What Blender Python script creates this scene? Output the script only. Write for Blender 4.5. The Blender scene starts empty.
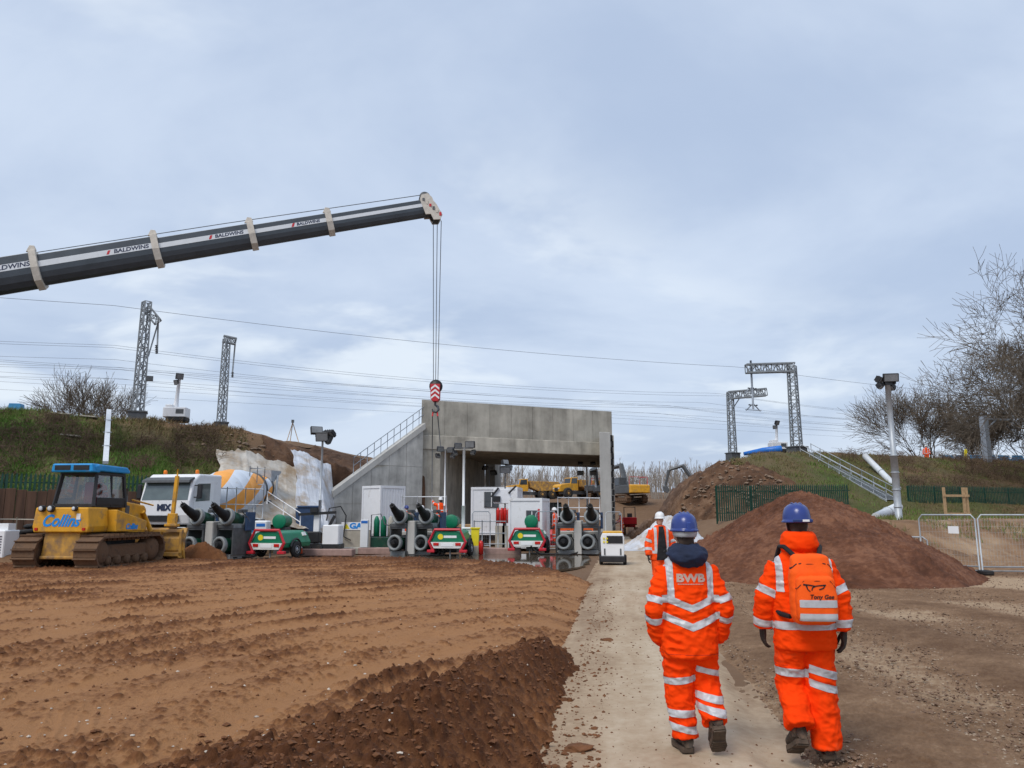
import bpy, bmesh, math, random
import numpy as np
from mathutils import Vector, Matrix, noise as mnoise

# ------------------------------------------------------------------ camera, sky, sun, exposure
scene = bpy.context.scene
C = scene.collection
PITCH = math.radians(9.7)
FPX = 760.0
CAM_H = 1.8
cam_data = bpy.data.cameras.new('camera')
cam_data.sensor_width = 36.0
cam_data.lens = 36.0 * FPX / 1024.0
cam_data.clip_start = 0.05
cam_data.clip_end = 3000.0
cam = bpy.data.objects.new('camera', cam_data)
cam.location = (0, 0, CAM_H)
cam.rotation_euler = (math.pi / 2 + PITCH, 0, 0)
C.objects.link(cam)
scene.camera = cam

SUN_EL, SUN_AZ = math.radians(52), math.radians(215)      # azimuth clockwise from +Y: behind the camera, a little to the left
world = bpy.data.worlds.new('World')
scene.world = world
world.use_nodes = True
wn, wl = world.node_tree.nodes, world.node_tree.links
wn.clear()
w_out = wn.new('ShaderNodeOutputWorld')
w_bg = wn.new('ShaderNodeBackground')
w_bg.inputs['Strength'].default_value = 0.1
sky = wn.new('ShaderNodeTexSky')
sky.sky_type = 'NISHITA'
sky.sun_disc = False
sky.sun_elevation = SUN_EL
sky.sun_rotation = SUN_AZ
sky.air_density = 1.3
sky.dust_density = 2.0
tc = wn.new('ShaderNodeTexCoord')
sep = wn.new('ShaderNodeSeparateXYZ')
wl.new(tc.outputs['Generated'], sep.inputs[0])
zc = wn.new('ShaderNodeMath'); zc.operation = 'MAXIMUM'; zc.inputs[1].default_value = 0.0
wl.new(sep.outputs['Z'], zc.inputs[0])
za = wn.new('ShaderNodeMath'); za.operation = 'ADD'; za.inputs[1].default_value = 0.22
wl.new(zc.outputs[0], za.inputs[0])
dx = wn.new('ShaderNodeMath'); dx.operation = 'DIVIDE'
dy = wn.new('ShaderNodeMath'); dy.operation = 'DIVIDE'
wl.new(sep.outputs['X'], dx.inputs[0]); wl.new(za.outputs[0], dx.inputs[1])
wl.new(sep.outputs['Y'], dy.inputs[0]); wl.new(za.outputs[0], dy.inputs[1])
cmb = wn.new('ShaderNodeCombineXYZ')
wl.new(dx.outputs[0], cmb.inputs[0]); wl.new(dy.outputs[0], cmb.inputs[1])
def w_noise(scale, detail, rough, dist, off):
    m = wn.new('ShaderNodeMapping'); m.inputs['Location'].default_value = off
    m.inputs['Scale'].default_value = (scale * 0.8, scale, scale)
    n = wn.new('ShaderNodeTexNoise')
    n.inputs['Scale'].default_value = 1.0
    n.inputs['Detail'].default_value = detail
    n.inputs['Roughness'].default_value = rough
    n.inputs['Distortion'].default_value = dist
    wl.new(cmb.outputs[0], m.inputs['Vector']); wl.new(m.outputs[0], n.inputs['Vector'])
    return n
def w_ramp(src, a, b, ca, cb):
    r = wn.new('ShaderNodeValToRGB')
    r.color_ramp.interpolation = 'EASE'
    r.color_ramp.elements[0].position = a; r.color_ramp.elements[0].color = ca
    r.color_ramp.elements[1].position = b; r.color_ramp.elements[1].color = cb
    wl.new(src, r.inputs[0])
    return r
# broad grey layers of the overcast, then small bright thin spots
n1 = w_noise(1.15, 6.0, 0.56, 0.35, (9.52, 7.93, 0))
n2 = w_noise(1.9, 5.0, 0.55, 0.25, (14.2, 6.1, 0))
n3 = w_noise(0.42, 2.0, 0.5, 0.0, (24.14, 5.66, 0))
CS = 8.7
r1 = w_ramp(n1.outputs['Fac'], 0.33, 0.66, (0.40, 0.487, 0.645, 1), (0.55, 0.632, 0.765, 1))
r2 = w_ramp(n2.outputs['Fac'], 0.49, 0.66, (0, 0, 0, 1), (1, 1, 1, 1))
r3 = w_ramp(n3.outputs['Fac'], 0.40, 0.58, (0, 0, 0, 1), (1, 1, 1, 1))
mm = wn.new('ShaderNodeMath'); mm.operation = 'MULTIPLY'
wl.new(r2.outputs[0], mm.inputs[0]); wl.new(r3.outputs[0], mm.inputs[1])
mk = wn.new('ShaderNodeMath'); mk.operation = 'MULTIPLY'; mk.inputs[1].default_value = 0.85
wl.new(mm.outputs[0], mk.inputs[0])
mixc = wn.new('ShaderNodeMixRGB'); mixc.inputs[2].default_value = (0.70, 0.765, 0.84, 1)
wl.new(mk.outputs[0], mixc.inputs[0]); wl.new(r1.outputs[0], mixc.inputs[1])
sc_ = wn.new('ShaderNodeMixRGB'); sc_.blend_type = 'MULTIPLY'; sc_.inputs[0].default_value = 1.0
sc_.inputs[2].default_value = (CS, CS, CS, 1)
wl.new(mixc.outputs[0], sc_.inputs[1])
mixs = wn.new('ShaderNodeMixRGB'); mixs.inputs[0].default_value = 0.9       # a tenth of clear sky still comes through
wl.new(sky.outputs[0], mixs.inputs[1]); wl.new(sc_.outputs[0], mixs.inputs[2])
wl.new(mixs.outputs[0], w_bg.inputs['Color'])
wl.new(w_bg.outputs[0], w_out.inputs['Surface'])

sun_data = bpy.data.lights.new('sun', 'SUN')
sun_data.energy = 1.5
sun_data.angle = math.radians(25)
sun_data.color = (1.0, 0.95, 0.88)
sun = bpy.data.objects.new('sun', sun_data)
sd = Vector((math.sin(SUN_AZ) * math.cos(SUN_EL), math.cos(SUN_AZ) * math.cos(SUN_EL), math.sin(SUN_EL)))
sun.rotation_euler = (-sd).to_track_quat('-Z', 'Y').to_euler()
sun.location = (0, 0, 60)
C.objects.link(sun)

vs = scene.view_settings
vs.view_transform = 'Standard'; vs.look = 'None'; vs.gamma = 1.0; vs.use_curve_mapping = False
vs.exposure = 0.5
scene.cycles.use_denoising = True

# ------------------------------------------------------------------ helpers
random.seed(7)
RNG = np.random.default_rng(7)
CP, SP = math.cos(PITCH), math.sin(PITCH)
def at(px, py, Y):
    """the point at world distance Y in front of the camera that the photograph shows at pixel px, py"""
    u, v = (px - 512) / FPX, (384 - py) / FPX
    s = Y / (CP - v * SP)
    return Vector((u * s, Y, CAM_H + s * (SP + v * CP)))
def ground_at(px, py, z=0.0):
    u, v = (px - 512) / FPX, (384 - py) / FPX
    s = (z - CAM_H) / (SP + v * CP)
    return Vector((u * s, s * (CP - v * SP), z))

def tag(o, label=None, cat=None, group=None, kind=None):
    if label: o['label'] = label
    if cat: o['category'] = cat
    if group: o['group'] = group
    if kind: o['kind'] = kind
    return o
def empty(name, loc=(0, 0, 0), rz=0.0, label=None, cat=None, group=None):
    o = bpy.data.objects.new(name, None)
    o.empty_display_size = 0.2
    C.objects.link(o)
    o.location = loc
    o.rotation_euler = (0, 0, rz)
    return tag(o, label, cat, group)
def copy_tree(o, parent=None):
    c = o.copy()
    C.objects.link(c)
    c.parent = parent
    for ch in list(o.children):
        copy_tree(ch, c)
    return c
def mesh_np(name, v, f, mat=None, parent=None, smooth=True, attrs=None):
    """v (n,3) array, f (m,3|4) array"""
    me = bpy.data.meshes.new(name)
    v = np.asarray(v, np.float32); f = np.asarray(f, np.int32)
    k = f.shape[1]
    me.vertices.add(len(v)); me.vertices.foreach_set('co', v.ravel())
    me.loops.add(f.size); me.loops.foreach_set('vertex_index', f.ravel())
    me.polygons.add(len(f))
    me.polygons.foreach_set('loop_start', np.arange(0, f.size, k, dtype=np.int32))
    me.polygons.foreach_set('use_smooth', np.full(len(f), smooth))
    for an, av in (attrs or {}).items():
        a = me.attributes.new(an, 'FLOAT', 'POINT')
        a.data.foreach_set('value', np.asarray(av, np.float32).ravel())
    me.update(calc_edges=True)
    me.validate()
    if mat: me.materials.append(mat)
    o = bpy.data.objects.new(name, me)
    C.objects.link(o)
    o.parent = parent
    return o

class MB:
    """collects boxes, tubes and prisms and links them as one mesh object"""
    def __init__(s): s.v, s.f, s.sm = [], [], []
    def add(s, vs_, fs, smooth=False, M=None):
        b = len(s.v)
        s.v += [tuple(M @ Vector(p)) if M else tuple(p) for p in vs_]
        s.f += [tuple(i + b for i in f) for f in fs]
        s.sm += [smooth] * len(fs)
        return s
    def box(s, c, d, M=None, rot=None, ch=0.0):
        x, y, z = d[0] / 2, d[1] / 2, d[2] / 2
        if rot is not None:
            T = Matrix.Translation(c) @ rot
            M = M @ T if M else T
            c = (0, 0, 0)
        if ch > 0:
            c2 = min(ch, x * .9, y * .9, z * .9)
            vv, idx = [], {}
            for sx in (-1, 1):
                for sy in (-1, 1):
                    for sz in (-1, 1):
                        for ax in range(3):
                            p = [sx * x, sy * y, sz * z]
                            for k in range(3):
                                if k != ax: p[k] -= (sx, sy, sz)[k] * c2
                            idx[(sx, sy, sz, ax)] = len(vv)
                            vv.append((c[0] + p[0], c[1] + p[1], c[2] + p[2]))
            ff = []
            for ax in range(3):
                a1, a2 = (ax + 1) % 3, (ax + 2) % 3
                for sg in (-1, 1):
                    q = []
                    for (u, w) in ((-1, -1), (1, -1), (1, 1), (-1, 1)):
                        t = [0, 0, 0]; t[ax] = sg; t[a1] = u; t[a2] = w
                        q.append(idx[(t[0], t[1], t[2], ax)])
                    ff.append(q if sg > 0 else q[::-1])
                # edges along axis ax
                for u in (-1, 1):
                    for w in (-1, 1):
                        t0 = [0, 0, 0]; t0[ax] = -1; t0[a1] = u; t0[a2] = w
                        t1 = list(t0); t1[ax] = 1
                        q = [idx[(*t0, a1)], idx[(*t1, a1)], idx[(*t1, a2)], idx[(*t0, a2)]]
                        ff.append(q if u * w < 0 else q[::-1])
            for sx in (-1, 1):
                for sy in (-1, 1):
                    for sz in (-1, 1):
                        q = [idx[(sx, sy, sz, k)] for k in range(3)]
                        ff.append(q if sx * sy * sz > 0 else q[::-1])
            return s.add(vv, ff, False, M)
        vv = [(c[0] + a * x, c[1] + b * y, c[2] + e * z) for e in (-1, 1) for b in (-1, 1) for a in (-1, 1)]
        return s.add(vv, [(0, 2, 3, 1), (4, 5, 7, 6), (0, 1, 5, 4), (2, 6, 7, 3), (0, 4, 6, 2), (1, 3, 7, 5)], False, M)
    def beam(s, a, b, w, h=None, up=(0, 0, 1)):
        """a square bar from a to b"""
        a, b = Vector(a), Vector(b)
        h = h or w
        d = (b - a)
        L = d.length
        if L < 1e-6: return s
        d /= L
        u = Vector(up)
        if abs(d.dot(u)) > 0.99: u = Vector((0, 1, 0))
        r = d.cross(u).normalized(); u = r.cross(d)
        vv = [p + r * (i * w / 2) + u * (j * h / 2) for p in (a, b) for (i, j) in ((-1, -1), (1, -1), (1, 1), (-1, 1))]
        return s.add(vv, [(3, 2, 1, 0), (4, 5, 6, 7), (0, 1, 5, 4), (1, 2, 6, 5), (2, 3, 7, 6), (3, 0, 4, 7)])
    def tube(s, pts, r, n=8, caps=True, smooth=True, close=False):
        pts = [Vector(p) for p in pts]
        m = len(pts)
        rr = [r] * m if isinstance(r, (int, float)) else list(r)
        vv, ff = [], []
        up = None
        for i, p in enumerate(pts):
            if close: d = pts[(i + 1) % m] - pts[i - 1]
            else: d = pts[min(i + 1, m - 1)] - pts[max(i - 1, 0)]
            if d.length < 1e-9: d = Vector((0, 0, 1))
            d.normalize()
            if up is None:
                up = Vector((0, 0, 1)) if abs(d.z) < 0.9 else Vector((1, 0, 0))
            x = d.cross(up)
            if x.length < 1e-6: x = d.orthogonal()
            x.normalize(); y = x.cross(d); up = y
            for k in range(n):
                t = 2 * math.pi * k / n
                vv.append(p + x * (rr[i] * math.cos(t)) + y * (rr[i] * math.sin(t)))
        for i in range(m if close else m - 1):
            j = (i + 1) % m
            for k in range(n):
                l = (k + 1) % n
                ff.append((i * n + k, j * n + k, j * n + l, i * n + l)[::-1])
        s.add(vv, ff, smooth)
        if caps and not close:
            b = len(s.v) - len(vv)
            s.f.append(tuple(b + k for k in range(n))); s.sm.append(False)
            s.f.append(tuple(b + (m - 1) * n + k for k in reversed(range(n)))); s.sm.append(False)
        return s
    def lathe(s, prof, o=(0, 0, 0), ax=(0, 0, 1), n=16, smooth=True, caps=True):
        """profile [(r, h)] turned about the axis through o"""
        ax = Vector(ax).normalized()
        x = ax.orthogonal().normalized(); y = ax.cross(x)
        o = Vector(o)
        vv = [o + ax * h + x * (r * math.cos(2 * math.pi * k / n)) + y * (r * math.sin(2 * math.pi * k / n)) for (r, h) in prof for k in range(n)]
        ff = [(i * n + k, i * n + (k + 1) % n, (i + 1) * n + (k + 1) % n, (i + 1) * n + k) for i in range(len(prof) - 1) for k in range(n)]
        s.add(vv, ff, smooth)
        if caps:
            b = len(s.v) - len(vv)
            s.f.append(tuple(b + k for k in reversed(range(n)))); s.sm.append(False)
            s.f.append(tuple(b + (len(prof) - 1) * n + k for k in range(n))); s.sm.append(False)
        return s
    def prism(s, poly, a, b, axis='y', M=None):
        """poly of (u, w) extruded along axis from a to b. axis y: u=x, w=z; axis x: u=y, w=z; axis z: u=x, w=y"""
        mk_ = {'y': lambda u, w, t: (u, t, w), 'x': lambda u, w, t: (t, u, w), 'z': lambda u, w, t: (u, w, t)}[axis]
        n = len(poly)
        vv = [mk_(u, w, a) for u, w in poly] + [mk_(u, w, b) for u, w in poly]
        ff = [tuple(range(n)), tuple(range(2 * n - 1, n - 1, -1))] + [(i, i + n, (i + 1) % n + n, (i + 1) % n) for i in range(n)]
        area = sum(poly[i][0] * poly[(i + 1) % n][1] - poly[(i + 1) % n][0] * poly[i][1] for i in range(n))
        flip = (area > 0) ^ (axis == 'y') ^ (b < a)
        if flip: ff = [f[::-1] for f in ff]
        return s.add(vv, ff, False, M)
    def build(s, name, mat, parent=None, bevel=0.0):
        me = bpy.data.meshes.new(name)
        me.from_pydata([tuple(p) for p in s.v], [], s.f)
        me.polygons.foreach_set('use_smooth', s.sm)
        me.materials.append(mat)
        me.update()
        o = bpy.data.objects.new(name, me)
        C.objects.link(o)
        o.parent = parent
        if bevel > 0:
            m = o.modifiers.new('bevel', 'BEVEL')
            m.width = bevel; m.segments = 2; m.limit_method = 'ANGLE'; m.angle_limit = math.radians(40)
        return o
def part(name, mat, parent, fn, bevel=0.0):
    m = MB(); fn(m)
    return m.build(name, mat, parent, bevel)
def text_part(name, body, size, mat, parent, M, shear=0.0, extrude=0.002, bold=0.0, sx=1.0):
    """lettering as flat mesh geometry, M places its x/y plane"""
    cu = bpy.data.curves.new(name, 'FONT')
    cu.body = body; cu.size = size; cu.align_x = 'CENTER'; cu.align_y = 'CENTER'
    cu.extrude = extrude; cu.shear = shear; cu.offset = bold; cu.resolution_u = 3
    t = bpy.data.objects.new('tmp', cu)
    C.objects.link(t)
    me = bpy.data.meshes.new_from_object(t.evaluated_get(bpy.context.evaluated_depsgraph_get()))
    bpy.data.objects.remove(t); bpy.data.curves.remove(cu)
    me.transform(M @ Matrix.Diagonal((sx, 1, 1, 1)))
    me.materials.clear(); me.materials.append(mat)
    me.name = name
    o = bpy.data.objects.new(name, me)
    C.objects.link(o); o.parent = parent
    return o
def frame_M(o, x, y):
    """matrix whose columns are x, y and their normal, at o"""
    x = Vector(x).normalized(); y = Vector(y); y = (y - x * y.dot(x)).normalized(); z = x.cross(y)
    return Matrix(((x.x, y.x, z.x, o[0]), (x.y, y.y, z.y, o[1]), (x.z, y.z, z.z, o[2]), (0, 0, 0, 1)))
def RX(a): return Matrix.Rotation(a, 4, 'X')
def RY(a): return Matrix.Rotation(a, 4, 'Y')
def RZ(a): return Matrix.Rotation(a, 4, 'Z')
rad = math.radians

# ---- numpy noise
def _hash(ix, iy, seed):
    h = (ix.astype(np.int64) * 374761393 + iy.astype(np.int64) * 668265263 + seed * 1442695041) & 0xFFFFFFFF
    h = ((h ^ (h >> 13)) * 1274126177) & 0xFFFFFFFF
    h = (h ^ (h >> 16)) & 0xFFFFFFFF
    return h.astype(np.float64) / 4294967295.0
def vnoise(x, y, seed=0):
    ix, iy = np.floor(x), np.floor(y)
    fx, fy = x - ix, y - iy
    fx = fx * fx * fx * (fx * (fx * 6 - 15) + 10); fy = fy * fy * fy * (fy * (fy * 6 - 15) + 10)
    a, b = _hash(ix, iy, seed), _hash(ix + 1, iy, seed)
    c, d = _hash(ix, iy + 1, seed), _hash(ix + 1, iy + 1, seed)
    return (a + (b - a) * fx) * (1 - fy) + (c + (d - c) * fx) * fy
def fbm(x, y, scale=1.0, octv=4, gain=0.5, seed=0):
    t, amp, tot = 0.0, 1.0, 0.0
    x, y = x / scale, y / scale
    for i in range(octv):
        xx = x * math.cos(i * 0.7) - y * math.sin(i * 0.7); yy = x * math.sin(i * 0.7) + y * math.cos(i * 0.7)
        t = t + amp * (vnoise(xx + 17.3 * i, yy - 9.1 * i, seed + i) * 2 - 1); tot += amp
        amp *= gain; x, y = x * 2.03, y * 2.03
    return t / tot
def clods(x, y, cell, seed, keep=0.6, rmin=0.25, rmax=0.6):
    """height of rounded lumps thrown over a jittered lattice"""
    gx, gy = x / cell, y / cell
    ix, iy = np.floor(gx), np.floor(gy)
    out = np.zeros_like(gx)
    for dx_ in (-1, 0, 1):
        for dy_ in (-1, 0, 1):
            jx, jy = ix + dx_, iy + dy_
            cx, cy = jx + _hash(jx, jy, seed), jy + _hash(jx, jy, seed + 1)
            r = rmin + (rmax - rmin) * _hash(jx, jy, seed + 2) ** 2
            on = _hash(jx, jy, seed + 3) < keep
            d2 = (gx - cx) ** 2 + (gy - cy) ** 2
            out = np.maximum(out, np.where(on, np.sqrt(np.maximum(r * r - d2, 0)), 0))
    return out * cell
def sstep(a, b, x):
    t = np.clip((x - a) / (b - a), 0, 1)
    return t * t * (3 - 2 * t)
def grid_faces(nr, nc):
    i = np.arange(nr * nc).reshape(nr, nc)
    return np.stack([i[:-1, :-1], i[:-1, 1:], i[1:, 1:], i[1:, :-1]], -1).reshape(-1, 4)

# ------------------------------------------------------------------ materials
def mat(name, col, rough=0.6, metal=0.0, var=0.12, scale=4.0, bump=0.0, bscale=None, dirt=None, dirt_amt=0.0, dirt_scale=3.0, streak=False, spec=0.4, detail=5.0):
    m = bpy.data.materials.new(name)
    m.use_nodes = True
    N, L = m.node_tree.nodes, m.node_tree.links
    b = N['Principled BSDF']
    tcn = N.new('ShaderNodeTexCoord')
    mp = N.new('ShaderNodeMapping')
    if streak: mp.inputs['Scale'].default_value = (1, 1, 0.12)
    L.new(tcn.outputs['Object'], mp.inputs['Vector'])
    nz = N.new('ShaderNodeTexNoise'); nz.inputs['Scale'].default_value = scale; nz.inputs['Detail'].default_value = detail; nz.inputs['Roughness'].default_value = 0.6
    L.new(mp.outputs[0], nz.inputs['Vector'])
    rp = N.new('ShaderNodeValToRGB')
    rp.color_ramp.elements[0].position = 0.3; rp.color_ramp.elements[1].position = 0.7
    rp.color_ramp.elements[0].color = (*[c * (1 - var) for c in col], 1)
    rp.color_ramp.elements[1].color = (*[min(1, c * (1 + var)) for c in col], 1)
    L.new(nz.outputs['Fac'], rp.inputs[0])
    src = rp.outputs[0]
    if dirt:
        n2_ = N.new('ShaderNodeTexNoise'); n2_.inputs['Scale'].default_value = dirt_scale; n2_.inputs['Detail'].default_value = 7; n2_.inputs['Roughness'].default_value = 0.65
        L.new(mp.outputs[0], n2_.inputs['Vector'])
        r2_ = N.new('ShaderNodeValToRGB')
        r2_.color_ramp.elements[0].position = 0.62 - 0.4 * dirt_amt; r2_.color_ramp.elements[1].position = 0.82 - 0.4 * dirt_amt
        L.new(n2_.outputs['Fac'], r2_.inputs[0])
        mx = N.new('ShaderNodeMixRGB'); mx.inputs[2].default_value = (*dirt, 1)
        L.new(r2_.outputs[0], mx.inputs[0]); L.new(src, mx.inputs[1])
        src = mx.outputs[0]
    L.new(src, b.inputs['Base Color'])
    b.inputs['Roughness'].default_value = rough
    b.inputs['Metallic'].default_value = metal
    b.inputs['Specular IOR Level'].default_value = spec
    if bump > 0:
        n3_ = N.new('ShaderNodeTexNoise'); n3_.inputs['Scale'].default_value = bscale or scale * 4; n3_.inputs['Detail'].default_value = 6
        L.new(mp.outputs[0], n3_.inputs['Vector'])
        bp = N.new('ShaderNodeBump'); bp.inputs['Strength'].default_value = 0.6; bp.inputs['Distance'].default_value = bump
        L.new(n3_.outputs['Fac'], bp.inputs['Height']); L.new(bp.outputs[0], b.inputs['Normal'])
    return m
def clear_mat(name, tint=(0.62, 0.68, 0.66), fac=0.12):
    m = bpy.data.materials.new(name); m.use_nodes = True
    N, L = m.node_tree.nodes, m.node_tree.links
    N.remove(N['Principled BSDF'])
    t = N.new('ShaderNodeBsdfTransparent'); t.inputs[0].default_value = (*tint, 1)
    g = N.new('ShaderNodeBsdfGlossy'); g.inputs['Roughness'].default_value = 0.03
    d = N.new('ShaderNodeBsdfDiffuse'); d.inputs[0].default_value = (0.30, 0.24, 0.18, 1)
    nz = N.new('ShaderNodeTexNoise'); nz.inputs['Scale'].default_value = 3.0; nz.inputs['Detail'].default_value = 6
    rp = N.new('ShaderNodeValToRGB'); rp.color_ramp.elements[0].position = 0.45; rp.color_ramp.elements[1].position = 0.85; rp.color_ramp.elements[1].color = (0.35, 0.35, 0.35, 1)
    L.new(nz.outputs['Fac'], rp.inputs[0])
    fr = N.new('ShaderNodeFresnel'); fr.inputs[0].default_value = 1.5
    ad = N.new('ShaderNodeMath'); ad.operation = 'ADD'; ad.inputs[1].default_value = fac; ad.use_clamp = True
    L.new(fr.outputs[0], ad.inputs[0])
    mx = N.new('ShaderNodeMixShader'); L.new(ad.outputs[0], mx.inputs[0]); L.new(t.outputs[0], mx.inputs[1]); L.new(g.outputs[0], mx.inputs[2])
    m2_ = N.new('ShaderNodeMixShader'); L.new(rp.outputs[0], m2_.inputs[0]); L.new(mx.outputs[0], m2_.inputs[1]); L.new(d.outputs[0], m2_.inputs[2])
    L.new(m2_.outputs[0], N['Material Output'].inputs[0])
    return m
def glass_mat(name, col=(0.03, 0.035, 0.04), rough=0.05):
    m = mat(name, col, rough, 0, 0.1, 2, spec=0.8)
    return m
MUD = (0.15, 0.085, 0.048)
yellow = mat('plant_yellow', (0.66, 0.33, 0.022), 0.5, 0, 0.15, 3, dirt=(0.30, 0.19, 0.09), dirt_amt=0.26, dirt_scale=2.6)
yellow_worn = mat('worn_yellow', (0.50, 0.27, 0.05), 0.6, 0, 0.2, 3, dirt=(0.22, 0.135, 0.07), dirt_amt=0.55, dirt_scale=2.5)
blue_paint = mat('cab_blue', (0.012, 0.27, 0.62), 0.45, 0, 0.15, 3, dirt=(0.2, 0.2, 0.2), dirt_amt=0.05)
letter_blue = mat('letter_blue', (0.01, 0.25, 0.70), 0.5, 0, 0.05)
black_paint = mat('black_steel', (0.018, 0.018, 0.02), 0.5, 0, 0.3, 5)
black_rubber = mat('black_rubber', (0.02, 0.02, 0.021), 0.75, 0, 0.3, 6, dirt=(0.10, 0.08, 0.06), dirt_amt=0.12)
track_mud = mat('muddy_track', (0.15, 0.085, 0.047), 0.9, 0, 0.3, 6, bump=0.03, bscale=14, dirt=(0.09, 0.055, 0.035), dirt_amt=0.4, dirt_scale=6)
glass = glass_mat('dark_glass')
clear_glass = clear_mat('clear_cab_glass')
flood_lens = None
cab_glass = mat('tinted_cab_glass', (0.10, 0.13, 0.13), 0.06, 0, 0.25, 1.5, spec=0.9)
white_paint = mat('white_paint', (0.74, 0.75, 0.77), 0.45, 0, 0.05, 3, dirt=(0.42, 0.40, 0.37), dirt_amt=0.1)
white_clean = mat('white_panel', (0.78, 0.79, 0.80), 0.5, 0, 0.04, 2)
orange_paint = mat('drum_orange', (0.86, 0.37, 0.07), 0.5, 0, 0.08, 3)
grey_steel = mat('galvanised', (0.40, 0.43, 0.46), 0.5, 0.35, 0.15, 6, dirt=(0.25, 0.25, 0.25), dirt_amt=0.12)
dark_steel = mat('dark_steel', (0.09, 0.095, 0.10), 0.5, 0.2, 0.25, 5)
rail_grey = mat('rail_grey', (0.26, 0.29, 0.33), 0.55, 0.2, 0.15, 5)
jack_green = mat('jack_green', (0.006, 0.05, 0.028), 0.4, 0, 0.3, 4, dirt=(0.08, 0.07, 0.05), dirt_amt=0.12)
jack_grey = mat('jack_grey', (0.24, 0.26, 0.265), 0.55, 0.2, 0.25, 5, dirt=(0.12, 0.11, 0.10), dirt_amt=0.25)
unit_green = mat('unit_green', (0.005, 0.17, 0.085), 0.4, 0, 0.15, 4)
unit_red = mat('unit_red', (0.50, 0.02, 0.035), 0.4, 0, 0.12, 4)
lamp_red = mat('lamp_red', (0.5, 0.015, 0.01), 0.25)
lamp_face = mat('lamp_face', (0.55, 0.57, 0.58), 0.2)
flood_lens = mat('flood_lens', (0.20, 0.21, 0.22), 0.25, 0, 0.2)
orange_lens = mat('orange_lens', (0.8, 0.2, 0.01), 0.3)
timber = mat('timber', (0.42, 0.28, 0.15), 0.8, 0, 0.2, 8, bump=0.004)
timber_dark = mat('old_timber', (0.085, 0.045, 0.028), 0.85, 0, 0.4, 4, streak=True, bump=0.006)
fence_green = mat('fence_green', (0.012, 0.055, 0.035), 0.55, 0.1, 0.3, 3)
tarp_blue = mat('tarp_blue', (0.02, 0.16, 0.55), 0.4, 0, 0.2, 3, bump=0.02, bscale=6)
barrier_blue = mat('barrier_blue', (0.05, 0.25, 0.48), 0.5, 0, 0.2, 3)
block_pink = mat('concrete_block', (0.33, 0.22, 0.19), 0.85, 0, 0.2, 5, bump=0.006)
cream = mat('cream_concrete', (0.40, 0.37, 0.31), 0.85, 0, 0.12, 4, bump=0.004)
# ------------------------------------------------------------------ the lie of the land
ANG = math.atan2(6.0, 13.4)
EX, EY = math.cos(ANG), math.sin(ANG)                 # along the railway
F0 = (-6.0, 50.0)                                      # left front corner of the bridge
def rail_pt(s, n, z=0.0):
    return Vector((F0[0] + s * EX + n * EY, F0[1] + s * EY - n * EX, z))
def rail_sn(X, Y):
    return (X - F0[0]) * EX + (Y - F0[1]) * EY, (X - F0[0]) * EY - (Y - F0[1]) * EX
def road_left(Y): return -0.56 + 0.143 * Y
def road_right(Y): return 1.25 + 0.143 * Y
def yard_z(X, Y):
    X = np.asarray(X, float); Y = np.asarray(Y, float)
    s, n = rail_sn(X, Y)
    bank = 1.55 * sstep(31.5, 27.0, n) * sstep(9.5, 14.0, X) * sstep(-10, 5, n)
    back = 3.7 * sstep(76, 97, Y) + 6.5 * sstep(100, 320, Y)
    return bank + back + 0.05 * fbm(X, Y, 6.0, 3, 0.5, 3) * sstep(2, 12, Y)

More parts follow.
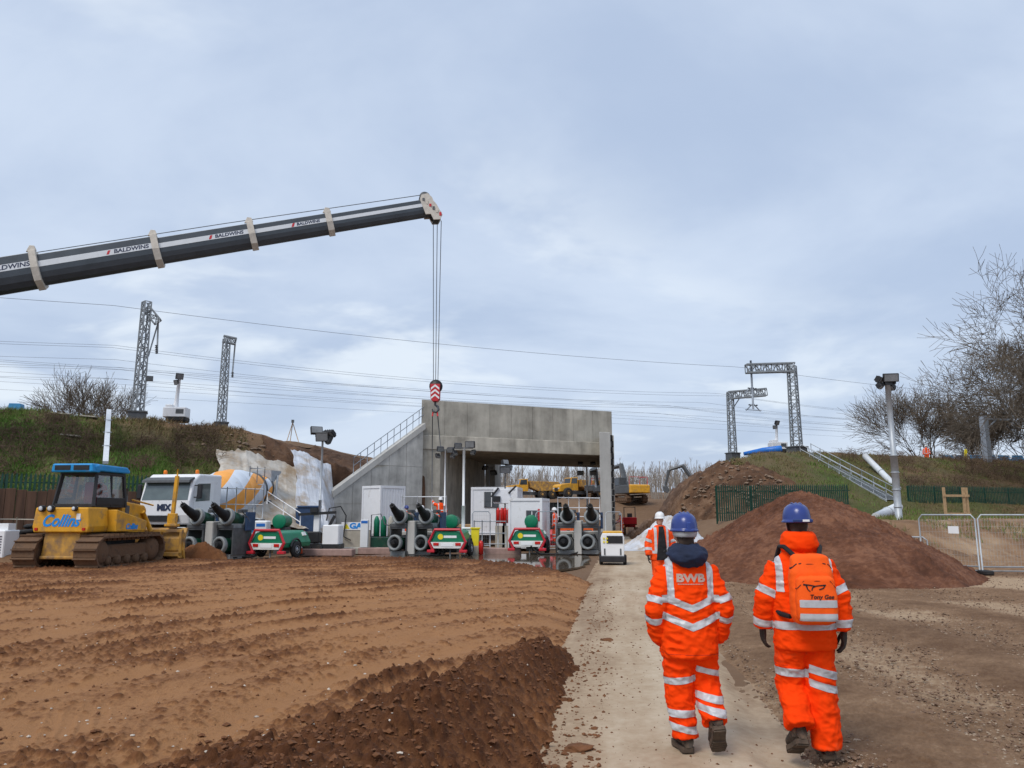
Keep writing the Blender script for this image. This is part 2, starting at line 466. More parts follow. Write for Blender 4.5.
def soil_mat(name, dry, wet, mid, attr='loose', bump=0.03, bscale=45, fine=25):
    m = bpy.data.materials.new(name); m.use_nodes = True
    N, L = m.node_tree.nodes, m.node_tree.links
    b = N['Principled BSDF']
    tcn = N.new('ShaderNodeTexCoord')
    a = N.new('ShaderNodeAttribute'); a.attribute_name = attr
    n1_ = N.new('ShaderNodeTexNoise'); n1_.inputs['Scale'].default_value = 0.9; n1_.inputs['Detail'].default_value = 8; n1_.inputs['Roughness'].default_value = 0.65
    n2_ = N.new('ShaderNodeTexNoise'); n2_.inputs['Scale'].default_value = fine; n2_.inputs['Detail'].default_value = 6; n2_.inputs['Roughness'].default_value = 0.7
    for q in (n1_, n2_): L.new(tcn.outputs['Object'], q.inputs['Vector'])
    ad = N.new('ShaderNodeMath'); ad.operation = 'MULTIPLY_ADD'; ad.inputs[1].default_value = 0.5; ad.inputs[2].default_value = -0.25
    L.new(n1_.outputs['Fac'], ad.inputs[0])
    a2 = N.new('ShaderNodeMath'); a2.operation = 'ADD'
    L.new(a.outputs['Fac'], a2.inputs[0]); L.new(ad.outputs[0], a2.inputs[1])
    ad3 = N.new('ShaderNodeMath'); ad3.operation = 'MULTIPLY_ADD'; ad3.inputs[1].default_value = 0.7; ad3.inputs[2].default_value = -0.35
    L.new(n2_.outputs['Fac'], ad3.inputs[0])
    a4 = N.new('ShaderNodeMath'); a4.operation = 'ADD'; a4.use_clamp = True
    L.new(a2.outputs[0], a4.inputs[0]); L.new(ad3.outputs[0], a4.inputs[1])
    r = N.new('ShaderNodeValToRGB')
    e = r.color_ramp.elements
    e[0].position = 0.0; e[0].color = (*dry, 1)
    e[1].position = 1.0; e[1].color = (*wet, 1)
    k = e.new(0.45); k.color = (*mid, 1)
    L.new(a4.outputs[0], r.inputs[0]); L.new(r.outputs[0], b.inputs['Base Color'])
    b.inputs['Roughness'].default_value = 0.92
    b.inputs['Specular IOR Level'].default_value = 0.25
    n3_ = N.new('ShaderNodeTexNoise'); n3_.inputs['Scale'].default_value = bscale; n3_.inputs['Detail'].default_value = 7; n3_.inputs['Roughness'].default_value = 0.7
    L.new(tcn.outputs['Object'], n3_.inputs['Vector'])
    bp = N.new('ShaderNodeBump'); bp.inputs['Strength'].default_value = 0.8; bp.inputs['Distance'].default_value = bump
    L.new(n3_.outputs['Fac'], bp.inputs['Height']); L.new(bp.outputs[0], b.inputs['Normal'])
    return m

far_soil = soil_mat('far_ground', (0.24, 0.155, 0.095), (0.11, 0.06, 0.032), (0.165, 0.098, 0.055), bump=0.03, bscale=6, fine=3)
clay = soil_mat('field_soil', (0.345, 0.168, 0.070), (0.090, 0.032, 0.011), (0.19, 0.078, 0.029))
gravel_m = soil_mat('gravel_soil', (0.41, 0.29, 0.185), (0.13, 0.068, 0.033), (0.245, 0.147, 0.082), fine=40)
road_m = soil_mat('haul_road_concrete', (0.50, 0.405, 0.295), (0.20, 0.122, 0.070), (0.385, 0.285, 0.19), bump=0.006, bscale=90, fine=14)
heap_m = soil_mat('heap_soil', (0.205, 0.092, 0.050), (0.066, 0.025, 0.0125), (0.125, 0.050, 0.026), fine=30, bump=0.02)
emb_m = soil_mat('embankment_soil', (0.17, 0.10, 0.055), (0.06, 0.075, 0.02), (0.11, 0.085, 0.04), bump=0.05, bscale=8, fine=5)
cut_m = soil_mat('cut_clay', (0.21, 0.125, 0.075), (0.06, 0.032, 0.019), (0.12, 0.064, 0.036), bump=0.10, bscale=7, fine=4)

# ground sheet out to the horizon
yy = np.concatenate([np.arange(-30, 40, 1.0), np.geomspace(40, 1500, 110)])
xx = np.concatenate([-np.geomspace(1500, 40, 60), np.arange(-39, 40, 1.0), np.geomspace(40, 1500, 60)])
XX, YY = np.meshgrid(xx, yy)
ZZ = yard_z(XX, YY) - 0.06
o = mesh_np('ground', np.stack([XX, YY, ZZ], -1).reshape(-1, 3), grid_faces(len(yy), len(xx)), far_soil, attrs={'loose': (0.5 + 0.5 * fbm(XX, YY, 9, 3, 0.5, 5)).ravel()})
tag(o, kind='structure')

# ---- soil field on the left of the road
FARX = [-60, -17.5, -12.7, -5, -1.6, 1.1, 2.4, 4]
FARY = [28, 28.5, 29.3, 29.8, 28.8, 24.5, 20.3, 17]
def soil_height(X, Y):
    edge = road_left(Y) + 0.16 * fbm(X * 0.3, Y, 1.3, 4, 0.55, 21)
    e1 = edge - X
    yf = np.interp(X, FARX, FARY) + 0.5 * fbm(X, Y, 1.6, 3, 0.5, 22)
    e2 = (yf - Y) * 0.8
    e = np.minimum(e1, e2)
    plate = -0.10 + 0.27 * sstep(-0.12, 1.1, e)
    # heaped windrow beside the road
    cc = np.clip(1.25 - 0.19 * (Y - 4.3), 0.35, 1.6)
    wd = 0.52 * cc + 0.12
    side = np.where(e1 < cc, wd, wd * 1.25)
    berm = np.exp(-((e1 - cc) / side) ** 2) * sstep(10.9, 9.3, Y) * (1 + 0.22 * fbm(X, Y, 1.0, 3, 0.5, 30))
    z = plate + 0.31 * berm
    # low spoil ridge at the far edge
    fr = np.exp(-((e2 - 1.0) / 0.8) ** 2) * sstep(3.5, -1.0, X)
    z = z + 0.10 * fr * (0.6 + fbm(X, Y, 2.0, 3, 0.5, 31))
    # tracks of the plant, turning from straight ahead to the right
    r = np.hypot(X - 6.0, Y - 4.0) + 0.5 * fbm(X, Y, 5.0, 2, 0.5, 33)
    al = np.arctan2(X - 6.0, Y - 4.0) * r
    ph = (r / 2.25) % 1.0
    band = np.exp(-((ph - 0.32) / 0.13) ** 2) + np.exp(-((ph - 0.80) / 0.10) ** 2)
    ridge = np.exp(-((ph - 0.53) / 0.055) ** 2) + 0.8 * np.exp(-((ph - 0.06) / 0.05) ** 2)
    rmask = sstep(-0.15, 0.45, fbm(X, Y, 3.5, 3, 0.5, 35)) * sstep(0.3, 1.3, e) * (1 - np.clip(berm * 1.6, 0, 1))
    z = z - 0.045 * band * (1 - berm) * sstep(0.2, 1.2, e)
    z = z + 0.075 * ridge * rmask
    gr = np.sin(2 * np.pi * (al / 0.17 + 0.35 * fbm(X, Y, 0.6, 2, 0.5, 37)))
    gm = sstep(-0.1, 0.5, fbm(X, Y, 1.6, 3, 0.5, 38))
    dash = np.maximum(gr - 0.15, 0) * gm * sstep(-0.3, 0.3, fbm(r * 3.0, al * 1.4, 0.7, 2, 0.5, 39))
    z = z + 0.030 * dash * (1 - np.clip(berm * 2, 0, 1)) * sstep(0.2, 0.8, e)
    # loose crumbs: everywhere a few, thick on the windrow and the ridges
    patch = sstep(0.05, 0.5, fbm(X, Y, 2.4, 4, 0.55, 41))
    loose = np.clip(1.5 * berm + 0.8 * ridge * rmask + 0.5 * patch + 0.9 * fr + 0.7 * sstep(0.55, 0.0, e1) + 0.55 * dash * gm, 0, 1)
    dens = np.clip(0.30 + 0.45 * fbm(X, Y, 1.1, 4, 0.6, 66) - 0.48 * band + 0.9 * loose, 0.04, 1)
    big = clods(X, Y, 0.15, 51, 0.55 * dens, 0.15, 0.55); med = clods(X, Y, 0.085, 55, 0.9 * dens, 0.2, 0.62); sml = clods(X, Y, 0.042, 59, 0.95 * dens, 0.25, 0.65)
    crumb = np.clip(big / 0.05 * 0.7 + med / 0.03 * 0.8 + sml / 0.014 * 0.55, 0, 1)
    z = z + 0.75 * big * np.clip(berm * 1.5 + 0.45 * loose + 0.12, 0, 1) + (0.62 + 0.5 * loose) * med + (0.7 + 0.4 * loose) * sml
    z = z + 0.012 * fbm(X, Y, 0.35, 4, 0.6, 61) + 0.03 * fbm(X, Y, 2.2, 3, 0.5, 62)
    col = 0.08 + 0.36 * loose + 0.50 * crumb + 0.36 * fbm(X, Y, 1.8, 4, 0.6, 63) - 0.28 * band * (1 - loose) + 0.26 * sstep(15, 25, Y) + 0.30 * np.clip(berm, 0, 1) + 0.35 * ridge * rmask
    col = col + 0.30 * fbm(X, Y, 0.11, 3, 0.7, 64) + 0.22 * (_hash(np.floor(X * 60), np.floor(Y * 60), 65) - 0.5)
    return z, np.clip(col, 0, 1)
yr = [3.0]
while yr[-1] < 32.5: yr.append(yr[-1] + max(0.016, yr[-1] * 0.0043))
yr = np.array(yr)
NC = 720
Yg = np.repeat(yr[:, None], NC, 1)
t = np.linspace(0, 1, NC)[None, :]
xl = -0.80 * Yg - 3.0
xr = road_left(Yg) + 0.6
Xg = xl + (xr - xl) * t
Zg, Lg = soil_height(Xg, Yg)
o = mesh_np('soil_field', np.stack([Xg, Yg, Zg], -1).reshape(-1, 3), grid_faces(len(yr), NC), clay, attrs={'loose': Lg.ravel()})
tag(o, kind='structure')

# ---- concrete haul road
def road_z(X, Y):
    e = np.minimum(X - road_left(Y) + 0.45, road_right(Y) - X + 0.25 * fbm(X, Y, 1.5, 4, 0.6, 71))
    return -0.05 + 0.062 * sstep(0.0, 0.25, e) + 0.004 * fbm(X, Y, 0.4, 4, 0.6, 72) + 0.006 * fbm(X, Y, 2.0, 2, 0.5, 73)
yr2 = [3.0]
while yr2[-1] < 62: yr2.append(yr2[-1] + max(0.03, yr2[-1] * 0.008))
yr2 = np.array(yr2); NC2 = 150
Yg = np.repeat(yr2[:, None], NC2, 1)
Xg = road_left(Yg) - 0.5 + (road_right(Yg) - road_left(Yg) + 1.1) * np.linspace(0, 1, NC2)[None, :]
Zg = road_z(Xg, Yg)
rut = fbm(Xg * 2.2 - Yg * 0.3, Yg * 0.22, 1.0, 4, 0.55, 74)
Lg = 0.30 + 0.40 * rut + 0.30 * sstep(0.5, 0.0, Xg - road_left(Yg)) + 0.25 * sstep(0.5, -0.1, road_right(Yg) - Xg) + 0.15 * sstep(9, 16, Yg) * (0.5 + fbm(Xg, Yg, 1.2, 3, 0.5, 75))
Lg = Lg + 0.16 * fbm(Xg, Yg, 0.12, 3, 0.7, 76) + 0.25 * fbm(Xg, Yg * 0.35, 0.5, 4, 0.6, 77)
o = mesh_np('haul_road', np.stack([Xg, Yg, Zg], -1).reshape(-1, 3), grid_faces(len(yr2), NC2), road_m, attrs={'loose': np.clip(Lg, 0, 1).ravel()})
tag(o, kind='structure')

# ---- gravel yard on the right of the road
yr3 = [3.0]
while yr3[-1] < 40: yr3.append(yr3[-1] + max(0.02, yr3[-1] * 0.0055))
yr3 = np.array(yr3); NC3 = 520
Yg = np.repeat(yr3[:, None], NC3, 1)
Xg = road_right(Yg) - 0.7 + (0.80 * Yg + 3.5 - road_right(Yg) + 0.7) * np.linspace(0, 1, NC3)[None, :]
pm = sstep(-0.1, 0.4, fbm(Xg, Yg, 1.8, 4, 0.55, 81))
wheel = np.sin((Xg - 0.05 * Yg) * 2.6 + 1.5 * fbm(Xg, Yg, 4, 2, 0.5, 82))
Zg = yard_z(Xg, Yg) + 0.03 * wheel * sstep(22, 15, Yg) + 0.4 * clods(Xg, Yg, 0.05, 83, 0.7, 0.2, 0.6) * (0.3 + 0.6 * pm) + 0.3 * clods(Xg, Yg, 0.11, 87, 0.22, 0.15, 0.5) * pm + 0.01 * fbm(Xg, Yg, 0.5, 4, 0.6, 88) - 0.012 \
    - 0.05 * sstep(0.35, -0.1, Xg - road_right(Yg))
pale = np.exp(-(((Xg - 14.2) / 3.2) ** 2 + ((Yg - 20.4) / 2.4) ** 2) ** 2 * 1.2)
Lg = 0.62 + 0.45 * fbm(Xg, Yg, 1.4, 5, 0.6, 91) - 0.20 * pm - 0.9 * pale + 0.22 * wheel * sstep(22, 15, Yg)
Lg = Lg + 0.30 * fbm(Xg, Yg, 0.10, 3, 0.75, 95) + 0.22 * (_hash(np.floor(Xg * 45), np.floor(Yg * 45), 96) - 0.5)
# the bank by the mesh fence is bare sandy soil
s_, n_ = rail_sn(Xg, Yg)
bm_ = sstep(31.5, 29.5, n_) * sstep(9.5, 13, Xg)
Lg = Lg * (1 - bm_) + bm_ * (0.42 + 0.6 * fbm(Xg, Yg, 1.2, 4, 0.6, 93))
Zg = Zg + bm_ * 0.10 * fbm(Xg, Yg, 0.9, 4, 0.55, 94)
o = mesh_np('gravel_yard', np.stack([Xg, Yg, Zg], -1).reshape(-1, 3), grid_faces(len(yr3), NC3), gravel_m, attrs={'loose': np.clip(Lg, 0, 1).ravel()})
tag(o, kind='structure')

# ---- puddle in front of the jacks
def blob(cx, cy, rx, ry, seed, n=64):
    pts = []
    for k in range(n):
        t_ = 2 * math.pi * k / n
        q = 1 + 0.28 * mnoise.noise((math.cos(t_) * 1.6 + seed, math.sin(t_) * 1.6, seed)) + 0.1 * mnoise.noise((math.cos(t_) * 5 + seed, math.sin(t_) * 5, seed))
        pts.append((cx + rx * q * math.cos(t_), cy + ry * q * math.sin(t_)))
    return pts
water_m = bpy.data.materials.new('puddle_water'); water_m.use_nodes = True
wb = water_m.node_tree.nodes['Principled BSDF']
wb.inputs['Base Color'].default_value = (0.10, 0.075, 0.05, 1); wb.inputs['Roughness'].default_value = 0.06; wb.inputs['Specular IOR Level'].default_value = 0.6
wnz = water_m.node_tree.nodes.new('ShaderNodeTexNoise'); wnz.inputs['Scale'].default_value = 3.0
wbp = water_m.node_tree.nodes.new('ShaderNodeBump'); wbp.inputs['Distance'].default_value = 0.004; wbp.inputs['Strength'].default_value = 0.5
water_m.node_tree.links.new(wnz.outputs['Fac'], wbp.inputs['Height']); water_m.node_tree.links.new(wbp.outputs[0], wb.inputs['Normal'])
m = MB(); m.prism(blob(0.2, 30.5, 3.2, 5.0, 3.0), -0.04, 0.022, 'z')
m.prism(blob(-4.2, 33.5, 2.6, 1.4, 8.0), -0.04, 0.018, 'z')
tag(m.build('puddle_water', water_m), kind='structure')

# ---- embankments of the railway
def emb_grid(name, s0, s1, ns, hc_s, hc_z, toe_s, toe_n, toe_z, material, colf, namp=0.22, nn=120, back=-30, shear=1.0):
    s = np.linspace(s0, s1, ns)
    hc = np.interp(s, hc_s, hc_z); tn = np.interp(s, toe_s, toe_n); tz = np.interp(s, toe_s, toe_z)
    t = np.concatenate([np.linspace(-1, -0.25, 8)[:-1], np.linspace(-0.25, 0, 16)[:-1], np.linspace(0, 1, nn)])
    T, S = np.meshgrid(t, s)
    HC, TN, TZ = hc[:, None], tn[:, None], tz[:, None]
    Nn = np.where(T < 0, -T * back, T * TN)
    sl = np.clip(T, 0, 1)
    prof = 1 - (0.85 * sl + 0.15 * sl * sl * (3 - 2 * sl))
    Z = np.where(T < 0, HC * (1 - 0.0 * T), TZ + (HC - TZ) * prof)
    Z = Z - 8.0 * sstep(-0.75, -1.0, T)
    Ss = S + 0.628 * np.maximum(-Nn, 0) * shear                # behind the bridge the ends follow the road
    Z = np.where(T > 0.999, -0.6, Z)
    X = F0[0] + Ss * EX + Nn * EY; Y = F0[1] + Ss * EY - Nn * EX
    fade = sstep(1.0, 0.85, T) * 0.8 + 0.2
    Z = Z + namp * fbm(X, Y, 3.0, 5, 0.55, 101) * fade + (0.25 * namp + (0.22 if material is cut_m else 0)) * fbm(X, Y, 0.7, 4, 0.6, 103) * fade + (0.8 * clods(X, Y, 0.5, 105, 0.45, 0.15, 0.5) * fade if material is cut_m else 0)
    o = mesh_np(name, np.stack([X, Y, Z], -1).reshape(-1, 3), grid_faces(len(s), len(t)), material, attrs={'loose': np.clip(colf(S, Nn, X, Y), 0, 1).ravel()})
    tag(o, kind='structure')
    return o, X, Y, Z, S, Nn
LHS, LHZ = [-90, -25, -16, -11.2, -7.5, -4.6, 0.3], [7.4, 7.2, 7.1, 6.75, 5.6, 4.5, 4.2]
LTS, LTN, LTZ = [-90, -12, -7.0, -6.2, -5.5, 0.3], [10.0, 10.0, 7.0, 4.0, 0.9, 0.2], [1.4, 1.3, 0.6, 0.6, 2.0, 3.5]
embL = emb_grid('embankment_left', -90, -10.0, 420, LHS, LHZ, LTS, LTN, LTZ, emb_m,
                lambda S, N_, X, Y: 0.62 + 0.55 * fbm(X, Y, 3.5, 4, 0.55, 111) + 0.15 * sstep(1, 4, N_) - 0.5 * sstep(-15, -10.5, S) - 0.5 * sstep(1.2, -0.5, N_))
cutL = emb_grid('cut_slope_left', -10.05, 0.3, 160, LHS, LHZ, LTS, LTN, LTZ, cut_m,
                lambda S, N_, X, Y: 0.6 + 0.5 * fbm(X, Y, 1.5, 4, 0.55, 112), namp=0.3)
RHS, RHZ = [15.4, 16.2, 17.5, 19.5, 21.6, 24.6, 29, 33, 62, 120], [-0.8, 0.2, 0.6, 1.5, 4.2, 5.9, 6.7, 6.9, 6.9, 7.2]
RTS, RTN, RTZ = [15.4, 16.2, 18, 20, 22, 24, 28, 120], [12.0, 12.0, 12.5, 13.0, 13.0, 13.0, 13.0, 13.0], [-0.8, 0.5, 0.9, 1.0, 1.1, 1.2, 1.4, 1.4]
cutR = emb_grid('cut_slope_right', 15.4, 26.05, 170, RHS, RHZ, RTS, RTN, RTZ, cut_m,
                lambda S, N_, X, Y: 0.55 + 0.6 * fbm(X, Y, 1.4, 4, 0.55, 113) - 0.15 * sstep(23, 20, S) + 0.5 * fbm(X, Y, 0.4, 3, 0.7, 116), namp=0.5)
embR = emb_grid('embankment_right', 26.0, 120, 420, RHS, RHZ, RTS, RTN, RTZ, emb_m,
                lambda S, N_, X, Y: 0.35 + 0.55 * fbm(X, Y, 3.0, 4, 0.55, 114) + 0.28 * sstep(48, 30, S) - 0.3 * sstep(1.2, -0.5, N_))
def emb_z(side, s, n):
    hs, hz, ts, tn_, tz_ = (LHS, LHZ, LTS, LTN, LTZ) if side < 0 else (RHS, RHZ, RTS, RTN, RTZ)
    hc, tn, tz = np.interp(s, hs, hz), np.interp(s, ts, tn_), np.interp(s, ts, tz_)
    sl = np.clip(n / tn, 0, 1)
    return np.where(n < 0, hc, tz + (hc - tz) * (1 - (0.85 * sl + 0.15 * sl * sl * (3 - 2 * sl))))

# ---- heap of reddish soil
HX, HY = 9.45, 25.0
th = np.linspace(0, 2 * np.pi, 420)[:, None]
rr = np.linspace(0, 1.16, 210)[None, :]
Rad = 4.3 + 0.12 * np.sin(th * 3 + 1.0) + 1.1 * np.maximum(0, -np.sin(th)) ** 3 + 0.22 * fbm(3 * np.cos(th), 3 * np.sin(th), 1.0, 4, 0.6, 120)
X = HX + np.cos(th) * Rad * rr; Y = HY + np.sin(th) * Rad * rr
cone = 2.75 * (np.sqrt((1 - rr) ** 2 + 0.012) - 0.02 - 0.0) * (rr <= 3)
cone = 2.62 * np.where(rr < 1, 1 - np.sqrt(rr * rr + 0.02) * 0.93, 0.07 * np.maximum(0, (1.16 - rr) / 0.16)) + 0.22
Z = np.maximum(cone * 1.0, 0) + 0.16 * fbm(X, Y, 1.6, 4, 0.55, 121) - 0.07 * np.abs(fbm(np.cos(th) * 5, np.sin(th) * 5 + rr * 0.3, 0.5, 3, 0.5, 122)) * sstep(0.05, 0.4, rr) + 0.8 * clods(X, Y, 0.22, 124, 0.25, 0.15, 0.5) + 0.9 * clods(X, Y, 0.11, 123, 0.6, 0.2, 0.55) + 0.5 * clods(X, Y, 0.05, 127, 0.8, 0.2, 0.6) - 0.28 * sstep(0.92, 1.16, rr)
Lh = 0.45 + 0.55 * fbm(X, Y, 1.2, 5, 0.6, 129) + 0.5 * fbm(X, Y, 0.14, 3, 0.75, 130) + 0.3 * (_hash(np.floor(X * 30), np.floor(Y * 30), 131) - 0.5)
o = mesh_np('spoil_heap', np.stack([X, Y, Z], -1).reshape(-1, 3), grid_faces(420, 210)[:, ::-1], heap_m, attrs={'loose': np.clip(Lh, 0, 1).ravel()})
tag(o, 'conical heap of reddish brown soil beside the haul road', 'soil heap')

# ---- loose clods and stones, far too many to count
def lumps(n, pos, size, seed, squash=0.7):
    """n deformed octahedra-based stones as one array"""
    r = np.random.default_rng(seed)
    base = np.array([[1, 0, 0], [-1, 0, 0], [0, 1, 0], [0, -1, 0], [0, 0, 1], [0, 0, -1],
                     [.6, .6, .4], [-.6, .6, .4], [.6, -.6, .4], [-.6, -.6, .4]], float)
    tri = np.array([[6, 4, 8], [6, 0, 2], [6, 2, 4], [0, 6, 8], [7, 4, 2], [7, 2, 1], [7, 1, 9], [7, 9, 4], [8, 4, 9], [8, 9, 3], [8, 3, 0], [9, 1, 3],
                    [5, 2, 0], [5, 1, 2], [5, 3, 1], [5, 0, 3]])
    v = base[None] * (1 + r.uniform(-.3, .3, (n, 10, 1)))
    sc = size[:, None, None] * r.uniform(0.65, 1.25, (n, 1, 3)) * np.array([1, 1, squash])
    v = v * sc
    a = r.uniform(0, 6.28, n); ca, sa = np.cos(a)[:, None], np.sin(a)[:, None]
    x, y = v[..., 0] * ca - v[..., 1] * sa, v[..., 0] * sa + v[..., 1] * ca
    v = np.stack([x, y, v[..., 2]], -1) + pos[:, None, :]
    f = tri[None] + (np.arange(n) * 10)[:, None, None]
    return v.reshape(-1, 3), f.reshape(-1, 3)
def scatter_soil(n, seed, ymin, ymax, big):
    r = np.random.default_rng(seed)
    Y = ymin * (ymax / ymin) ** r.uniform(0, 1, n)
    X = road_left(Y) + 0.35 - r.uniform(0, 1, n) ** 1.6 * (0.8 * Y + 2.5)
    z, l = soil_height(X, Y)
    z0 = np.maximum(z, 0.005)
    keep = r.uniform(0, 1, n) < (0.03 + 0.97 * np.clip(l - 0.35, 0, 1) ** 1.5)
    size = big * (0.35 + 1.2 * r.uniform(0, 1, n) ** 4)
    return np.stack([X, Y, z0 + size * 0.25], -1)[keep], size[keep]
p, sz = scatter_soil(52000, 5, 3.4, 20, 0.020)
v, f = lumps(len(p), p, sz, 6)
clod_m = mat('clod_soil', (0.145, 0.060, 0.024), 0.95, 0, 0.35, 9, bump=0.008, bscale=60)
tag(mesh_np('soil_clods', v, f, clod_m, smooth=False), 'crumbly brown soil clods strewn over the field', 'soil', kind='stuff')
r_ = np.random.default_rng(12)
def scatter_pale(n, lo, hi, fn, smin, smax, seed, name, label, m):
    r = np.random.default_rng(seed)
    Y = lo * (hi / lo) ** r.uniform(0, 1, n)
    X, Z = fn(r, Y)
    size = smin + (smax - smin) * r.uniform(0, 1, n) ** 3
    v, f = lumps(n, np.stack([X, Y, Z + size * 0.2], -1), size, seed + 1)
    tag(mesh_np(name, v, f, m, smooth=False), label, 'stones', kind='stuff')
stone_m = mat('pale_stone', (0.50, 0.44, 0.37), 0.8, 0, 0.35, 3)
def left_fn(r, Y):
    X = road_left(Y) - r.uniform(0, 1, len(Y)) * (0.8 * Y + 1)
    return X, soil_height(X, Y)[0]
scatter_pale(900, 3.6, 29, left_fn, 0.004, 0.020, 15, 'field_stones', 'small pale stones dotted over the brown soil field', stone_m)
def right_fn(r, Y):
    X = road_right(Y) + 0.05 + r.uniform(0, 1, len(Y)) * (0.75 * Y)
    return X, yard_z(X, Y) - 0.004
stone2_m = mat('gravel_stone', (0.31, 0.235, 0.17), 0.85, 0, 0.4, 3)
scatter_pale(16000, 3.6, 24, right_fn, 0.004, 0.018, 17, 'gravel', 'grey brown gravel spread beside the concrete haul road', stone2_m)
stone3_m = mat('dark_gravel_stone', (0.17, 0.105, 0.068), 0.9, 0, 0.4, 3)
scatter_pale(20000, 3.6, 24, right_fn, 0.005, 0.026, 23, 'dark_gravel', 'dark brown gravel mixed into the yard beside the road', stone3_m)
def road_fn(r, Y):
    X = road_left(Y) + 0.0 + r.uniform(0, 1, len(Y)) ** 2.2 * (road_right(Y) - road_left(Y))
    return X, road_z(X, Y)
scatter_pale(1800, 3.6, 22, road_fn, 0.003, 0.015, 19, 'road_crumbs', 'small soil crumbs spilled on the concrete haul road', clod_m)
# single clods lying on the road
for (px, py, sz_, lab) in ((579, 748, 0.075, 'brown soil clod alone on the concrete at the bottom of the picture'), (607, 640, 0.06, 'brown soil clod on the concrete beside the end of the windrow')):
    g = ground_at(px, py, 0.02)
    bm = bmesh.new()
    bmesh.ops.create_icosphere(bm, subdivisions=3, radius=1.0)
    for vtx in bm.verts:
        q = 1 + 0.35 * mnoise.noise(vtx.co * 1.4 + Vector((px, 0, 0))) + 0.18 * mnoise.noise(vtx.co * 4)
        vtx.co = Vector((vtx.co.x * sz_ * 1.5 * q, vtx.co.y * sz_ * q, vtx.co.z * sz_ * 0.45 * q))
    me = bpy.data.meshes.new('soil_clod'); bm.to_mesh(me); bm.free()
    me.materials.append(clod_m)
    o = bpy.data.objects.new('soil_clod', me); C.objects.link(o); o.location = (g.x, g.y, 0.02)
    tag(o, lab, 'clod', 'clods on the haul road')
# ------------------------------------------------------------------ the bridge
def concrete_mat(name, col, scale=0.8, var=0.22, rand=0.0):
    m = bpy.data.materials.new(name); m.use_nodes = True
    N, L = m.node_tree.nodes, m.node_tree.links
    b = N['Principled BSDF']; b.inputs['Roughness'].default_value = 0.85; b.inputs['Specular IOR Level'].default_value = 0.25
    tcn = N.new('ShaderNodeTexCoord')
    mp = N.new('ShaderNodeMapping'); mp.inputs['Scale'].default_value = (1, 1, 0.16)
    L.new(tcn.outputs['Object'], mp.inputs['Vector'])
    a = N.new('ShaderNodeTexNoise'); a.inputs['Scale'].default_value = scale * 1.6; a.inputs['Detail'].default_value = 8; a.inputs['Roughness'].default_value = 0.6
    L.new(mp.outputs[0], a.inputs['Vector'])
    c = N.new('ShaderNodeTexNoise'); c.inputs['Scale'].default_value = scale; c.inputs['Detail'].default_value = 6; c.inputs['Roughness'].default_value = 0.6
    L.new(tcn.outputs['Object'], c.inputs['Vector'])
    ad = N.new('ShaderNodeMath'); ad.operation = 'ADD'
    L.new(a.outputs['Fac'], ad.inputs[0]); L.new(c.outputs['Fac'], ad.inputs[1])
    src = ad.outputs[0]
    if rand:
        oi = N.new('ShaderNodeObjectInfo')
        mu = N.new('ShaderNodeMath'); mu.operation = 'MULTIPLY_ADD'; mu.inputs[1].default_value = rand; mu.inputs[2].default_value = -rand / 2
        L.new(oi.outputs['Random'], mu.inputs[0])
        a3 = N.new('ShaderNodeMath'); a3.operation = 'ADD'
        L.new(src, a3.inputs[0]); L.new(mu.outputs[0], a3.inputs[1]); src = a3.outputs[0]
    h = N.new('ShaderNodeMath'); h.operation = 'MULTIPLY'; h.inputs[1].default_value = 0.5
    L.new(src, h.inputs[0])
    r = N.new('ShaderNodeValToRGB')
    r.color_ramp.elements[0].position = 0.36; r.color_ramp.elements[0].color = (*[x * (1 - var) for x in col], 1)
    r.color_ramp.elements[1].position = 0.64; r.color_ramp.elements[1].color = (*[min(1, x * (1 + var)) for x in col], 1)
    L.new(h.outputs[0], r.inputs[0]); L.new(r.outputs[0], b.inputs['Base Color'])
    n3_ = N.new('ShaderNodeTexNoise'); n3_.inputs['Scale'].default_value = 9; n3_.inputs['Detail'].default_value = 6
    L.new(tcn.outputs['Object'], n3_.inputs['Vector'])
    bp = N.new('ShaderNodeBump'); bp.inputs['Strength'].default_value = 0.4; bp.inputs['Distance'].default_value = 0.008
    L.new(n3_.outputs['Fac'], bp.inputs['Height']); L.new(bp.outputs[0], b.inputs['Normal'])
    return m
conc = concrete_mat('bridge_concrete', (0.39, 0.362, 0.305), 1.1, 0.34)
conc_panel = concrete_mat('parapet_concrete', (0.36, 0.337, 0.287), 0.9, 0.30, 0.14)
conc_light = concrete_mat('light_concrete', (0.46, 0.45, 0.42), 0.8, 0.15)
conc_wing = concrete_mat('wing_concrete', (0.41, 0.402, 0.375), 1.1, 0.36)
TX, TY = 0.14, 0.99                      # the road's direction under the bridge
bridge = empty('railway_bridge', (F0[0], F0[1], 0), 0, 'wide grey concrete railway bridge with a panelled parapet over the haul road', 'bridge')
def B(s, d, z, n=0.0):
    """bridge-local: s along the front, d metres back along the road, n in front"""
    return Vector((s * EX + d * TX + n * EY, s * EY + d * TY - n * EX, z))
def slab(m, s0, s1, d0, d1, z0, z1, n0=0.0):
    q = [B(s0, d0, 0, n0), B(s1, d0, 0, n0), B(s1, d1, 0, n0), B(s0, d1, 0, n0)]
    m.prism([(p.x, p.y) for p in q], z0, z1, 'z')
BW = 14.68
part('deck', conc, bridge, lambda m: slab(m, 0, BW, 0.35, 17.0, 6.12, 7.2))
part('edge_beam', conc_light if False else conc, bridge, lambda m: slab(m, 0, BW, -0.06, 0.35, 6.0, 6.95), 0.04)
NP_ = 9
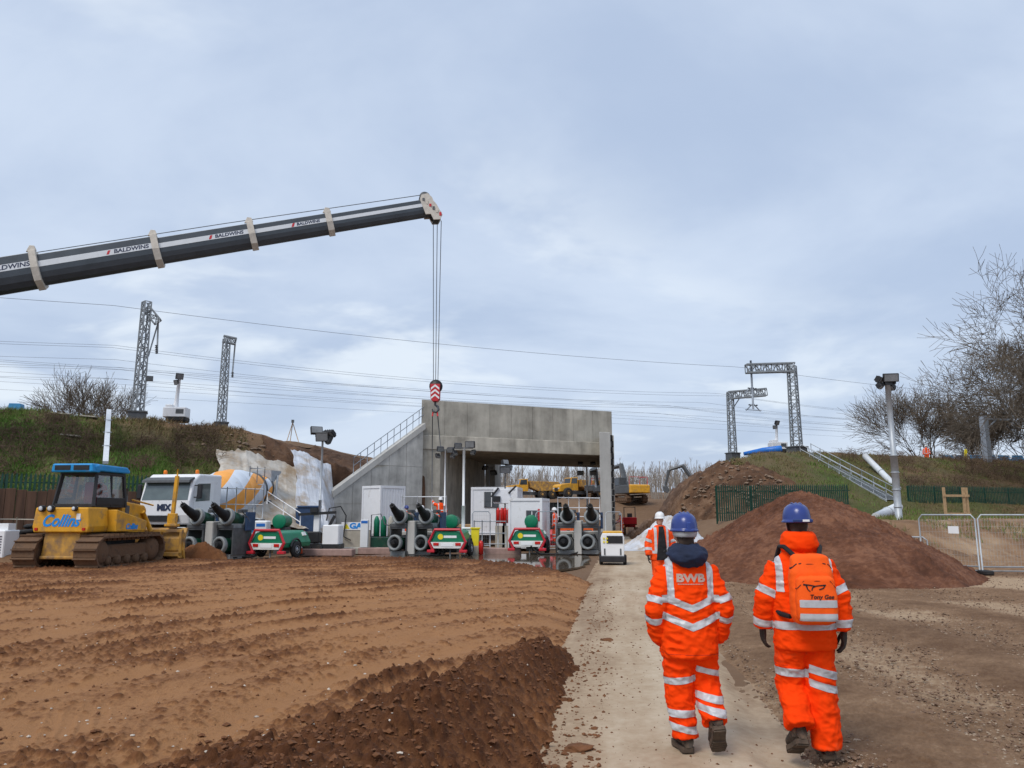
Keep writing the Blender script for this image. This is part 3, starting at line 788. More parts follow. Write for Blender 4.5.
for k in range(NP_):
    w = BW / NP_
    part('parapet_panel', conc_panel, bridge, lambda m: slab(m, k * w + 0.006, (k + 1) * w - 0.006, 0.0 + 0.006 * (k % 2), 0.33, 6.955, 9.3))
part('far_parapet', conc_panel, bridge, lambda m: slab(m, 0, BW, 16.7, 17.0, 7.2, 9.2))
part('abutment', conc, bridge, lambda m: slab(m, 0.02, 1.35, 0.05, 17.0, -0.3, 6.118))
part('abutment', conc, bridge, lambda m: slab(m, BW - 1.1, BW - 0.02, 0.05, 17.0, -0.3, 6.118))
part('wing_wall', conc_light, bridge, lambda m: slab(m, 1.36, 2.3, 17.1, 20.5, -0.3, 6.4))
# right wing wall, seen end on
rw = part('wing_wall', conc_light, bridge, lambda m: slab(m, BW - 1.0, BW - 0.12, -3.2, -0.10, -0.3, 7.4), 0.03)
part('drainage_membrane', black_rubber, rw, lambda m: [m.box(B(BW - 0.03 + 0.06 * (k % 2), -2.4 + 0.0 * k, 0.35 + k * 0.42), (0.16, 1.0, 0.36), rot=RZ(-math.atan2(TX, TY))) for k in range(17)])
# left wing wall with its coping and sloping handrail
W0, W1 = Vector((0.05, -0.12, 0)), Vector((-4.75, -4.1, 0))
wd = (W1 - W0).normalized(); wnm = Vector((wd.y, -wd.x, 0))
if wnm.y > 0: wnm = -wnm
ZT0, ZT1 = 7.62, 3.2
def wing(m, a, b, t0, t1, n0, n1, cap=None):
    L = (W1 - W0).length
    p = lambda t, n, z: W0 + wd * (t * L) + wnm * n + Vector((0, 0, z))
    zt = lambda t: ZT0 + (ZT1 - ZT0) * t
    vv = [p(t0, n0, a(t0)), p(t1, n0, a(t1)), p(t1, n0, b(t1)), p(t0, n0, b(t0)), p(t0, n1, a(t0)), p(t1, n1, a(t1)), p(t1, n1, b(t1)), p(t0, n1, b(t0))]
    m.add(vv, [(0, 1, 2, 3), (7, 6, 5, 4), (0, 4, 5, 1), (3, 2, 6, 7), (0, 3, 7, 4), (1, 5, 6, 2)])
zt = lambda t: ZT0 + (ZT1 - ZT0) * t
ww = part('wing_wall', conc, bridge, lambda m: wing(m, lambda t: -0.3, lambda t: zt(t) - 0.402, 0.004, 0.996, -0.35, 0.165))
NW = 5
for k in range(NW):
    for (za_, zb_) in ((0.0, 2.4), (2.4, 4.8), (4.8, 9.0)):
        t0_, t1_ = k / NW + 0.002, (k + 1) / NW - 0.002
        if za_ + 0.05 > zt(t0_) - 0.45: continue
        # the panel ends where the sloping coping begins
        part('wall_panel', conc_wing, ww, lambda m: wing(m, lambda t: za_ - (0.3 if za_ == 0 else -0.01), lambda t: max(za_ + 0.02, min(zb_ - 0.01, zt(t) - 0.41)), t0_, t1_, 0.16, 0.2))
part('coping', conc_light, ww, lambda m: wing(m, lambda t: zt(t) - 0.398, zt, -0.02, 1.01, -0.40, 0.26))
hr = part('handrail', rail_grey, bridge, lambda m: None or [m.tube([W0 + wd * (t * 6.2) + wnm * -0.1 + Vector((0, 0, zt(t) + h)) for t in (-0.06, 0.35, 0.78)], 0.024, 6) for h in (0.55, 1.05)] and [
    m.tube([W0 + wd * (t * 6.2) + wnm * -0.1 + Vector((0, 0, zt(t) - 0.05)), W0 + wd * (t * 6.2) + wnm * -0.1 + Vector((0, 0, zt(t) + 1.06))], 0.022, 6) for t in np.linspace(-0.05, 0.78, 12)])

# ------------------------------------------------------------------ overhead line equipment
RAIL_Z = 7.6
mast_grey = mat('mast_grey', (0.25, 0.27, 0.285), 0.6, 0.2, 0.2, 5)
def lattice(m, a, b, w, h, n, up=(0, 0, 1), r=0.03, taper=1.0):
    """square lattice girder from a to b, n bays"""
    a, b = Vector(a), Vector(b); d = (b - a).normalized()
    u = Vector(up)
    if abs(d.dot(u)) > 0.95: u = Vector((EX, EY, 0))
    x = d.cross(u).normalized(); y = x.cross(d)
    cor = lambda t, i, j: a + (b - a) * t + x * (i * w / 2 * (1 + (taper - 1) * t)) + y * (j * h / 2 * (1 + (taper - 1) * t))
    for i in (-1, 1):
        for j in (-1, 1):
            m.beam(cor(0, i, j), cor(1, i, j), r * 2.2)
    for k in range(n):
        t0, t1 = k / n, (k + 1) / n
        for (p, q) in (((-1, -1), (1, -1)), ((1, -1), (1, 1)), ((1, 1), (-1, 1)), ((-1, 1), (-1, -1))):
            if k % 2: p, q = q, p
            m.beam(cor(t0, *p), cor(t1, *q), r * 1.3)
            m.beam(cor(t1, *p), cor(t1, *q), r * 1.1)
def rail_mast(px, py0, py1, Y, label, w=0.62, stub=None):
    p0, p1 = at(px, py0, Y), at(px, py1, Y)
    H = p1.z - p0.z
    e = empty('overhead_line_mast', p0, ANG, label, 'mast', 'lattice masts of the railway')
    part('lattice_column', mast_grey, e, lambda m: lattice(m, (0, 0, 0.4), (0, 0, H), w, w * 0.8, 12, r=0.042, taper=0.8))
    part('base_plinth', dark_steel, e, lambda m: (m.box((0, 0, 0.05), (w * 1.7, w * 1.5, 0.9)), m.box((0, 0, 0.43), (w * 1.9, w * 1.7, 0.10))), 0.02)
    return e, H
e, H = rail_mast(137, 419, 302, 48, 'tall lattice steel mast with a drop bracket on the left embankment')
part('bracket_arm', mast_grey, e, lambda m: (lattice(m, (-0.1, 0, H - 0.3), (0.75, -0.1, H - 1.3), 0.35, 0.45, 3, r=0.045), m.tube([(0.75, 0, H - 0.9), (0.85, 0, H - 3.3)], 0.06, 6), m.tube([(0.75, 0, H - 1.4), (0.35, 0, H - 3.6)], 0.05, 6)))
part('insulator', dark_steel, e, lambda m: [m.lathe([(0.05, 0), (0.11, 0.05), (0.05, 0.10)], (0.78 + 0.01 * k, 0, H - 2.9 - 0.12 * k), n=8) for k in range(5)])
part('floodlight', dark_steel, e, lambda m: m.box((0.55, -0.3, 2.6), (0.4, 0.35, 0.3)))
e, H = rail_mast(221, 428, 339, 63, 'smaller lattice steel mast standing behind the concrete mixer drum')
part('bracket_arm', mast_grey, e, lambda m: (lattice(m, (-0.3, 0, H), (0.75, 0, H - 0.15), 0.35, 0.5, 3, r=0.05), m.tube([(0.7, 0, H), (0.62, 0, H - 3.0)], 0.07, 6)))
part('insulator', dark_steel, e, lambda m: [m.lathe([(0.05, 0), (0.12, 0.05), (0.05, 0.10)], (0.64, 0, H - 2.9 - 0.12 * k), n=8) for k in range(4)])
e, H = rail_mast(797, 452, 366, 67, 'square portal mast whose arm reaches towards the other gantry', 0.78)
R1 = e
gx = at(752, 377, 67) - at(797, 366, 67)
loc = RZ(-ANG).to_3x3() @ gx
part('gantry_arm', mast_grey, e, lambda m: lattice(m, (0.3, 0, H - 0.1), (loc.x, loc.y, H - 0.25), 0.55, 0.75, 9, r=0.055))
dp = RZ(-ANG).to_3x3() @ (at(757, 377, 67) - at(797, 366, 67))
da = part('drop_tube', rail_grey, e, lambda m: (m.tube([(dp.x, dp.y, H + 0.5), (dp.x, dp.y, H - 3.9)], 0.09, 6),))
part('registration_arm', rail_grey, da, lambda m: [m.tube([(dp.x, dp.y, H - z), (dp.x + sx * L_, dp.y, H - z - 0.65)], 0.05, 6) for z, L_ in ((1.9, 0.9), (3.4, 0.8)) for sx in (-1, 1)] + [m.tube([(dp.x - 0.9, dp.y, H - z - 0.6), (dp.x + 0.9, dp.y, H - z - 0.6)], 0.035, 6) for z in (1.9, 3.4)])
part('insulator', dark_steel, da, lambda m: [m.lathe([(0.05, 0), (0.13, 0.06), (0.05, 0.12)], (dp.x + sx * 0.4, dp.y, H - z - 0.2), n=8) for z in (1.9, 3.4) for sx in (-1, 1)])
e, H = rail_mast(733, 457, 393, 86, 'slimmer portal mast standing farther back at the end of the right embankment', 0.72)
gx = RZ(-ANG).to_3x3() @ (at(769, 389, 86) - at(733, 393, 86))
part('gantry_arm', mast_grey, e, lambda m: (lattice(m, (-0.3, 0, H - 0.3), (gx.x, gx.y, H + 0.1), 0.6, 0.8, 9, r=0.06), m.tube([(0.3, 0, H - 1.8), (1.3, 0, H - 0.6)], 0.06, 6)))
p0 = at(988, 462, 72)
e = empty('overhead_line_post', p0, ANG, 'plain grey steel post behind the blue barriers on the embankment', 'mast')
part('post', rail_grey, e, lambda m: m.beam((0, 0, -0.4), (0, 0, at(986, 416, 72).z - p0.z), 0.62, 0.5))
part('cantilever_arm', rail_grey, e, lambda m: (m.beam((0, 0, 4.1), (3.6, 0, 4.2), 0.16), m.beam((0, 0, 2.9), (1.8, 0, 4.1), 0.1)))
# wires
wire_m = mat('wire', (0.16, 0.17, 0.19), 0.6, 0.3, 0.1)
def wire(n, z, r, label, sag=0.35, s0=-75, s1=125, span=50.0, off=-19.0):
    pts = []
    for k in range(140):
        s = s0 + (s1 - s0) * k / 139
        ph = ((s - off) / span) % 1.0
        pts.append(rail_pt(s, n, z - sag * 4 * ph * (1 - ph)))
    m = MB(); m.tube(pts, r, 4, smooth=False)
    tag(m.build('overhead_wire', wire_m), label, 'wire', 'wires of the overhead line')
wire(-4.5, 14.75, 0.013, 'single highest wire running above the other overhead wires', 0.5)
k = 0
for n, zc_, zm_ in ((-6, 10.95, 12.35), (-8, 11.4, 12.9), (-10, 10.95, 12.3), (-14, 10.9, 12.3), (-16, 11.5, 12.8), (-18, 10.9, 12.25)):
    wire(n, zm_, 0.009, 'sagging catenary wire among the overhead lines behind the bridge', 0.75)
    wire(n, zc_, 0.008, 'straight contact wire among the overhead lines behind the bridge', 0.05)

# ------------------------------------------------------------------ the crane boom coming in from the left
boom_dark = mat('boom_grey', (0.055, 0.066, 0.078), 0.38, 0.1, 0.15, 1.5, spec=0.5)
boom_white = mat('boom_white', (0.62, 0.64, 0.66), 0.4, 0, 0.05)
boom_ring = mat('boom_collar', (0.55, 0.50, 0.43), 0.6, 0, 0.15, 5)
letter_dark = mat('letter_navy', (0.02, 0.03, 0.07), 0.5)
letter_red = mat('letter_red', (0.5, 0.02, 0.03), 0.5)
bt = at(430, 209, 40.0); bl = at(0, 279, 35.0)
ax_ = (bt - bl).normalized()
crane = empty('mobile_crane_boom', bl, 0, 'long dark grey telescopic crane boom with a white stripe reaching over the bridge', 'crane')
sidev = Vector((0, -1, 0)); sidev = (sidev - ax_ * sidev.dot(ax_)).normalized()
upv = sidev.cross(ax_) * -1
if upv.z < 0: upv = -upv
def BP(t, side, up): return ax_ * t + sidev * side + upv * up
Ltot = (bt - bl).length
def boom_section(t0, t1, h):
    w = h * 0.78
    prof = [(-0.5, 0.5), (0.5, 0.5), (0.5, 0.02), (0.46, -0.14), (0.36, -0.32), (0.2, -0.45), (0.0, -0.5), (-0.2, -0.45), (-0.36, -0.32), (-0.46, -0.14), (-0.5, 0.02)]
    def f(m):
        n = len(prof)
        vv = [BP(t, a * w, b * h) for t in (t0, t1) for a, b in prof]
        m.add(vv, [tuple(range(n)), tuple(range(2 * n - 1, n - 1, -1))] + [(i, i + n, (i + 1) % n + n, (i + 1) % n) for i in range(n)])
    o_ = part('boom_section', boom_dark, crane, f, 0.02)
    for sgn in (1, -1):
        def g(m):
            a, b_ = 0.04 * h, 0.25 * h
            x0, x1 = sgn * (0.5 * w + 0.003), sgn * (0.5 * w + 0.012)
            vv = [BP(t, x, u) for t in (t0 + 0.02, t1 - 0.02) for x in (x0, x1) for u in (a, b_)]
            m.add(vv, [(0, 1, 3, 2), (4, 6, 7, 5), (0, 2, 6, 4), (1, 5, 7, 3), (0, 4, 5, 1), (2, 3, 7, 6)])
        part('white_stripe', boom_white, o_, g)
    def tp(m):
        vv = [BP(t, x, u) for t in (t0, t1) for x in (-w * 0.42, w * 0.42) for u in (0.503 * h, 0.53 * h)]
        m.add(vv, [(0, 1, 3, 2), (4, 6, 7, 5), (0, 2, 6, 4), (1, 5, 7, 3), (0, 4, 5, 1), (2, 3, 7, 6)])
    part('top_plate', boom_white, o_, tp)
    return o_, w
def t_of(px):
    best = min(np.linspace(-0.4, 1.02, 1500), key=lambda q: abs((lambda P: (P.x / (CP * P.y + SP * (P.z - CAM_H))) * FPX + 512 - px)(bl + ax_ * (q * Ltot))))
    return best * Ltot
t_c = [t_of(p_) for p_ in (36, 155, 250, 327, 430)]
hs = [1.62, 1.40, 1.22, 1.05, 0.92]
starts = [-14.0] + t_c[:4]
for k in range(5):
    sec, w = boom_section(starts[k], t_c[k] + (0.0 if k == 4 else 0.15), hs[k])
    h = hs[k]
    if k < 4:
        def ring(m, tt=t_c[k], hh=h, w_=w):
            prof = [(-0.5, 0.5), (0.5, 0.5), (0.5, 0.02), (0.36, -0.32), (0.0, -0.5), (-0.36, -0.32), (-0.5, 0.02)]
            for (a, b_) in ((0.0, 0.32),):
                n = len(prof)
                vv = [BP(tt + d_, p_[0] * (w_ + 0.16), p_[1] * (hh + 0.20) - 0.02) for d_ in (a, b_) for p_ in prof]
                m.add(vv, [tuple(range(n)), tuple(range(2 * n - 1, n - 1, -1))] + [(i, i + n, (i + 1) % n + n, (i + 1) % n) for i in range(n)])
            for sx in (-1, 1):
                m.add([BP(tt + a_, sx * w_ * 0.5, hh * 0.55 + b_) for a_, b_ in ((-0.1, 0), (0.35, 0), (0.3, 0.24), (0.1, 0.3))] + [BP(tt + a_, sx * w_ * 0.4, hh * 0.55 + b_) for a_, b_ in ((-0.1, 0), (0.35, 0), (0.3, 0.24), (0.1, 0.3))],
                      [(0, 1, 2, 3), (7, 6, 5, 4), (0, 4, 5, 1), (1, 5, 6, 2), (2, 6, 7, 3), (3, 7, 4, 0)])
        part('collar', boom_ring, crane, ring, 0.02)
        tc_ = t_c[k] - 0.95
        text_part('lettering', 'BALDWINS', 0.30 * h / 1.5, letter_dark, sec, frame_M(BP(tc_, w * 0.5 + 0.016, 0.15 * h), ax_, upv), 0.15, 0.002, 0.008, 1.15)
        part('logo', letter_red, sec, lambda m, tt=tc_ - 1.12 * h / 1.5, w_=w, hh=h: m.add([BP(tt + a_, w_ * 0.5 + 0.017, 0.15 * hh + b_) for a_, b_ in ((-0.1, -0.1), (0.02, -0.1), (0.12, 0.1), (0.0, 0.1))], [(0, 1, 2, 3)]))
# boom head
def head(m):
    t = t_c[4]
    for sx in (-1, 1):
        pr = [(-0.5, 0.50), (-0.35, 0.74), (0.02, 0.78), (0.20, 0.50), (0.22, 0.30), (0.34, 0.05), (0.50, -0.62), (0.30, -0.85), (-0.05, -0.80), (-0.12, -0.45), (-0.4, -0.42)]
        vv = [BP(t + a, sx * 0.32 + d_, b_) for d_ in (0, 0.06) for a, b_ in pr]
        n = len(pr)
        m.add(vv, [tuple(range(n)), tuple(range(2 * n - 1, n - 1, -1))] + [(i, i + n, (i + 1) % n + n, (i + 1) % n) for i in range(n)])
part('boom_head', boom_ring, crane, head)
part('sheave', dark_steel, crane, lambda m: [m.lathe([(0.1, -0.04), (0.30, -0.04), (0.26, 0), (0.30, 0.04), (0.1, 0.04)], BP(t_c[4] + a, s_ * 0.2, b_), sidev, 16) for a, b_ in ((0.22, -0.45), (-0.15, 0.66)) for s_ in (-1, 0, 1)])
part('head_cover', black_paint, crane, lambda m: m.add([BP(t_c[4] + a, s_, b_) for a, b_ in ((0.05, -0.55), (0.47, -0.55), (0.29, -0.83), (-0.03, -0.78)) for s_ in (-0.30, 0.30)], [(0, 1, 3, 2), (2, 3, 5, 4), (4, 5, 7, 6), (6, 7, 1, 0), (0, 2, 4, 6), (7, 5, 3, 1)]))
part('hoist_rope', dark_steel, crane, lambda m: m.tube([BP(-14, 0.1, 1.05), BP(Ltot * 0.5, 0.1, 0.98), BP(t_c[4] - 0.2, 0.1, 0.85)], 0.022, 5))
HK = at(435.5, 391, 40.0)
tip = bl + BP(t_c[4] + 0.22, 0, -0.75)
for q_ in range(6): part('head_bracket', (dark_steel, boom_ring, letter_red)[q_ % 3], crane, lambda m: m.box(BP(t_c[4] - 0.3 + 0.14 * q_, 0.385, 0.45 - 0.2 * q_), (0.12, 0.05, 0.16 + 0.04 * (q_ % 2))))
rope = empty('hoist_ropes', (HK.x, HK.y, HK.z), 0, 'long thin steel hoist ropes hanging from the crane boom tip', 'rope')
for k, dxx in enumerate((-0.17, 0.0, 0.17)):
    m = MB(); m.tube([tip - HK + Vector((dxx * 1.3, 0, 0)), Vector((dxx * 0.7, 0, 0.5))], 0.02, 5)
    m.build('rope', dark_steel, rope)
hook = empty('hook_block', HK, 0, 'red and white chevron crane hook block hanging before the bridge parapet', 'hook')
part('sheave_housing', black_paint, hook, lambda m: m.lathe([(0.02, -0.19), (0.34, -0.18), (0.36, 0), (0.34, 0.18), (0.02, 0.19)], (0.02, 0, 0.25), (0, 1, 0), 18))
part('cheek_plate', letter_red, hook, lambda m: m.prism([(-0.26, 0.35), (0.26, 0.35), (0.24, -0.45), (0.12, -0.58), (-0.12, -0.58), (-0.24, -0.45)], -0.24, 0.24, 'y'), 0.02)
def chev(m):
    for z in (0.22, -0.03, -0.28):
        for sx in (-1, 1):
            m.prism([(0, z + 0.10), (sx * 0.22, z - 0.08), (sx * 0.22, z - 0.19), (0, z - 0.01)], -0.246, -0.243, 'y')
part('chevrons', white_clean, hook, chev)
part('hook', dark_steel, hook, lambda m: m.tube([(0, 0, -0.55), (0, 0, -0.75), (0.14, 0, -0.85), (0.17, 0, -1.0), (0.05, 0, -1.13), (-0.12, 0, -1.08), (-0.15, 0, -0.98)], [0.06, 0.06, 0.07, 0.08, 0.08, 0.06, 0.03], 8))
part('shackle', letter_red, hook, lambda m: [m.tube([(x, 0, -1.05), (x * 1.4, 0, -1.35)], 0.045, 6) for x in (-0.1, 0.1)])
sl = empty('lifting_chains', HK, 0, 'two thin chain slings dangling below the crane hook', 'chain')
for (xa, px, py) in ((-0.14, 432, 492), (0.14, 441, 452)):
    q = at(px, py, 40) - HK
    m = MB(); m.tube([(xa, 0, -1.3), q], 0.026, 5)
    m.build('chain', dark_steel, sl)
# ------------------------------------------------------------------ bulldozer
def wheel(m, c, r, w, ax=(1, 0, 0), n=20, hub=0.45):
    ax = Vector(ax); c = Vector(c)
    m.lathe([(r * hub, -w / 2 + 0.04), (r * 0.82, -w / 2), (r * 0.96, -w / 2 + 0.05), (r, -w * 0.25), (r, w * 0.25), (r * 0.96, w / 2 - 0.05), (r * 0.82, w / 2), (r * hub, w / 2 - 0.04)], c, ax, n)
def rim(m, c, r, w, ax=(1, 0, 0), n=14):
    m.lathe([(r * 0.12, -w / 2 - 0.0), (r * 0.2, -w / 2 + 0.03), (r * 0.42, -w / 2 + 0.07), (r * 0.5, -w / 2 + 0.015), (r * 0.5, w / 2 - 0.015), (r * 0.42, w / 2 - 0.07), (r * 0.2, w / 2 - 0.03), (r * 0.12, w / 2)], Vector(c), Vector(ax), n)
def track_path(L, H, n):
    """points and tangents round a track loop in the (y, z) plane, bottom at z=0"""
    r = H / 2; st = L - H
    per = 2 * st + 2 * math.pi * r
    out = []
    for k in range(n):
        d = per * k / n
        if d < st: y, z, a = -st / 2 + d, 0, 0
        elif d < st + math.pi * r:
            t_ = (d - st) / r; y, z, a = st / 2 + r * math.sin(t_), r - r * math.cos(t_), t_
        elif d < 2 * st + math.pi * r: y, z, a = st / 2 - (d - st - math.pi * r), H, math.pi
        else:
            t_ = (d - 2 * st - math.pi * r) / r; y, z, a = -st / 2 - r * math.sin(t_), r + r * math.cos(t_), math.pi + t_
        out.append((y, z, a))
    return out, per / n
def crawler(parent, xc, w, L, H, name='track', m_=None, nsh=34):
    pts, pitch = track_path(L, H, nsh)
    def f(m):
        for y, z, a in pts:
            T = Matrix.Translation((xc, y, z)) @ RX(a)
            m.box((0, 0, 0.05), (w, pitch * 0.94, 0.07), T)
            m.box((0, -pitch * 0.38, -0.015), (w, 0.03, 0.07), T)
            m.box((0, 0, 0.13), (w * 0.35, pitch * 0.7, 0.1), T)
    o_ = part(name, m_ or track_mud, parent, f)
    part('track_frame', track_mud, o_, lambda m: m.box((xc, 0, H * 0.5), (w * 0.45, L - H * 0.9, H * 0.42), ch=0.05))
    for yc in (-(L - H) / 2, (L - H) / 2):
        part('sprocket', track_mud, o_, lambda m: m.lathe([(0.05, -w * 0.36), (H * 0.28, -w * 0.36), (H * 0.40, -w * 0.2), (H * 0.40, w * 0.2), (H * 0.28, w * 0.36), (0.05, w * 0.36)], (xc, yc, H * 0.5), (1, 0, 0), 16))
    for k in range(5):
        part('roller', track_mud, o_, lambda m: m.lathe([(0.03, -w * 0.3), (0.14, -w * 0.3), (0.14, w * 0.3), (0.03, w * 0.3)], (xc, -(L - H) * 0.36 + k * (L - H) * 0.18, 0.24), (1, 0, 0), 10))
    return o_
DZ = ground_at(66, 566, 0.17)
DZ = Vector((-13.73, 25.5, 0.12))
dozer = empty('bulldozer', DZ, rad(-5), 'muddy yellow bulldozer with a blue cab roof, seen from behind on the soil field', 'bulldozer')
dozer.scale = (0.92, 1, 1)
for xc in (-1.08, 1.08): crawler(dozer, xc, 0.80, 3.9, 1.02)
part('rear_tank', yellow, dozer, lambda m: m.prism([(-1.0, 1.30), (-0.95, 1.12), (0.95, 1.12), (1.0, 1.30), (0.93, 1.88), (-0.93, 1.88)], -1.75, -0.75, 'y'), 0.04)
part('fender', yellow, dozer, lambda m: [m.prism([(-0.75, 1.12), (1.0, 1.12), (1.0, 1.45), (-0.75, 1.82)], x0, x1, 'x') for x0, x1 in ((0.55, 1.28), (-1.28, -0.55))], 0.03)
part('hitch_box', yellow_worn, dozer, lambda m: (m.prism([(-0.62, 1.118), (0.62, 1.118), (0.70, 0.34), (-0.70, 0.34)], -1.62, -1.0, 'y'), m.box((0, -1.66, 0.36), (1.35, 0.12, 0.10))), 0.03)
part('belly', dark_steel, dozer, lambda m: m.box((0, 0, 0.72), (1.1, 3.0, 0.7)))
cab = part('cab_frame', black_paint, dozer, lambda m: (
    m.prism([(-0.72, 1.885), (0.72, 1.885), (0.72, 2.0), (-0.72, 2.0)], -1.25, 0.55, 'y'),
    [m.beam((sx * 0.72, -1.22, 1.9), (sx * 0.62, -1.05, 2.98), 0.11) for sx in (-1, 1)],
    [m.beam((sx * 0.70, 0.50, 1.9), (sx * 0.62, 0.38, 2.98), 0.11) for sx in (-1, 1)],
    [m.beam((sx * 0.71, -0.30, 1.9), (sx * 0.63, -0.30, 2.98), 0.07) for sx in (-1, 1)],
    m.box((0, -0.34, 2.96), (1.36, 1.55, 0.10)), [m.box((sx * 0.73, -0.35, 2.08), (0.03, 1.5, 0.24)) for sx in (-1, 1)]), 0.015)
def quad(m, a, b, c, d): m.add([a, b, c, d], [(0, 1, 2, 3)])
part('rear_window', clear_glass, cab, lambda m: quad(m, (-0.66, -1.19, 2.0), (0.66, -1.19, 2.0), (0.58, -1.04, 2.93), (-0.58, -1.04, 2.93)))
for sx in (-1, 1):
    part('side_window', clear_glass, cab, lambda m: quad(m, (sx * 0.715, -1.17, 2.2), (sx * 0.715, -0.33, 2.2), (sx * 0.635, -0.33, 2.92), (sx * 0.635, -1.02, 2.92)))
    part('door_window', clear_glass, cab, lambda m: quad(m, (sx * 0.715, -0.27, 2.0), (sx * 0.712, 0.46, 2.0), (sx * 0.635, 0.38, 2.92), (sx * 0.635, -0.27, 2.92)))
part('seat', letter_red, dozer, lambda m: (m.box((0.1, -0.5, 2.35), (0.5, 0.16, 0.7), ch=0.04), m.box((0.1, -0.2, 2.08), (0.5, 0.5, 0.15), ch=0.04)))
roof = part('roof', blue_paint, dozer, lambda m: (m.prism([(-1.32, 3.02), (0.56, 3.02), (0.58, 3.10), (0.4, 3.22), (-1.1, 3.24), (-1.36, 3.18)], -0.76, 0.76, 'x'), m.prism([(-0.76, 2.98), (0.76, 2.98), (0.72, 3.25), (-0.72, 3.25)], -1.46, -1.05, 'y')), 0.05)
for sx in (-1, 1):
    part('air_grille', black_paint, roof, lambda m: (m.box((sx * 0.34, -1.468, 3.12), (0.56, 0.016, 0.15)),))
for x_, r_l in ((-0.66, 0.10), (-0.34, 0.11), (0.5, 0.08)):
    l_ = part('rear_lamp', black_paint, dozer, lambda m: m.lathe([(0.03, 0.0), (r_l, 0.02), (r_l, 0.14), (r_l * 0.8, 0.16)], (x_, -1.72, 1.84), (0, -1, 0), 12))
    part('lens', lamp_face, l_, lambda m: m.lathe([(r_l * 0.78, 0.161), (r_l * 0.4, 0.172), (0.01, 0.175)], (x_, -1.72, 1.84), (0, -1, 0), 12))
for sx in (-1, 1):
    part('tail_lamp', lamp_red, dozer, lambda m: m.box((sx * 0.84, -1.76, 1.22), (0.10, 0.04, 0.08)))
text_part('lettering', 'Collins', 0.50, letter_blue, dozer, frame_M((-0.02, -1.757, 1.46), (1, 0, 0), (0, 0, 1)), 0.45, 0.003, 0.014, 0.95)
text_part('lettering', 'Collins', 0.24, letter_blue, dozer, frame_M((1.285, 0.1, 1.27), (0, 1, 0), (0, 0, 1)), 0.35, 0.003, 0.012)
part('sticker', white_clean, dozer, lambda m: m.box((0.62, -1.757, 1.60), (0.14, 0.012, 0.18)))
hood = part('engine_hood', yellow, dozer, lambda m: m.prism([(0.56, 1.0), (2.05, 1.0), (2.05, 1.85), (1.9, 1.98), (0.56, 2.12)], -0.56, 0.56, 'x'), 0.05)
for sx in (-1, 1):
    part('hood_vent', dark_steel, hood, lambda m: m.prism([(0.72, 1.55), (0.95, 1.45), (0.98, 1.95), (0.74, 1.98)], sx * 0.562, sx * 0.57, 'x'))
    text_part('lettering', 'Collins', 0.26, letter_blue, hood, frame_M((sx * 0.572, 1.4, 1.42), (0, sx, 0), (0, 0, 1)), 0.35, 0.003, 0.012)
part('exhaust', dark_steel, hood, lambda m: m.tube([(0.25, 1.2, 2.0), (0.25, 1.2, 2.55)], 0.06, 8))
for sx in (-1, 1):
    part('push_arm', yellow_worn, dozer, lambda m: (m.beam((sx * 0.58, -0.2, 0.55), (sx * 0.58, 2.6, 0.45), 0.2, 0.28),), 0.02)
    part('lift_cylinder', yellow, dozer, lambda m: (m.tube([(sx * 0.62, 1.7, 1.75), (sx * 0.62, 2.3, 1.1)], 0.085, 8), m.tube([(sx * 0.62, 2.3, 1.1), (sx * 0.62, 2.62, 0.75)], 0.045, 8)))
blade = part('blade', yellow_worn, dozer, lambda m: (m.prism([(2.72, 0.02), (2.80, 0.02), (2.68, 0.4), (2.70, 0.8), (2.86, 1.18), (2.76, 1.18), (2.58, 0.8), (2.56, 0.4)], -1.85, 1.85, 'x'), [m.box((x_, 2.55, 0.6), (0.10, 0.16, 0.95)) for x_ in (-1.75, -0.9, 0.9, 1.75)], m.box((0, 2.56, 1.08), (3.6, 0.12, 0.10)), m.box((0, 2.54, 0.25), (3.6, 0.14, 0.14))), 0.015)
gm_ = part('mast_bracket', yellow, dozer, lambda m: (m.box((1.30, 2.6, 1.45), (0.34, 0.18, 0.5)), m.box((1.30, 2.6, 1.28), (0.5, 0.26, 0.1))), 0.02)
part('mast_pole', yellow, gm_, lambda m: (m.beam((1.30, 2.6, 1.6), (1.36, 2.62, 3.05), 0.12), m.tube([(1.36, 2.62, 3.05), (1.36, 2.62, 3.3)], 0.03, 6)))
part('step_rail', yellow, dozer, lambda m: m.tube([(0.9, 0.6, 2.15), (0.9, 1.9, 1.98)], 0.03, 6))
# driver in the cab
DRV = (dozer, (0.1, -0.35, 1.62))

# soil pushed up by the blade
def mound(name, cx, cy, rx, ry, h, material, label, cat, seed, z0=0.0, n=90, group=None):
    g = np.linspace(-1.25, 1.25, n)
    A, B_ = np.meshgrid(g, g)
    X = cx + A * rx; Y = cy + B_ * ry
    r2 = A * A + B_ * B_
    Z = z0 + h * np.maximum(1 - r2, 0) ** 0.8 * (1 + 0.4 * fbm(X, Y, 0.8, 4, 0.55, seed)) - 0.25 * sstep(0.95, 1.3, r2) + 0.8 * clods(X, Y, 0.14, seed + 3, 0.6, 0.2, 0.55) * (r2 < 1.1)
    o_ = mesh_np(name, np.stack([X, Y, Z], -1).reshape(-1, 3), grid_faces(n, n), material, attrs={'loose': np.clip(0.7 + 0.5 * fbm(X, Y, 0.7, 3, 0.5, seed + 5), 0, 1).ravel()})
    return tag(o_, label, cat, group)
mound('pushed_soil', -11.6, 29.0, 1.0, 0.7, 0.6, clay, 'loose brown soil heaped up in front of the bulldozer blade', 'soil heap', 131, 0.1)

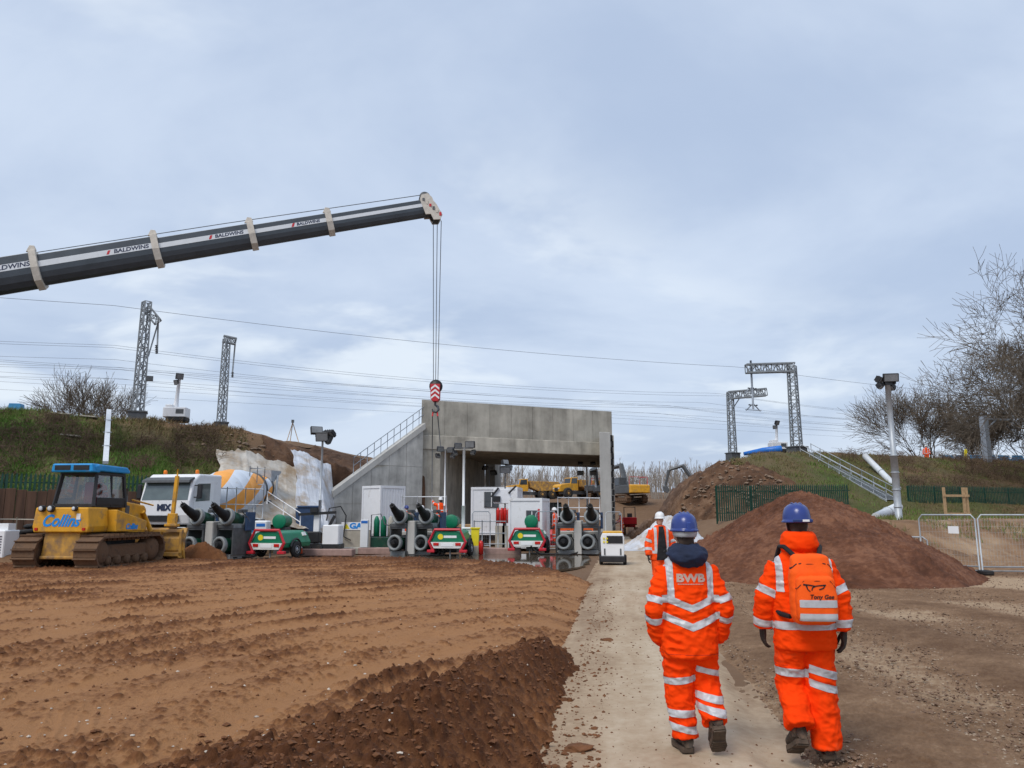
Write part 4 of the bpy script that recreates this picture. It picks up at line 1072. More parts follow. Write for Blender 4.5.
# ------------------------------------------------------------------ concrete mixer truck
MX = Vector((-13.9, 36.6, 0.2))
mixer = empty('concrete_mixer_truck', MX, rad(167), 'white concrete mixer truck with an orange striped drum behind the bulldozer', 'truck')
part('chassis', dark_steel, mixer, lambda m: (m.box((0, -0.4, 0.95), (0.9, 7.4, 0.3)), m.box((0, 3.2, 0.75), (2.3, 1.4, 0.5)), m.box((0, -3.9, 1.0), (2.3, 0.2, 0.25))))
cabm = part('cab', white_paint, mixer, lambda m: m.prism([(1.75, 1.15), (3.85, 1.15), (3.98, 1.55), (3.98, 2.15), (3.74, 3.02), (3.35, 3.3), (1.75, 3.32)], -1.22, 1.22, 'x'), 0.08)
part('windscreen', cab_glass, cabm, lambda m: quad(m, (-1.12, 3.987, 2.18), (1.12, 3.987, 2.18), (1.06, 3.765, 2.99), (-1.06, 3.765, 2.99)))
part('sun_visor', dark_steel, cabm, lambda m: m.prism([(3.62, 3.06), (4.02, 2.92), (4.0, 3.02), (3.66, 3.16)], -1.16, 1.16, 'x'))
for sx in (-1, 1):
    dr = part('door', white_clean, cabm, lambda m: m.prism([(2.35, 1.25), (3.6, 1.25), (3.72, 2.1), (3.5, 2.95), (2.35, 3.05)], sx * 1.222, sx * 1.235, 'x'))
    part('door_window', cab_glass, dr, lambda m: m.prism([(2.62, 2.18), (3.6, 2.12), (3.46, 2.88), (2.62, 2.92)], sx * 1.236, sx * 1.242, 'x'))
    part('door_handle', black_paint, dr, lambda m: m.box((sx * 1.25, 2.5, 1.85), (0.03, 0.2, 0.05)))
    mr = part('mirror', black_paint, mixer, lambda m: (m.box((sx * 1.48, 3.7, 2.55), (0.22, 0.12, 0.62), ch=0.03), m.tube([(sx * 1.2, 3.7, 2.8), (sx * 1.45, 3.7, 2.8)], 0.025, 6), m.tube([(sx * 1.2, 3.7, 2.3), (sx * 1.45, 3.7, 2.3)], 0.025, 6)))
    part('headlamp', lamp_face, mixer, lambda m: m.box((sx * 0.92, 3.97, 0.95), (0.38, 0.10, 0.2), ch=0.02))
    part('steering_wheel' if False else 'beacon', orange_lens, mixer, lambda m: m.lathe([(0.08, 0), (0.08, 0.14), (0.04, 0.18)], (sx * 0.8, 3.0, 3.33), n=10))
part('front_grille', black_paint, cabm, lambda m: (m.box((0, 3.992, 1.40), (1.5, 0.02, 0.26)), [m.box((0, 4.005, 1.32 + 0.08 * k), (1.45, 0.01, 0.025)) for k in range(3)]))
part('bumper', white_paint, mixer, lambda m: m.box((0, 3.92, 0.78), (2.4, 0.3, 0.42), ch=0.05))
part('number_plate', yellow, mixer, lambda m: m.box((0, 4.08, 0.72), (0.52, 0.02, 0.11)))
text_part('lettering', 'MIX', 0.36, letter_dark, cabm, frame_M((0.0, 4.0, 1.86), (-1, 0, 0), (0, 0, 1)), 0, 0.003, 0.02, 1.05)
part('badge', letter_dark, cabm, lambda m: (m.lathe([(0.05, 0), (0.15, 0.004)], (1.24, 3.1, 1.62), (1, 0, 0), 14),))
part('badge_centre', letter_red, cabm, lambda m: m.box((1.246, 3.1, 1.62), (0.01, 0.14, 0.14), rot=RX(0.8)))
for y_ in (2.6, -1.2, -2.6):
    for sx in (-1, 1):
        w_ = part('wheel', black_rubber, mixer, lambda m: wheel(m, (sx * 1.02, y_, 0.52), 0.52, 0.36))
        part('rim', grey_steel, w_, lambda m: rim(m, (sx * 1.02, y_, 0.52), 0.52, 0.36))
# the drum, turned about a tilted axis, painted in a twisted stripe
D0, D1 = Vector((0, 1.35, 2.22)), Vector((0, -3.7, 2.95))
da_ = (D1 - D0).normalized(); Ld = (D1 - D0).length
prof = [(0.25, 0.0), (0.72, 0.12), (0.95, 0.42), (1.10, 0.9), (1.20, 1.5), (1.22, 2.2), (1.14, 2.9), (0.98, 3.6), (0.80, 4.25), (0.66, 4.7), (0.62, Ld)]
x_d = Vector((1, 0, 0)); y_d = da_.cross(x_d)
def drum(sel):
    def f(m):
        n = 72
        for i in range(len(prof) - 1):
            for k in range(n):
                if ((k // 9) % 2 == 0) != sel: continue
                q = []
                for (ii, kk) in ((i, k), (i, k + 1), (i + 1, k + 1), (i + 1, k)):
                    r, h = prof[ii]; t_ = 2 * math.pi * kk / n - h * 0.42 + 0.35
                    q.append(D0 + da_ * h + x_d * (r * math.cos(t_)) + y_d * (r * math.sin(t_)))
                m.add(q, [(0, 1, 2, 3)], True)
    return f
drum_white = mat('drum_white', (0.62, 0.68, 0.76), 0.45, 0, 0.06, 3, dirt=(0.45, 0.43, 0.40), dirt_amt=0.08)
dr_ = part('drum', drum_white, mixer, drum(False))
part('orange_stripes', orange_paint, dr_, drum(True))
part('drum_ring', dark_steel, dr_, lambda m: m.lathe([(0.70, -0.06), (0.92, -0.05), (0.92, 0.05), (0.70, 0.06)], D0 + da_ * 4.05, da_, 24))
part('drum_collar', dark_steel, dr_, lambda m: m.lathe([(0.3, 0), (0.64, 0.0), (0.66, 0.12), (0.5, 0.16)], D0 + da_ * (Ld - 0.1), da_, 24))
part('drum_pedestal', dark_steel, mixer, lambda m: m.prism([(1.2, 1.1), (1.75, 1.1), (1.6, 2.3), (1.35, 2.3)], -0.45, 0.45, 'x'))
part('drum_pedestal', dark_steel, mixer, lambda m: m.prism([(-3.0, 1.1), (-3.6, 1.1), (-3.25, 2.3), (-2.95, 2.3)], -0.8, 0.8, 'x'))
part('hopper', grey_steel, mixer, lambda m: (m.prism([(-3.6, 3.1), (-4.5, 3.75), (-4.5, 3.85), (-3.5, 3.85)], -0.55, 0.55, 'x'), [m.beam((sx * 0.8, -3.5, 1.1), (sx * 0.6, -4.1, 3.6), 0.09) for sx in (-1, 1)]))
part('chute', grey_steel, mixer, lambda m: m.prism([(-3.9, 2.7), (-4.9, 1.6), (-4.8, 1.5), (-3.8, 2.5)], -0.3, 0.3, 'x'))
part('ladder', grey_steel, mixer, lambda m: ([m.beam((sx * 0.2 + 0.85, -4.2, 0.7), (sx * 0.2 + 0.85, -4.15, 3.6), 0.05) for sx in (-1, 1)], [m.beam((0.65, -4.18, 0.9 + 0.3 * k), (1.05, -4.18, 0.9 + 0.3 * k), 0.035) for k in range(9)]))
part('water_tank', grey_steel, mixer, lambda m: m.lathe([(0.05, -0.9), (0.32, -0.9), (0.34, 0), (0.32, 0.9), (0.05, 0.9)], (1.0, 0.4, 1.35), (0, 1, 0), 14))
part('side_guard', white_paint, mixer, lambda m: m.box((1.2, 0.3, 0.85), (0.04, 2.2, 0.35)))
text_part('lettering', 'For', 0.42, letter_dark, mixer, frame_M((1.42, -1.6, 1.75), (0, 1, 0), (0, 0, 1)), 0.3, 0.003, 0.012)
part('text_panel', white_paint, mixer, lambda m: m.box((1.39, -1.3, 1.72), (0.05, 2.2, 0.6)))

# ------------------------------------------------------------------ plant behind the bridge
def tree_box(m, c, d, ch=0.04): m.box(c, d, ch=ch)
def dumper(loc, rz, label):
    e = empty('articulated_dump_truck', loc, rz, label, 'dump truck', 'yellow plant behind the bridge')
    part('bonnet', yellow, e, lambda m: m.prism([(2.1, 1.2), (4.3, 1.1), (4.4, 1.9), (4.1, 2.2), (2.1, 2.45)], -0.95, 0.95, 'x'), 0.06)
    cb = part('cab', yellow, e, lambda m: m.prism([(0.6, 1.3), (2.2, 1.3), (2.2, 2.4), (2.0, 3.3), (0.7, 3.4), (0.6, 2.4)], -0.85, 0.85, 'x'), 0.06)
    part('windscreen', glass, cb, lambda m: quad(m, (-0.75, 2.215, 2.42), (0.75, 2.215, 2.42), (0.72, 2.03, 3.2), (-0.72, 2.03, 3.2)))
    for sx in (-1, 1):
        part('side_window', glass, cb, lambda m: m.prism([(0.8, 2.4), (2.05, 2.4), (1.9, 3.2), (0.85, 3.25)], sx * 0.852, sx * 0.858, 'x'))
        part('lamp', lamp_face, e, lambda m: m.box((sx * 0.6, 4.38, 1.6), (0.3, 0.06, 0.2)))
    part('front_grille', black_paint, e, lambda m: m.box((0, 4.39, 1.45), (0.8, 0.04, 0.5)))
    part('skip_body', yellow_worn, e, lambda m: m.prism([(0.3, 1.9), (0.45, 3.0), (-4.3, 2.9), (-5.2, 2.2), (-4.4, 1.45), (-1.0, 1.35)], -1.45, 1.45, 'x'), 0.05)
    part('chassis', dark_steel, e, lambda m: m.box((0, -0.5, 1.0), (1.0, 8.0, 0.5)))
    for y_ in (3.0, -1.7, -3.5):
        for sx in (-1, 1):
            w_ = part('wheel', black_rubber, e, lambda m: wheel(m, (sx * 1.15, y_, 0.85), 0.85, 0.6))
            part('rim', yellow_worn, w_, lambda m: rim(m, (sx * 1.15, y_, 0.85), 0.85, 0.6))
    return e
def gz(px, py, Y):
    p = at(px, py, Y); return p
p = at(578, 497, 122); dumper((p.x, 122, float(yard_z(p.x, 122)) + 0.25), rad(125), 'yellow dump truck on the mud ramp in the middle of the bridge opening')
p = at(531, 497, 128); dumper((p.x, 128, float(yard_z(p.x, 128)) + 0.2), rad(100), 'yellow dump truck half hidden behind the white site cabin')
def excavator(loc, rz, label, body, boom, elbow, stick, counter=yellow):
    e = empty('excavator', loc, rz, label, 'excavator')
    for xc in (-1.1, 1.1): crawler(e, xc, 0.6, 3.8, 0.95, nsh=26)
    part('house', body, e, lambda m: m.prism([(-2.2, 1.1), (1.5, 1.1), (1.5, 1.9), (-0.3, 2.1), (-2.0, 2.1), (-2.35, 1.8)], -1.3, 1.3, 'x'), 0.08)
    part('counterweight', counter, e, lambda m: m.prism([(-2.7, 1.15), (-2.2, 1.1), (-2.2, 2.15), (-2.6, 2.05)], -1.3, 1.3, 'x'), 0.08)
    cb = part('cab', body, e, lambda m: m.prism([(0.1, 1.9), (1.55, 1.5), (1.6, 2.2), (1.35, 3.0), (0.1, 3.05)], -1.28, -0.35, 'x'), 0.06)
    part('window', glass, cb, lambda m: [m.prism([(0.25, 2.1), (1.45, 2.1), (1.25, 2.9), (0.25, 2.92)], x0, x1, 'x') for x0, x1 in ((-1.29, -1.283), (-0.347, -0.34))])
    part('guard_rail', letter_red, e, lambda m: (m.tube([(1.2, -2.2, 2.1), (1.2, -2.2, 3.0), (1.2, -0.4, 3.0), (1.2, -0.4, 2.1)], 0.03, 5), m.tube([(-1.2, -2.2, 2.1), (-1.2, -2.2, 3.0), (1.2, -2.2, 3.0)], 0.03, 5)))
    bm_p = [(0.15, 0.8, 1.9), boom, elbow]
    part('boom', dark_steel, e, lambda m: m.tube(bm_p, [0.28, 0.36, 0.22], 6, smooth=False))
    part('stick', dark_steel, e, lambda m: m.tube([elbow, stick], [0.24, 0.14], 6, smooth=False))
    sv = Vector(stick)
    part('bucket', dark_steel, e, lambda m: m.prism([(sv.y - 0.3, sv.z + 0.1), (sv.y + 0.4, sv.z), (sv.y + 0.3, sv.z - 0.7), (sv.y - 0.3, sv.z - 1.0), (sv.y - 0.6, sv.z - 0.6)], -0.4, 0.7, 'x'), 0.04)
    part('boom_ram', grey_steel, e, lambda m: m.tube([(0.15, 1.3, 1.4), tuple(Vector(boom) * 0.95 + Vector((0, 0.4, -0.2)))], 0.09, 6))
    return e
p = at(630, 512, 92); excavator((p.x, 92, float(yard_z(p.x, 92)) - 0.1), rad(20), 'dark excavator with a yellow counterweight working just beyond the bridge wing wall', dark_steel, (0.15, 2.2, 4.6), (0.15, 5.0, 4.4), (0.15, 5.8, 2.2))
p = at(702, 497, 112); excavator((p.x, 112, 4.2), rad(80), 'dark excavator arm reaching over the top of the cut slope', dark_steel, (0.15, 2.6, 4.6), (0.15, 4.6, 4.0), (0.15, 5.2, 1.6), dark_steel)
p = at(600, 499, 104); excavator((p.x, 104, float(yard_z(p.x, 104)) - 0.1), rad(160), 'dark backed yellow excavator behind the floodlight mast in the bridge opening', dark_steel, (0.15, 2.0, 4.2), (0.15, 4.2, 3.8), (0.15, 5.2, 1.8))
# small red tracked machine beside the far worker
p = at(630, 535, 70)
e = empty('mini_dumper', (p.x, 70, 0), rad(170), 'small red tracked machine on the mud beyond the wing wall', 'dumper')
for xc in (-0.55, 0.55): crawler(e, xc, 0.35, 1.9, 0.55, nsh=20)
part('skip', letter_red, e, lambda m: m.prism([(0.2, 0.8), (1.2, 0.9), (1.4, 1.5), (0.0, 1.5)], -0.65, 0.65, 'x'), 0.03)
part('engine_cover', letter_red, e, lambda m: m.box((0, -0.6, 0.95), (1.0, 0.8, 0.7), ch=0.05))
part('roll_frame', black_paint, e, lambda m: m.tube([(-0.5, -0.4, 1.2), (-0.5, -0.4, 2.4), (0.5, -0.4, 2.4), (0.5, -0.4, 1.2)], 0.05, 6))
part('seat', black_paint, e, lambda m: (m.box((0, -0.3, 1.35), (0.45, 0.4, 0.12)), m.box((0, -0.5, 1.6), (0.45, 0.1, 0.5))))
# ------------------------------------------------------------------ strand jacks in stacked pairs
YAW = -math.atan2(0.143, 1.0)
throat = mat('throat_black', (0.008, 0.008, 0.009), 0.7)
def make_jack(upper):
    e = empty('strand_jack', (0, 0, 0))
    tilt = rad(14 if upper else 3)
    T = Matrix.Translation((0, 0, 0)) @ RX(-tilt)                  # mouth points to -y, lifted by tilt
    ax = (T.to_3x3() @ Vector((0, -1, 0)))
    part('barrel', jack_green, e, lambda m: m.lathe([(0.22, -1.05), (0.27, -1.0), (0.27, -0.45), (0.29, -0.42), (0.29, 0.02), (0.26, 0.05)], (0, 0, 0), ax, 20))
    part('mouth_ring', jack_grey, e, lambda m: m.lathe([(0.23, 0.02), (0.34, 0.02), (0.35, 0.06), (0.35, 0.16), (0.33, 0.20), (0.25, 0.20), (0.22, 0.10)], (0, 0, 0), ax, 24, caps=False))
    part('throat', throat, e, lambda m: m.lathe([(0.235, 0.09), (0.02, 0.07)], (0, 0, 0), ax, 20, caps=False))
    part('barrel_band', jack_grey, e, lambda m: m.lathe([(0.26, -0.80), (0.30, -0.79), (0.30, -0.62), (0.26, -0.61)], (0, 0, 0), ax, 20, caps=False))
    up = Vector((0, 0, 1))
    if upper:
        pts = [ax * 0.05, ax * 0.35 + up * 0.05, ax * 0.65 + up * 0.15, ax * 0.92 + up * 0.28]
        part('strand_guide', throat, e, lambda m: m.tube(pts, [0.22, 0.185, 0.15, 0.115], 14))
        part('strands', black_rubber, e, lambda m: [m.tube([ax * 0.7 + up * 0.15 + Vector((math.cos(k) * 0.05, 0, math.sin(k) * 0.05)), ax * 0.98 + up * (0.30 + 0.02 * (k % 3)) + Vector((math.cos(k) * 0.05, 0, math.sin(k) * 0.05))], 0.014, 5) for k in range(7)])['kind'] = 'stuff'
    else:
        part('strand_guide', throat, e, lambda m: m.tube([ax * 0.05, ax * 0.22, ax * 0.30], [0.17, 0.15, 0.08], 14))
    part('valve_block', dark_steel, e, lambda m: (m.box((0.20, 0.55, 0.26), (0.22, 0.4, 0.14), ch=0.02), m.tube([(0.3, 0.4, 0.25), (0.42, 0.6, 0.0), (0.40, 0.9, -0.3)], 0.025, 6)))
    return e
def make_stand():
    e = empty('jack_stand', (0, 0, 0))
    part('shelf', dark_steel, e, lambda m: (m.box((0, 0.45, 1.20), (0.84, 1.15, 0.09)), m.box((0, -0.13, 1.30), (0.84, 0.06, 0.14))), 0.01)
    for z_ in (0.10, 1.32): part('cradle', jack_grey, e, lambda m: m.box((0, 0.35, z_), (0.72, 1.0, 0.18)), 0.01)
    for sx in (-1, 1):
        part('post', dark_steel, e, lambda m: m.box((sx * 0.40, 0.42, 0.66), (0.07, 1.05, 1.0)), 0.01)
    part('side_plate', tarp_dark, e, lambda m: m.box((0.50, 0.75, 1.5), (0.10, 0.5, 0.75)), 0.01)
    return e
tarp_dark = mat('dark_blue_paint', (0.03, 0.06, 0.13), 0.5, 0, 0.2)
ju, jl, js = make_jack(True), make_jack(False), make_stand()
first = True
groups = (((198, 516), (228, 515), 31.3, 'beside the mixer truck'), ((401, 517), (427, 517), 34.0, 'by the white shipping container'), ((568, 518), (592, 518), 35.0, 'by the wing wall'))
for gi, (c1, c2, Y, where) in enumerate(groups):
    for ci, (px, py) in enumerate((c1, c2)):
        p = at(px, py, Y)
        # upper mouth sits at p; the stand's origin is on the ground below it
        up_pos = Vector((p.x, Y + 0.1, 1.66)); lo_pos = Vector((p.x - 0.20, Y + 0.05, 0.55))
        a = ju if first else copy_tree(ju); b = jl if first else copy_tree(jl); s_ = js if first else copy_tree(js)
        first = False
        side = ('left', 'right')[ci]
        a.location, b.location, s_.location = up_pos, lo_pos, Vector((p.x - 0.08, Y + 0.22, 0))
        for q in (a, b, s_): q.rotation_euler = (0, 0, YAW - (0.26, 0.2, 0.03)[gi])
        tag(a, 'upper %s-hand green strand jack with black cone %s' % (side, where), 'jack', 'strand jacks pulling the bridge')
        tag(b, 'lower %s-hand green strand jack with grey mouth %s' % (side, where), 'jack', 'strand jacks pulling the bridge')
        tag(s_, '%s-hand dark steel strand jack stand %s' % (side, where), 'stand', 'stands of the strand jacks')
    m = MB(); pm_ = at((c1[0] + c2[0]) / 2, c1[1], Y)
    m.box((0, 0, 0.75), (0.34, 1.6, 1.5), ch=0.03); m.box((0, 1.1, 0.5), (2.2, 0.5, 1.0), ch=0.03)
    o = m.build('reaction_block', conc_light); o.location = (pm_.x, Y + 0.75, 0); o.rotation_euler = (0, 0, YAW)
    tag(o, 'pale concrete block between the strand jack stands ' + where, 'concrete block', 'reaction blocks')

# ------------------------------------------------------------------ towed green and red power packs
plate_y = mat('plate_white', (0.72, 0.72, 0.70), 0.5)
sticker_y = mat('sticker_yellow', (0.75, 0.62, 0.02), 0.5)
def make_pack():
    e = empty('towed_power_pack', (0, 0, 0))
    part('body', unit_green, e, lambda m: m.prism([(-0.72, 0.42), (0.72, 0.42), (0.76, 0.62), (0.55, 1.02), (0.35, 1.10), (-0.35, 1.10), (-0.55, 1.02), (-0.76, 0.62)], 0.05, 2.3, 'y'), 0.05)
    hexp = [(-0.60, 0, 0.24), (-0.80, 0, 0.62), (-0.55, 0, 1.14), (0.55, 0, 1.14), (0.80, 0, 0.62), (0.60, 0, 0.24)]
    part('rear_frame', unit_red, e, lambda m: m.tube(hexp, 0.058, 8, smooth=False), 0.0)
    part('bumper_foot', unit_red, e, lambda m: m.box((-0.70, 0.0, 0.24), (0.32, 0.2, 0.12), ch=0.02))
    part('bumper_foot', unit_red, e, lambda m: m.box((0.70, 0.0, 0.24), (0.32, 0.2, 0.12), ch=0.02))
    rp = part('rear_panel', unit_green, e, lambda m: m.prism([(-0.66, 0.62), (0.66, 0.62), (0.48, 1.05), (-0.48, 1.05)], 0.02, 0.048, 'y'), 0.01)
    part('sticker', sticker_y, rp, lambda m: m.lathe([(0.01, 0.0), (0.12, 0.001), (0.12, 0.006)], (-0.30, 0.018, 0.84), (0, -1, 0), 14))
    part('text_strip', white_clean, rp, lambda m: m.box((0.12, 0.014, 0.84), (0.56, 0.008, 0.10)))
    lp = part('lamp_board', plate_y, e, lambda m: m.prism([(-0.72, 0.62), (0.72, 0.62), (0.58, 0.36), (-0.58, 0.36)], -0.03, 0.018, 'y'))
    for sx in (-1, 1):
        part('tail_lamp', lamp_red, lp, lambda m: m.box((sx * 0.48, -0.045, 0.53), (0.24, 0.03, 0.12), ch=0.01))
    part('number_plate', white_clean, lp, lambda m: m.box((0, -0.04, 0.50), (0.52, 0.015, 0.13)))
    for sx in (-1, 1):
        w_ = part('wheel', black_rubber, e, lambda m: wheel(m, (sx * 0.80, 0.95, 0.34), 0.34, 0.22, n=18))
        part('rim', grey_steel, w_, lambda m: rim(m, (sx * 0.80, 0.95, 0.34), 0.34, 0.22))
        part('mudguard', black_paint, e, lambda m: m.tube([(sx * 0.80, 0.95 + 0.42 * math.cos(t_), 0.36 + 0.42 * math.sin(t_)) for t_ in np.linspace(0.2, 2.9, 8)], 0.05, 4, smooth=False))
    part('axle', dark_steel, e, lambda m: m.beam((-0.8, 0.95, 0.34), (0.8, 0.95, 0.34), 0.09))
    part('prop_stand', dark_steel, e, lambda m: m.tube([(0.1, 0.15, 0.0), (0.1, 0.15, 0.42)], 0.04, 6))
    part('drawbar', dark_steel, e, lambda m: m.beam((0, 2.3, 0.45), (0, 3.2, 0.40), 0.1))
    part('vent', white_clean, e, lambda m: m.box((0.62, 1.9, 0.95), (0.06, 0.25, 0.16), rot=RY(-0.5)))
    return e
pk = make_pack()
for i, (px, py, Y, ry, lab) in enumerate(((266, 553, 31.8, YAW - 0.10, 'green towed power pack with red frame beside the jacks near the mixer'),
                                      (447, 556, 33.0, YAW, 'green towed power pack with red frame standing beside the yellow bin'),
                                      (527, 553, 34.6, YAW, 'green towed power pack with red frame in front of the white cabin'))):
    o = pk if i == 0 else copy_tree(pk)
    p = at(px, py, Y)
    o.location = (p.x, Y, 0); o.rotation_euler = (0, 0, ry)
    tag(o, lab, 'power pack', 'towed power packs')
    q = at(px + (13 if i == 0 else 4), 521.5, Y + 2.6)
    d = empty('green_drum', (q.x, q.y, q.z), YAW, ('round green drum end above the power pack near the mixer', 'round green drum end above the power pack beside the yellow bin', 'round green drum end above the power pack before the cabin')[i], 'drum', 'round green drums')
    part('drum_body', unit_green, d, lambda m: m.lathe([(0.02, -0.03), (0.29, -0.02), (0.32, 0.0), (0.32, 0.06), (0.27, 0.08), (0.27, 0.8)], (0, 0, 0), (0, 1, 0), 24))
    part('drum_leg', dark_steel, d, lambda m: m.box((0, 0.4, -q.z / 2 - 0.1), (0.5, 0.6, q.z - 0.3)))

# ------------------------------------------------------------------ container and cabins
def shipping_box(name, loc, rz, size, label, cat, m_=white_paint, corr=True, base=0.0):
    e = empty(name, loc, rz, label, cat)
    L, W, H = size
    body = part('shell', m_, e, lambda m: m.box((0, 0, base + H / 2), (L - 0.08, W - 0.08, H - 0.08)))
    for sx in (-1, 1):
        for sy in (-1, 1):
            part('corner_post', m_, e, lambda m: m.box((sx * (L / 2 - 0.06), sy * (W / 2 - 0.06), base + H / 2), (0.12, 0.12, H)))
    for z in (base + 0.07, base + H - 0.07):
        for sy in (-1, 1):
            part('rail', m_, e, lambda m: m.box((0, sy * (W / 2 - 0.05), z), (L - 0.24, 0.11, 0.14)))
        for sx in (-1, 1):
            part('rail', m_, e, lambda m: m.box((sx * (L / 2 - 0.05), 0, z), (0.11, W - 0.24, 0.14)))
    if base > 0.05:
        for sx in (-1, 1):
            part('skid', dark_steel, e, lambda m: m.box((sx * (L / 2 - 0.4), 0, base / 2 - 0.02), (0.3, W * 0.9, base)))
    return e
p = at(380, 540, 42)
box = shipping_box('shipping_container', (p.x - 0.1, 43.4, 0), rad(47), (1.75, 1.7, 2.75), 'white shipping container with locking bars beside the left wing wall', 'container', white_paint, base=0.6)
part('corrugation', white_paint, box, lambda m: [m.box((-0.66 + 0.19 * k, -0.818, 1.97), (0.10, 0.03, 2.4)) for k in range(8)])['kind'] = 'stuff'
for k in range(4):
    part('lock_bar', letter_red if k in (0, 2) else rail_grey, box, lambda m: m.tube([(0.86, -0.55 + 0.36 * k, 0.8), (0.86, -0.55 + 0.36 * k, 3.2)], 0.025, 6))
for k in range(2):
    part('door', white_clean, box, lambda m: m.box((0.845, -0.36 + 0.72 * k, 1.97), (0.02, 0.70, 2.36)))
def cabin(px0, px1, top, Y, W, H, rz, label, win, base=0.3):
    p = at((px0 + px1) / 2, top, Y)
    e = shipping_box('site_cabin', (p.x, Y + 1.2, 0), rz, (W, 2.4, H), label, 'cabin', white_paint, base=p.z - H)
    for (x, z, w, h) in win:
        wf = part('window', dark_steel, e, lambda m: m.box((x, -1.175, z), (w + 0.1, 0.05, h + 0.1)))
        part('pane', glass, wf, lambda m: m.box((x, -1.203, z), (w, 0.01, h)))
        part('mullion', white_clean, wf, lambda m: m.box((x, -1.212, z), (0.04, 0.012, h)))
    return e
c1_ = cabin(474, 520, 487, 44, 2.7, 2.7, rad(-8), 'grey white site cabin with a dark window under the bridge', ((-0.15, 2.6, 0.75, 0.8),))
c2_ = cabin(514, 546, 498, 39, 1.75, 2.5, rad(-12), 'small white site cabin with a square window in front of the bridge opening', ((0.35, 1.55, 0.5, 0.75),))
part('panel', letter_red, c2_, lambda m: m.box((0.70, -1.178, 1.75), (0.10, 0.03, 0.6)))

# ------------------------------------------------------------------ floodlights
def flood(parent, x, y, z, yaw, pitch=0.5, w=0.42, h=0.30, arms=True):
    T = Matrix.Translation((x, y, z)) @ RZ(yaw) @ RX(pitch)
    f = part('floodlight', black_paint, parent, lambda m: (m.box((0, 0, 0), (w, 0.16, h), T, ch=0.02), [m.box((-w * 0.4 + w * 0.2 * k, 0.11, 0), (0.02, 0.08, h * 0.8), T) for k in range(5)]))
    part('lens', flood_lens, f, lambda m: m.box((0, -0.084, 0), (w * 0.86, 0.012, h * 0.8), T))
    return f
def tower(name, base, top_z, label, lamps, r=0.06, box_=None, pole_m=white_paint, group='lighting towers on the site', cross=0.0):
    e = empty(name, base, 0, label, 'light tower', group)
    H = top_z - base.z
    part('mast', pole_m, e, lambda m: (m.tube([(0, 0, 0), (0, 0, H * 0.45)], r * 1.15, 10), m.tube([(0, 0, H * 0.44), (0, 0, H)], r * 0.8, 10)))
    if cross: part('crossbar', dark_steel, e, lambda m: m.beam((-cross, 0, H), (cross, 0, H), 0.06))
    for (x, y, z, yaw, pitch, w) in lamps: flood(e, x, y, H + z, yaw, pitch, w, w * 0.7)
    if box_:
        L, W, Hh = box_
        part('generator_box', white_clean, e, lambda m: m.box((0.0, 0.1, 0.35 + Hh / 2), (L, W, Hh), ch=0.05))
        part('chassis', black_paint, e, lambda m: m.box((0, 0.1, 0.3), (L * 1.05, W * 1.05, 0.12)))
        for sx in (-1, 1):
            w_ = part('wheel', black_rubber, e, lambda m: wheel(m, (sx * (L / 2 + 0.05), 0.1, 0.24), 0.24, 0.16, n=14))
    return e
p = at(318, 552, 35); t_ = at(318, 436, 35)
lt1 = tower('lighting_tower', Vector((p.x, 35, 0.02)), t_.z, 'tall lighting tower with a white generator base before the sheeted slope', ((-0.3, 0, 0.25, 0.5, -0.4, 0.55), (0.3, 0, 0.1, -0.5, 0.9, 0.55), (0, -0.1, -0.05, 0, 0.3, 0.6), (0.28, 0.1, -0.2, 2, 0.4, 0.5)), 0.06, None, grey_steel, cross=0.35)
part('stabiliser_arm', black_paint, lt1, lambda m: (m.beam((-0.9, -0.2, 1.75), (0.8, -0.2, 1.85), 0.12), m.box((-0.2, -0.2, 1.95), (0.3, 0.25, 0.2)), m.beam((0.5, -0.25, 1.2), (0.75, -0.25, 1.7), 0.12)))
part('mast_housing', white_clean, lt1, lambda m: m.box((-0.1, 0, 1.1), (0.26, 0.24, 1.3), ch=0.02))
part('generator_box', white_clean, lt1, lambda m: m.box((0.62, 0.1, 0.85), (0.75, 0.9, 0.9), ch=0.05))
part('engine_base', black_paint, lt1, lambda m: (m.box((0.1, 0.1, 0.35), (1.9, 0.9, 0.2)), m.box((-0.25, -0.1, 0.75), (0.7, 0.5, 0.5), ch=0.05)))
part('red_cover', unit_red, lt1, lambda m: m.box((-0.95, 0.0, 0.78), (0.65, 0.5, 0.5), rot=RZ(0.4), ch=0.05))
for x_ in (-0.75, -0.4, 0.1, 0.95):
    part('wheel', black_rubber, lt1, lambda m: wheel(m, (x_, -0.35, 0.22), 0.22, 0.16, (0.6, 1, 0), 14))
p = at(444, 545, 37); t_ = at(444, 450, 37)
tower('lighting_tower', Vector((p.x, 37, 0)), t_.z, 'thin white lighting mast with twin lamps by the left bridge abutment', ((-0.25, 0, 0.05, 0.3, 0.4, 0.34), (0.25, 0, 0.0, -0.3, 0.5, 0.34), (-0.36, 0, -0.3, 0.5, 0.9, 0.22), (0.36, 0, -0.3, -0.5, 0.9, 0.22)), 0.045, None, white_paint, cross=0.36)
p = at(463, 545, 35.5); t_ = at(463, 448, 35.5)
tower('lighting_tower', Vector((p.x, 35.5, 0)), t_.z, 'thick white T-shaped lighting mast rising behind the middle power pack', ((-0.28, 0, 0.10, 0.2, 0.4, 0.36), (0.28, 0, 0.16, -0.2, 0.2, 0.46), (-0.42, 0, -0.25, 0.5, 0.9, 0.22), (0.42, 0, -0.22, -0.5, 0.9, 0.22)), 0.075, None, white_clean, cross=0.42)
p = at(505, 540, 42); t_ = at(505, 466, 42)
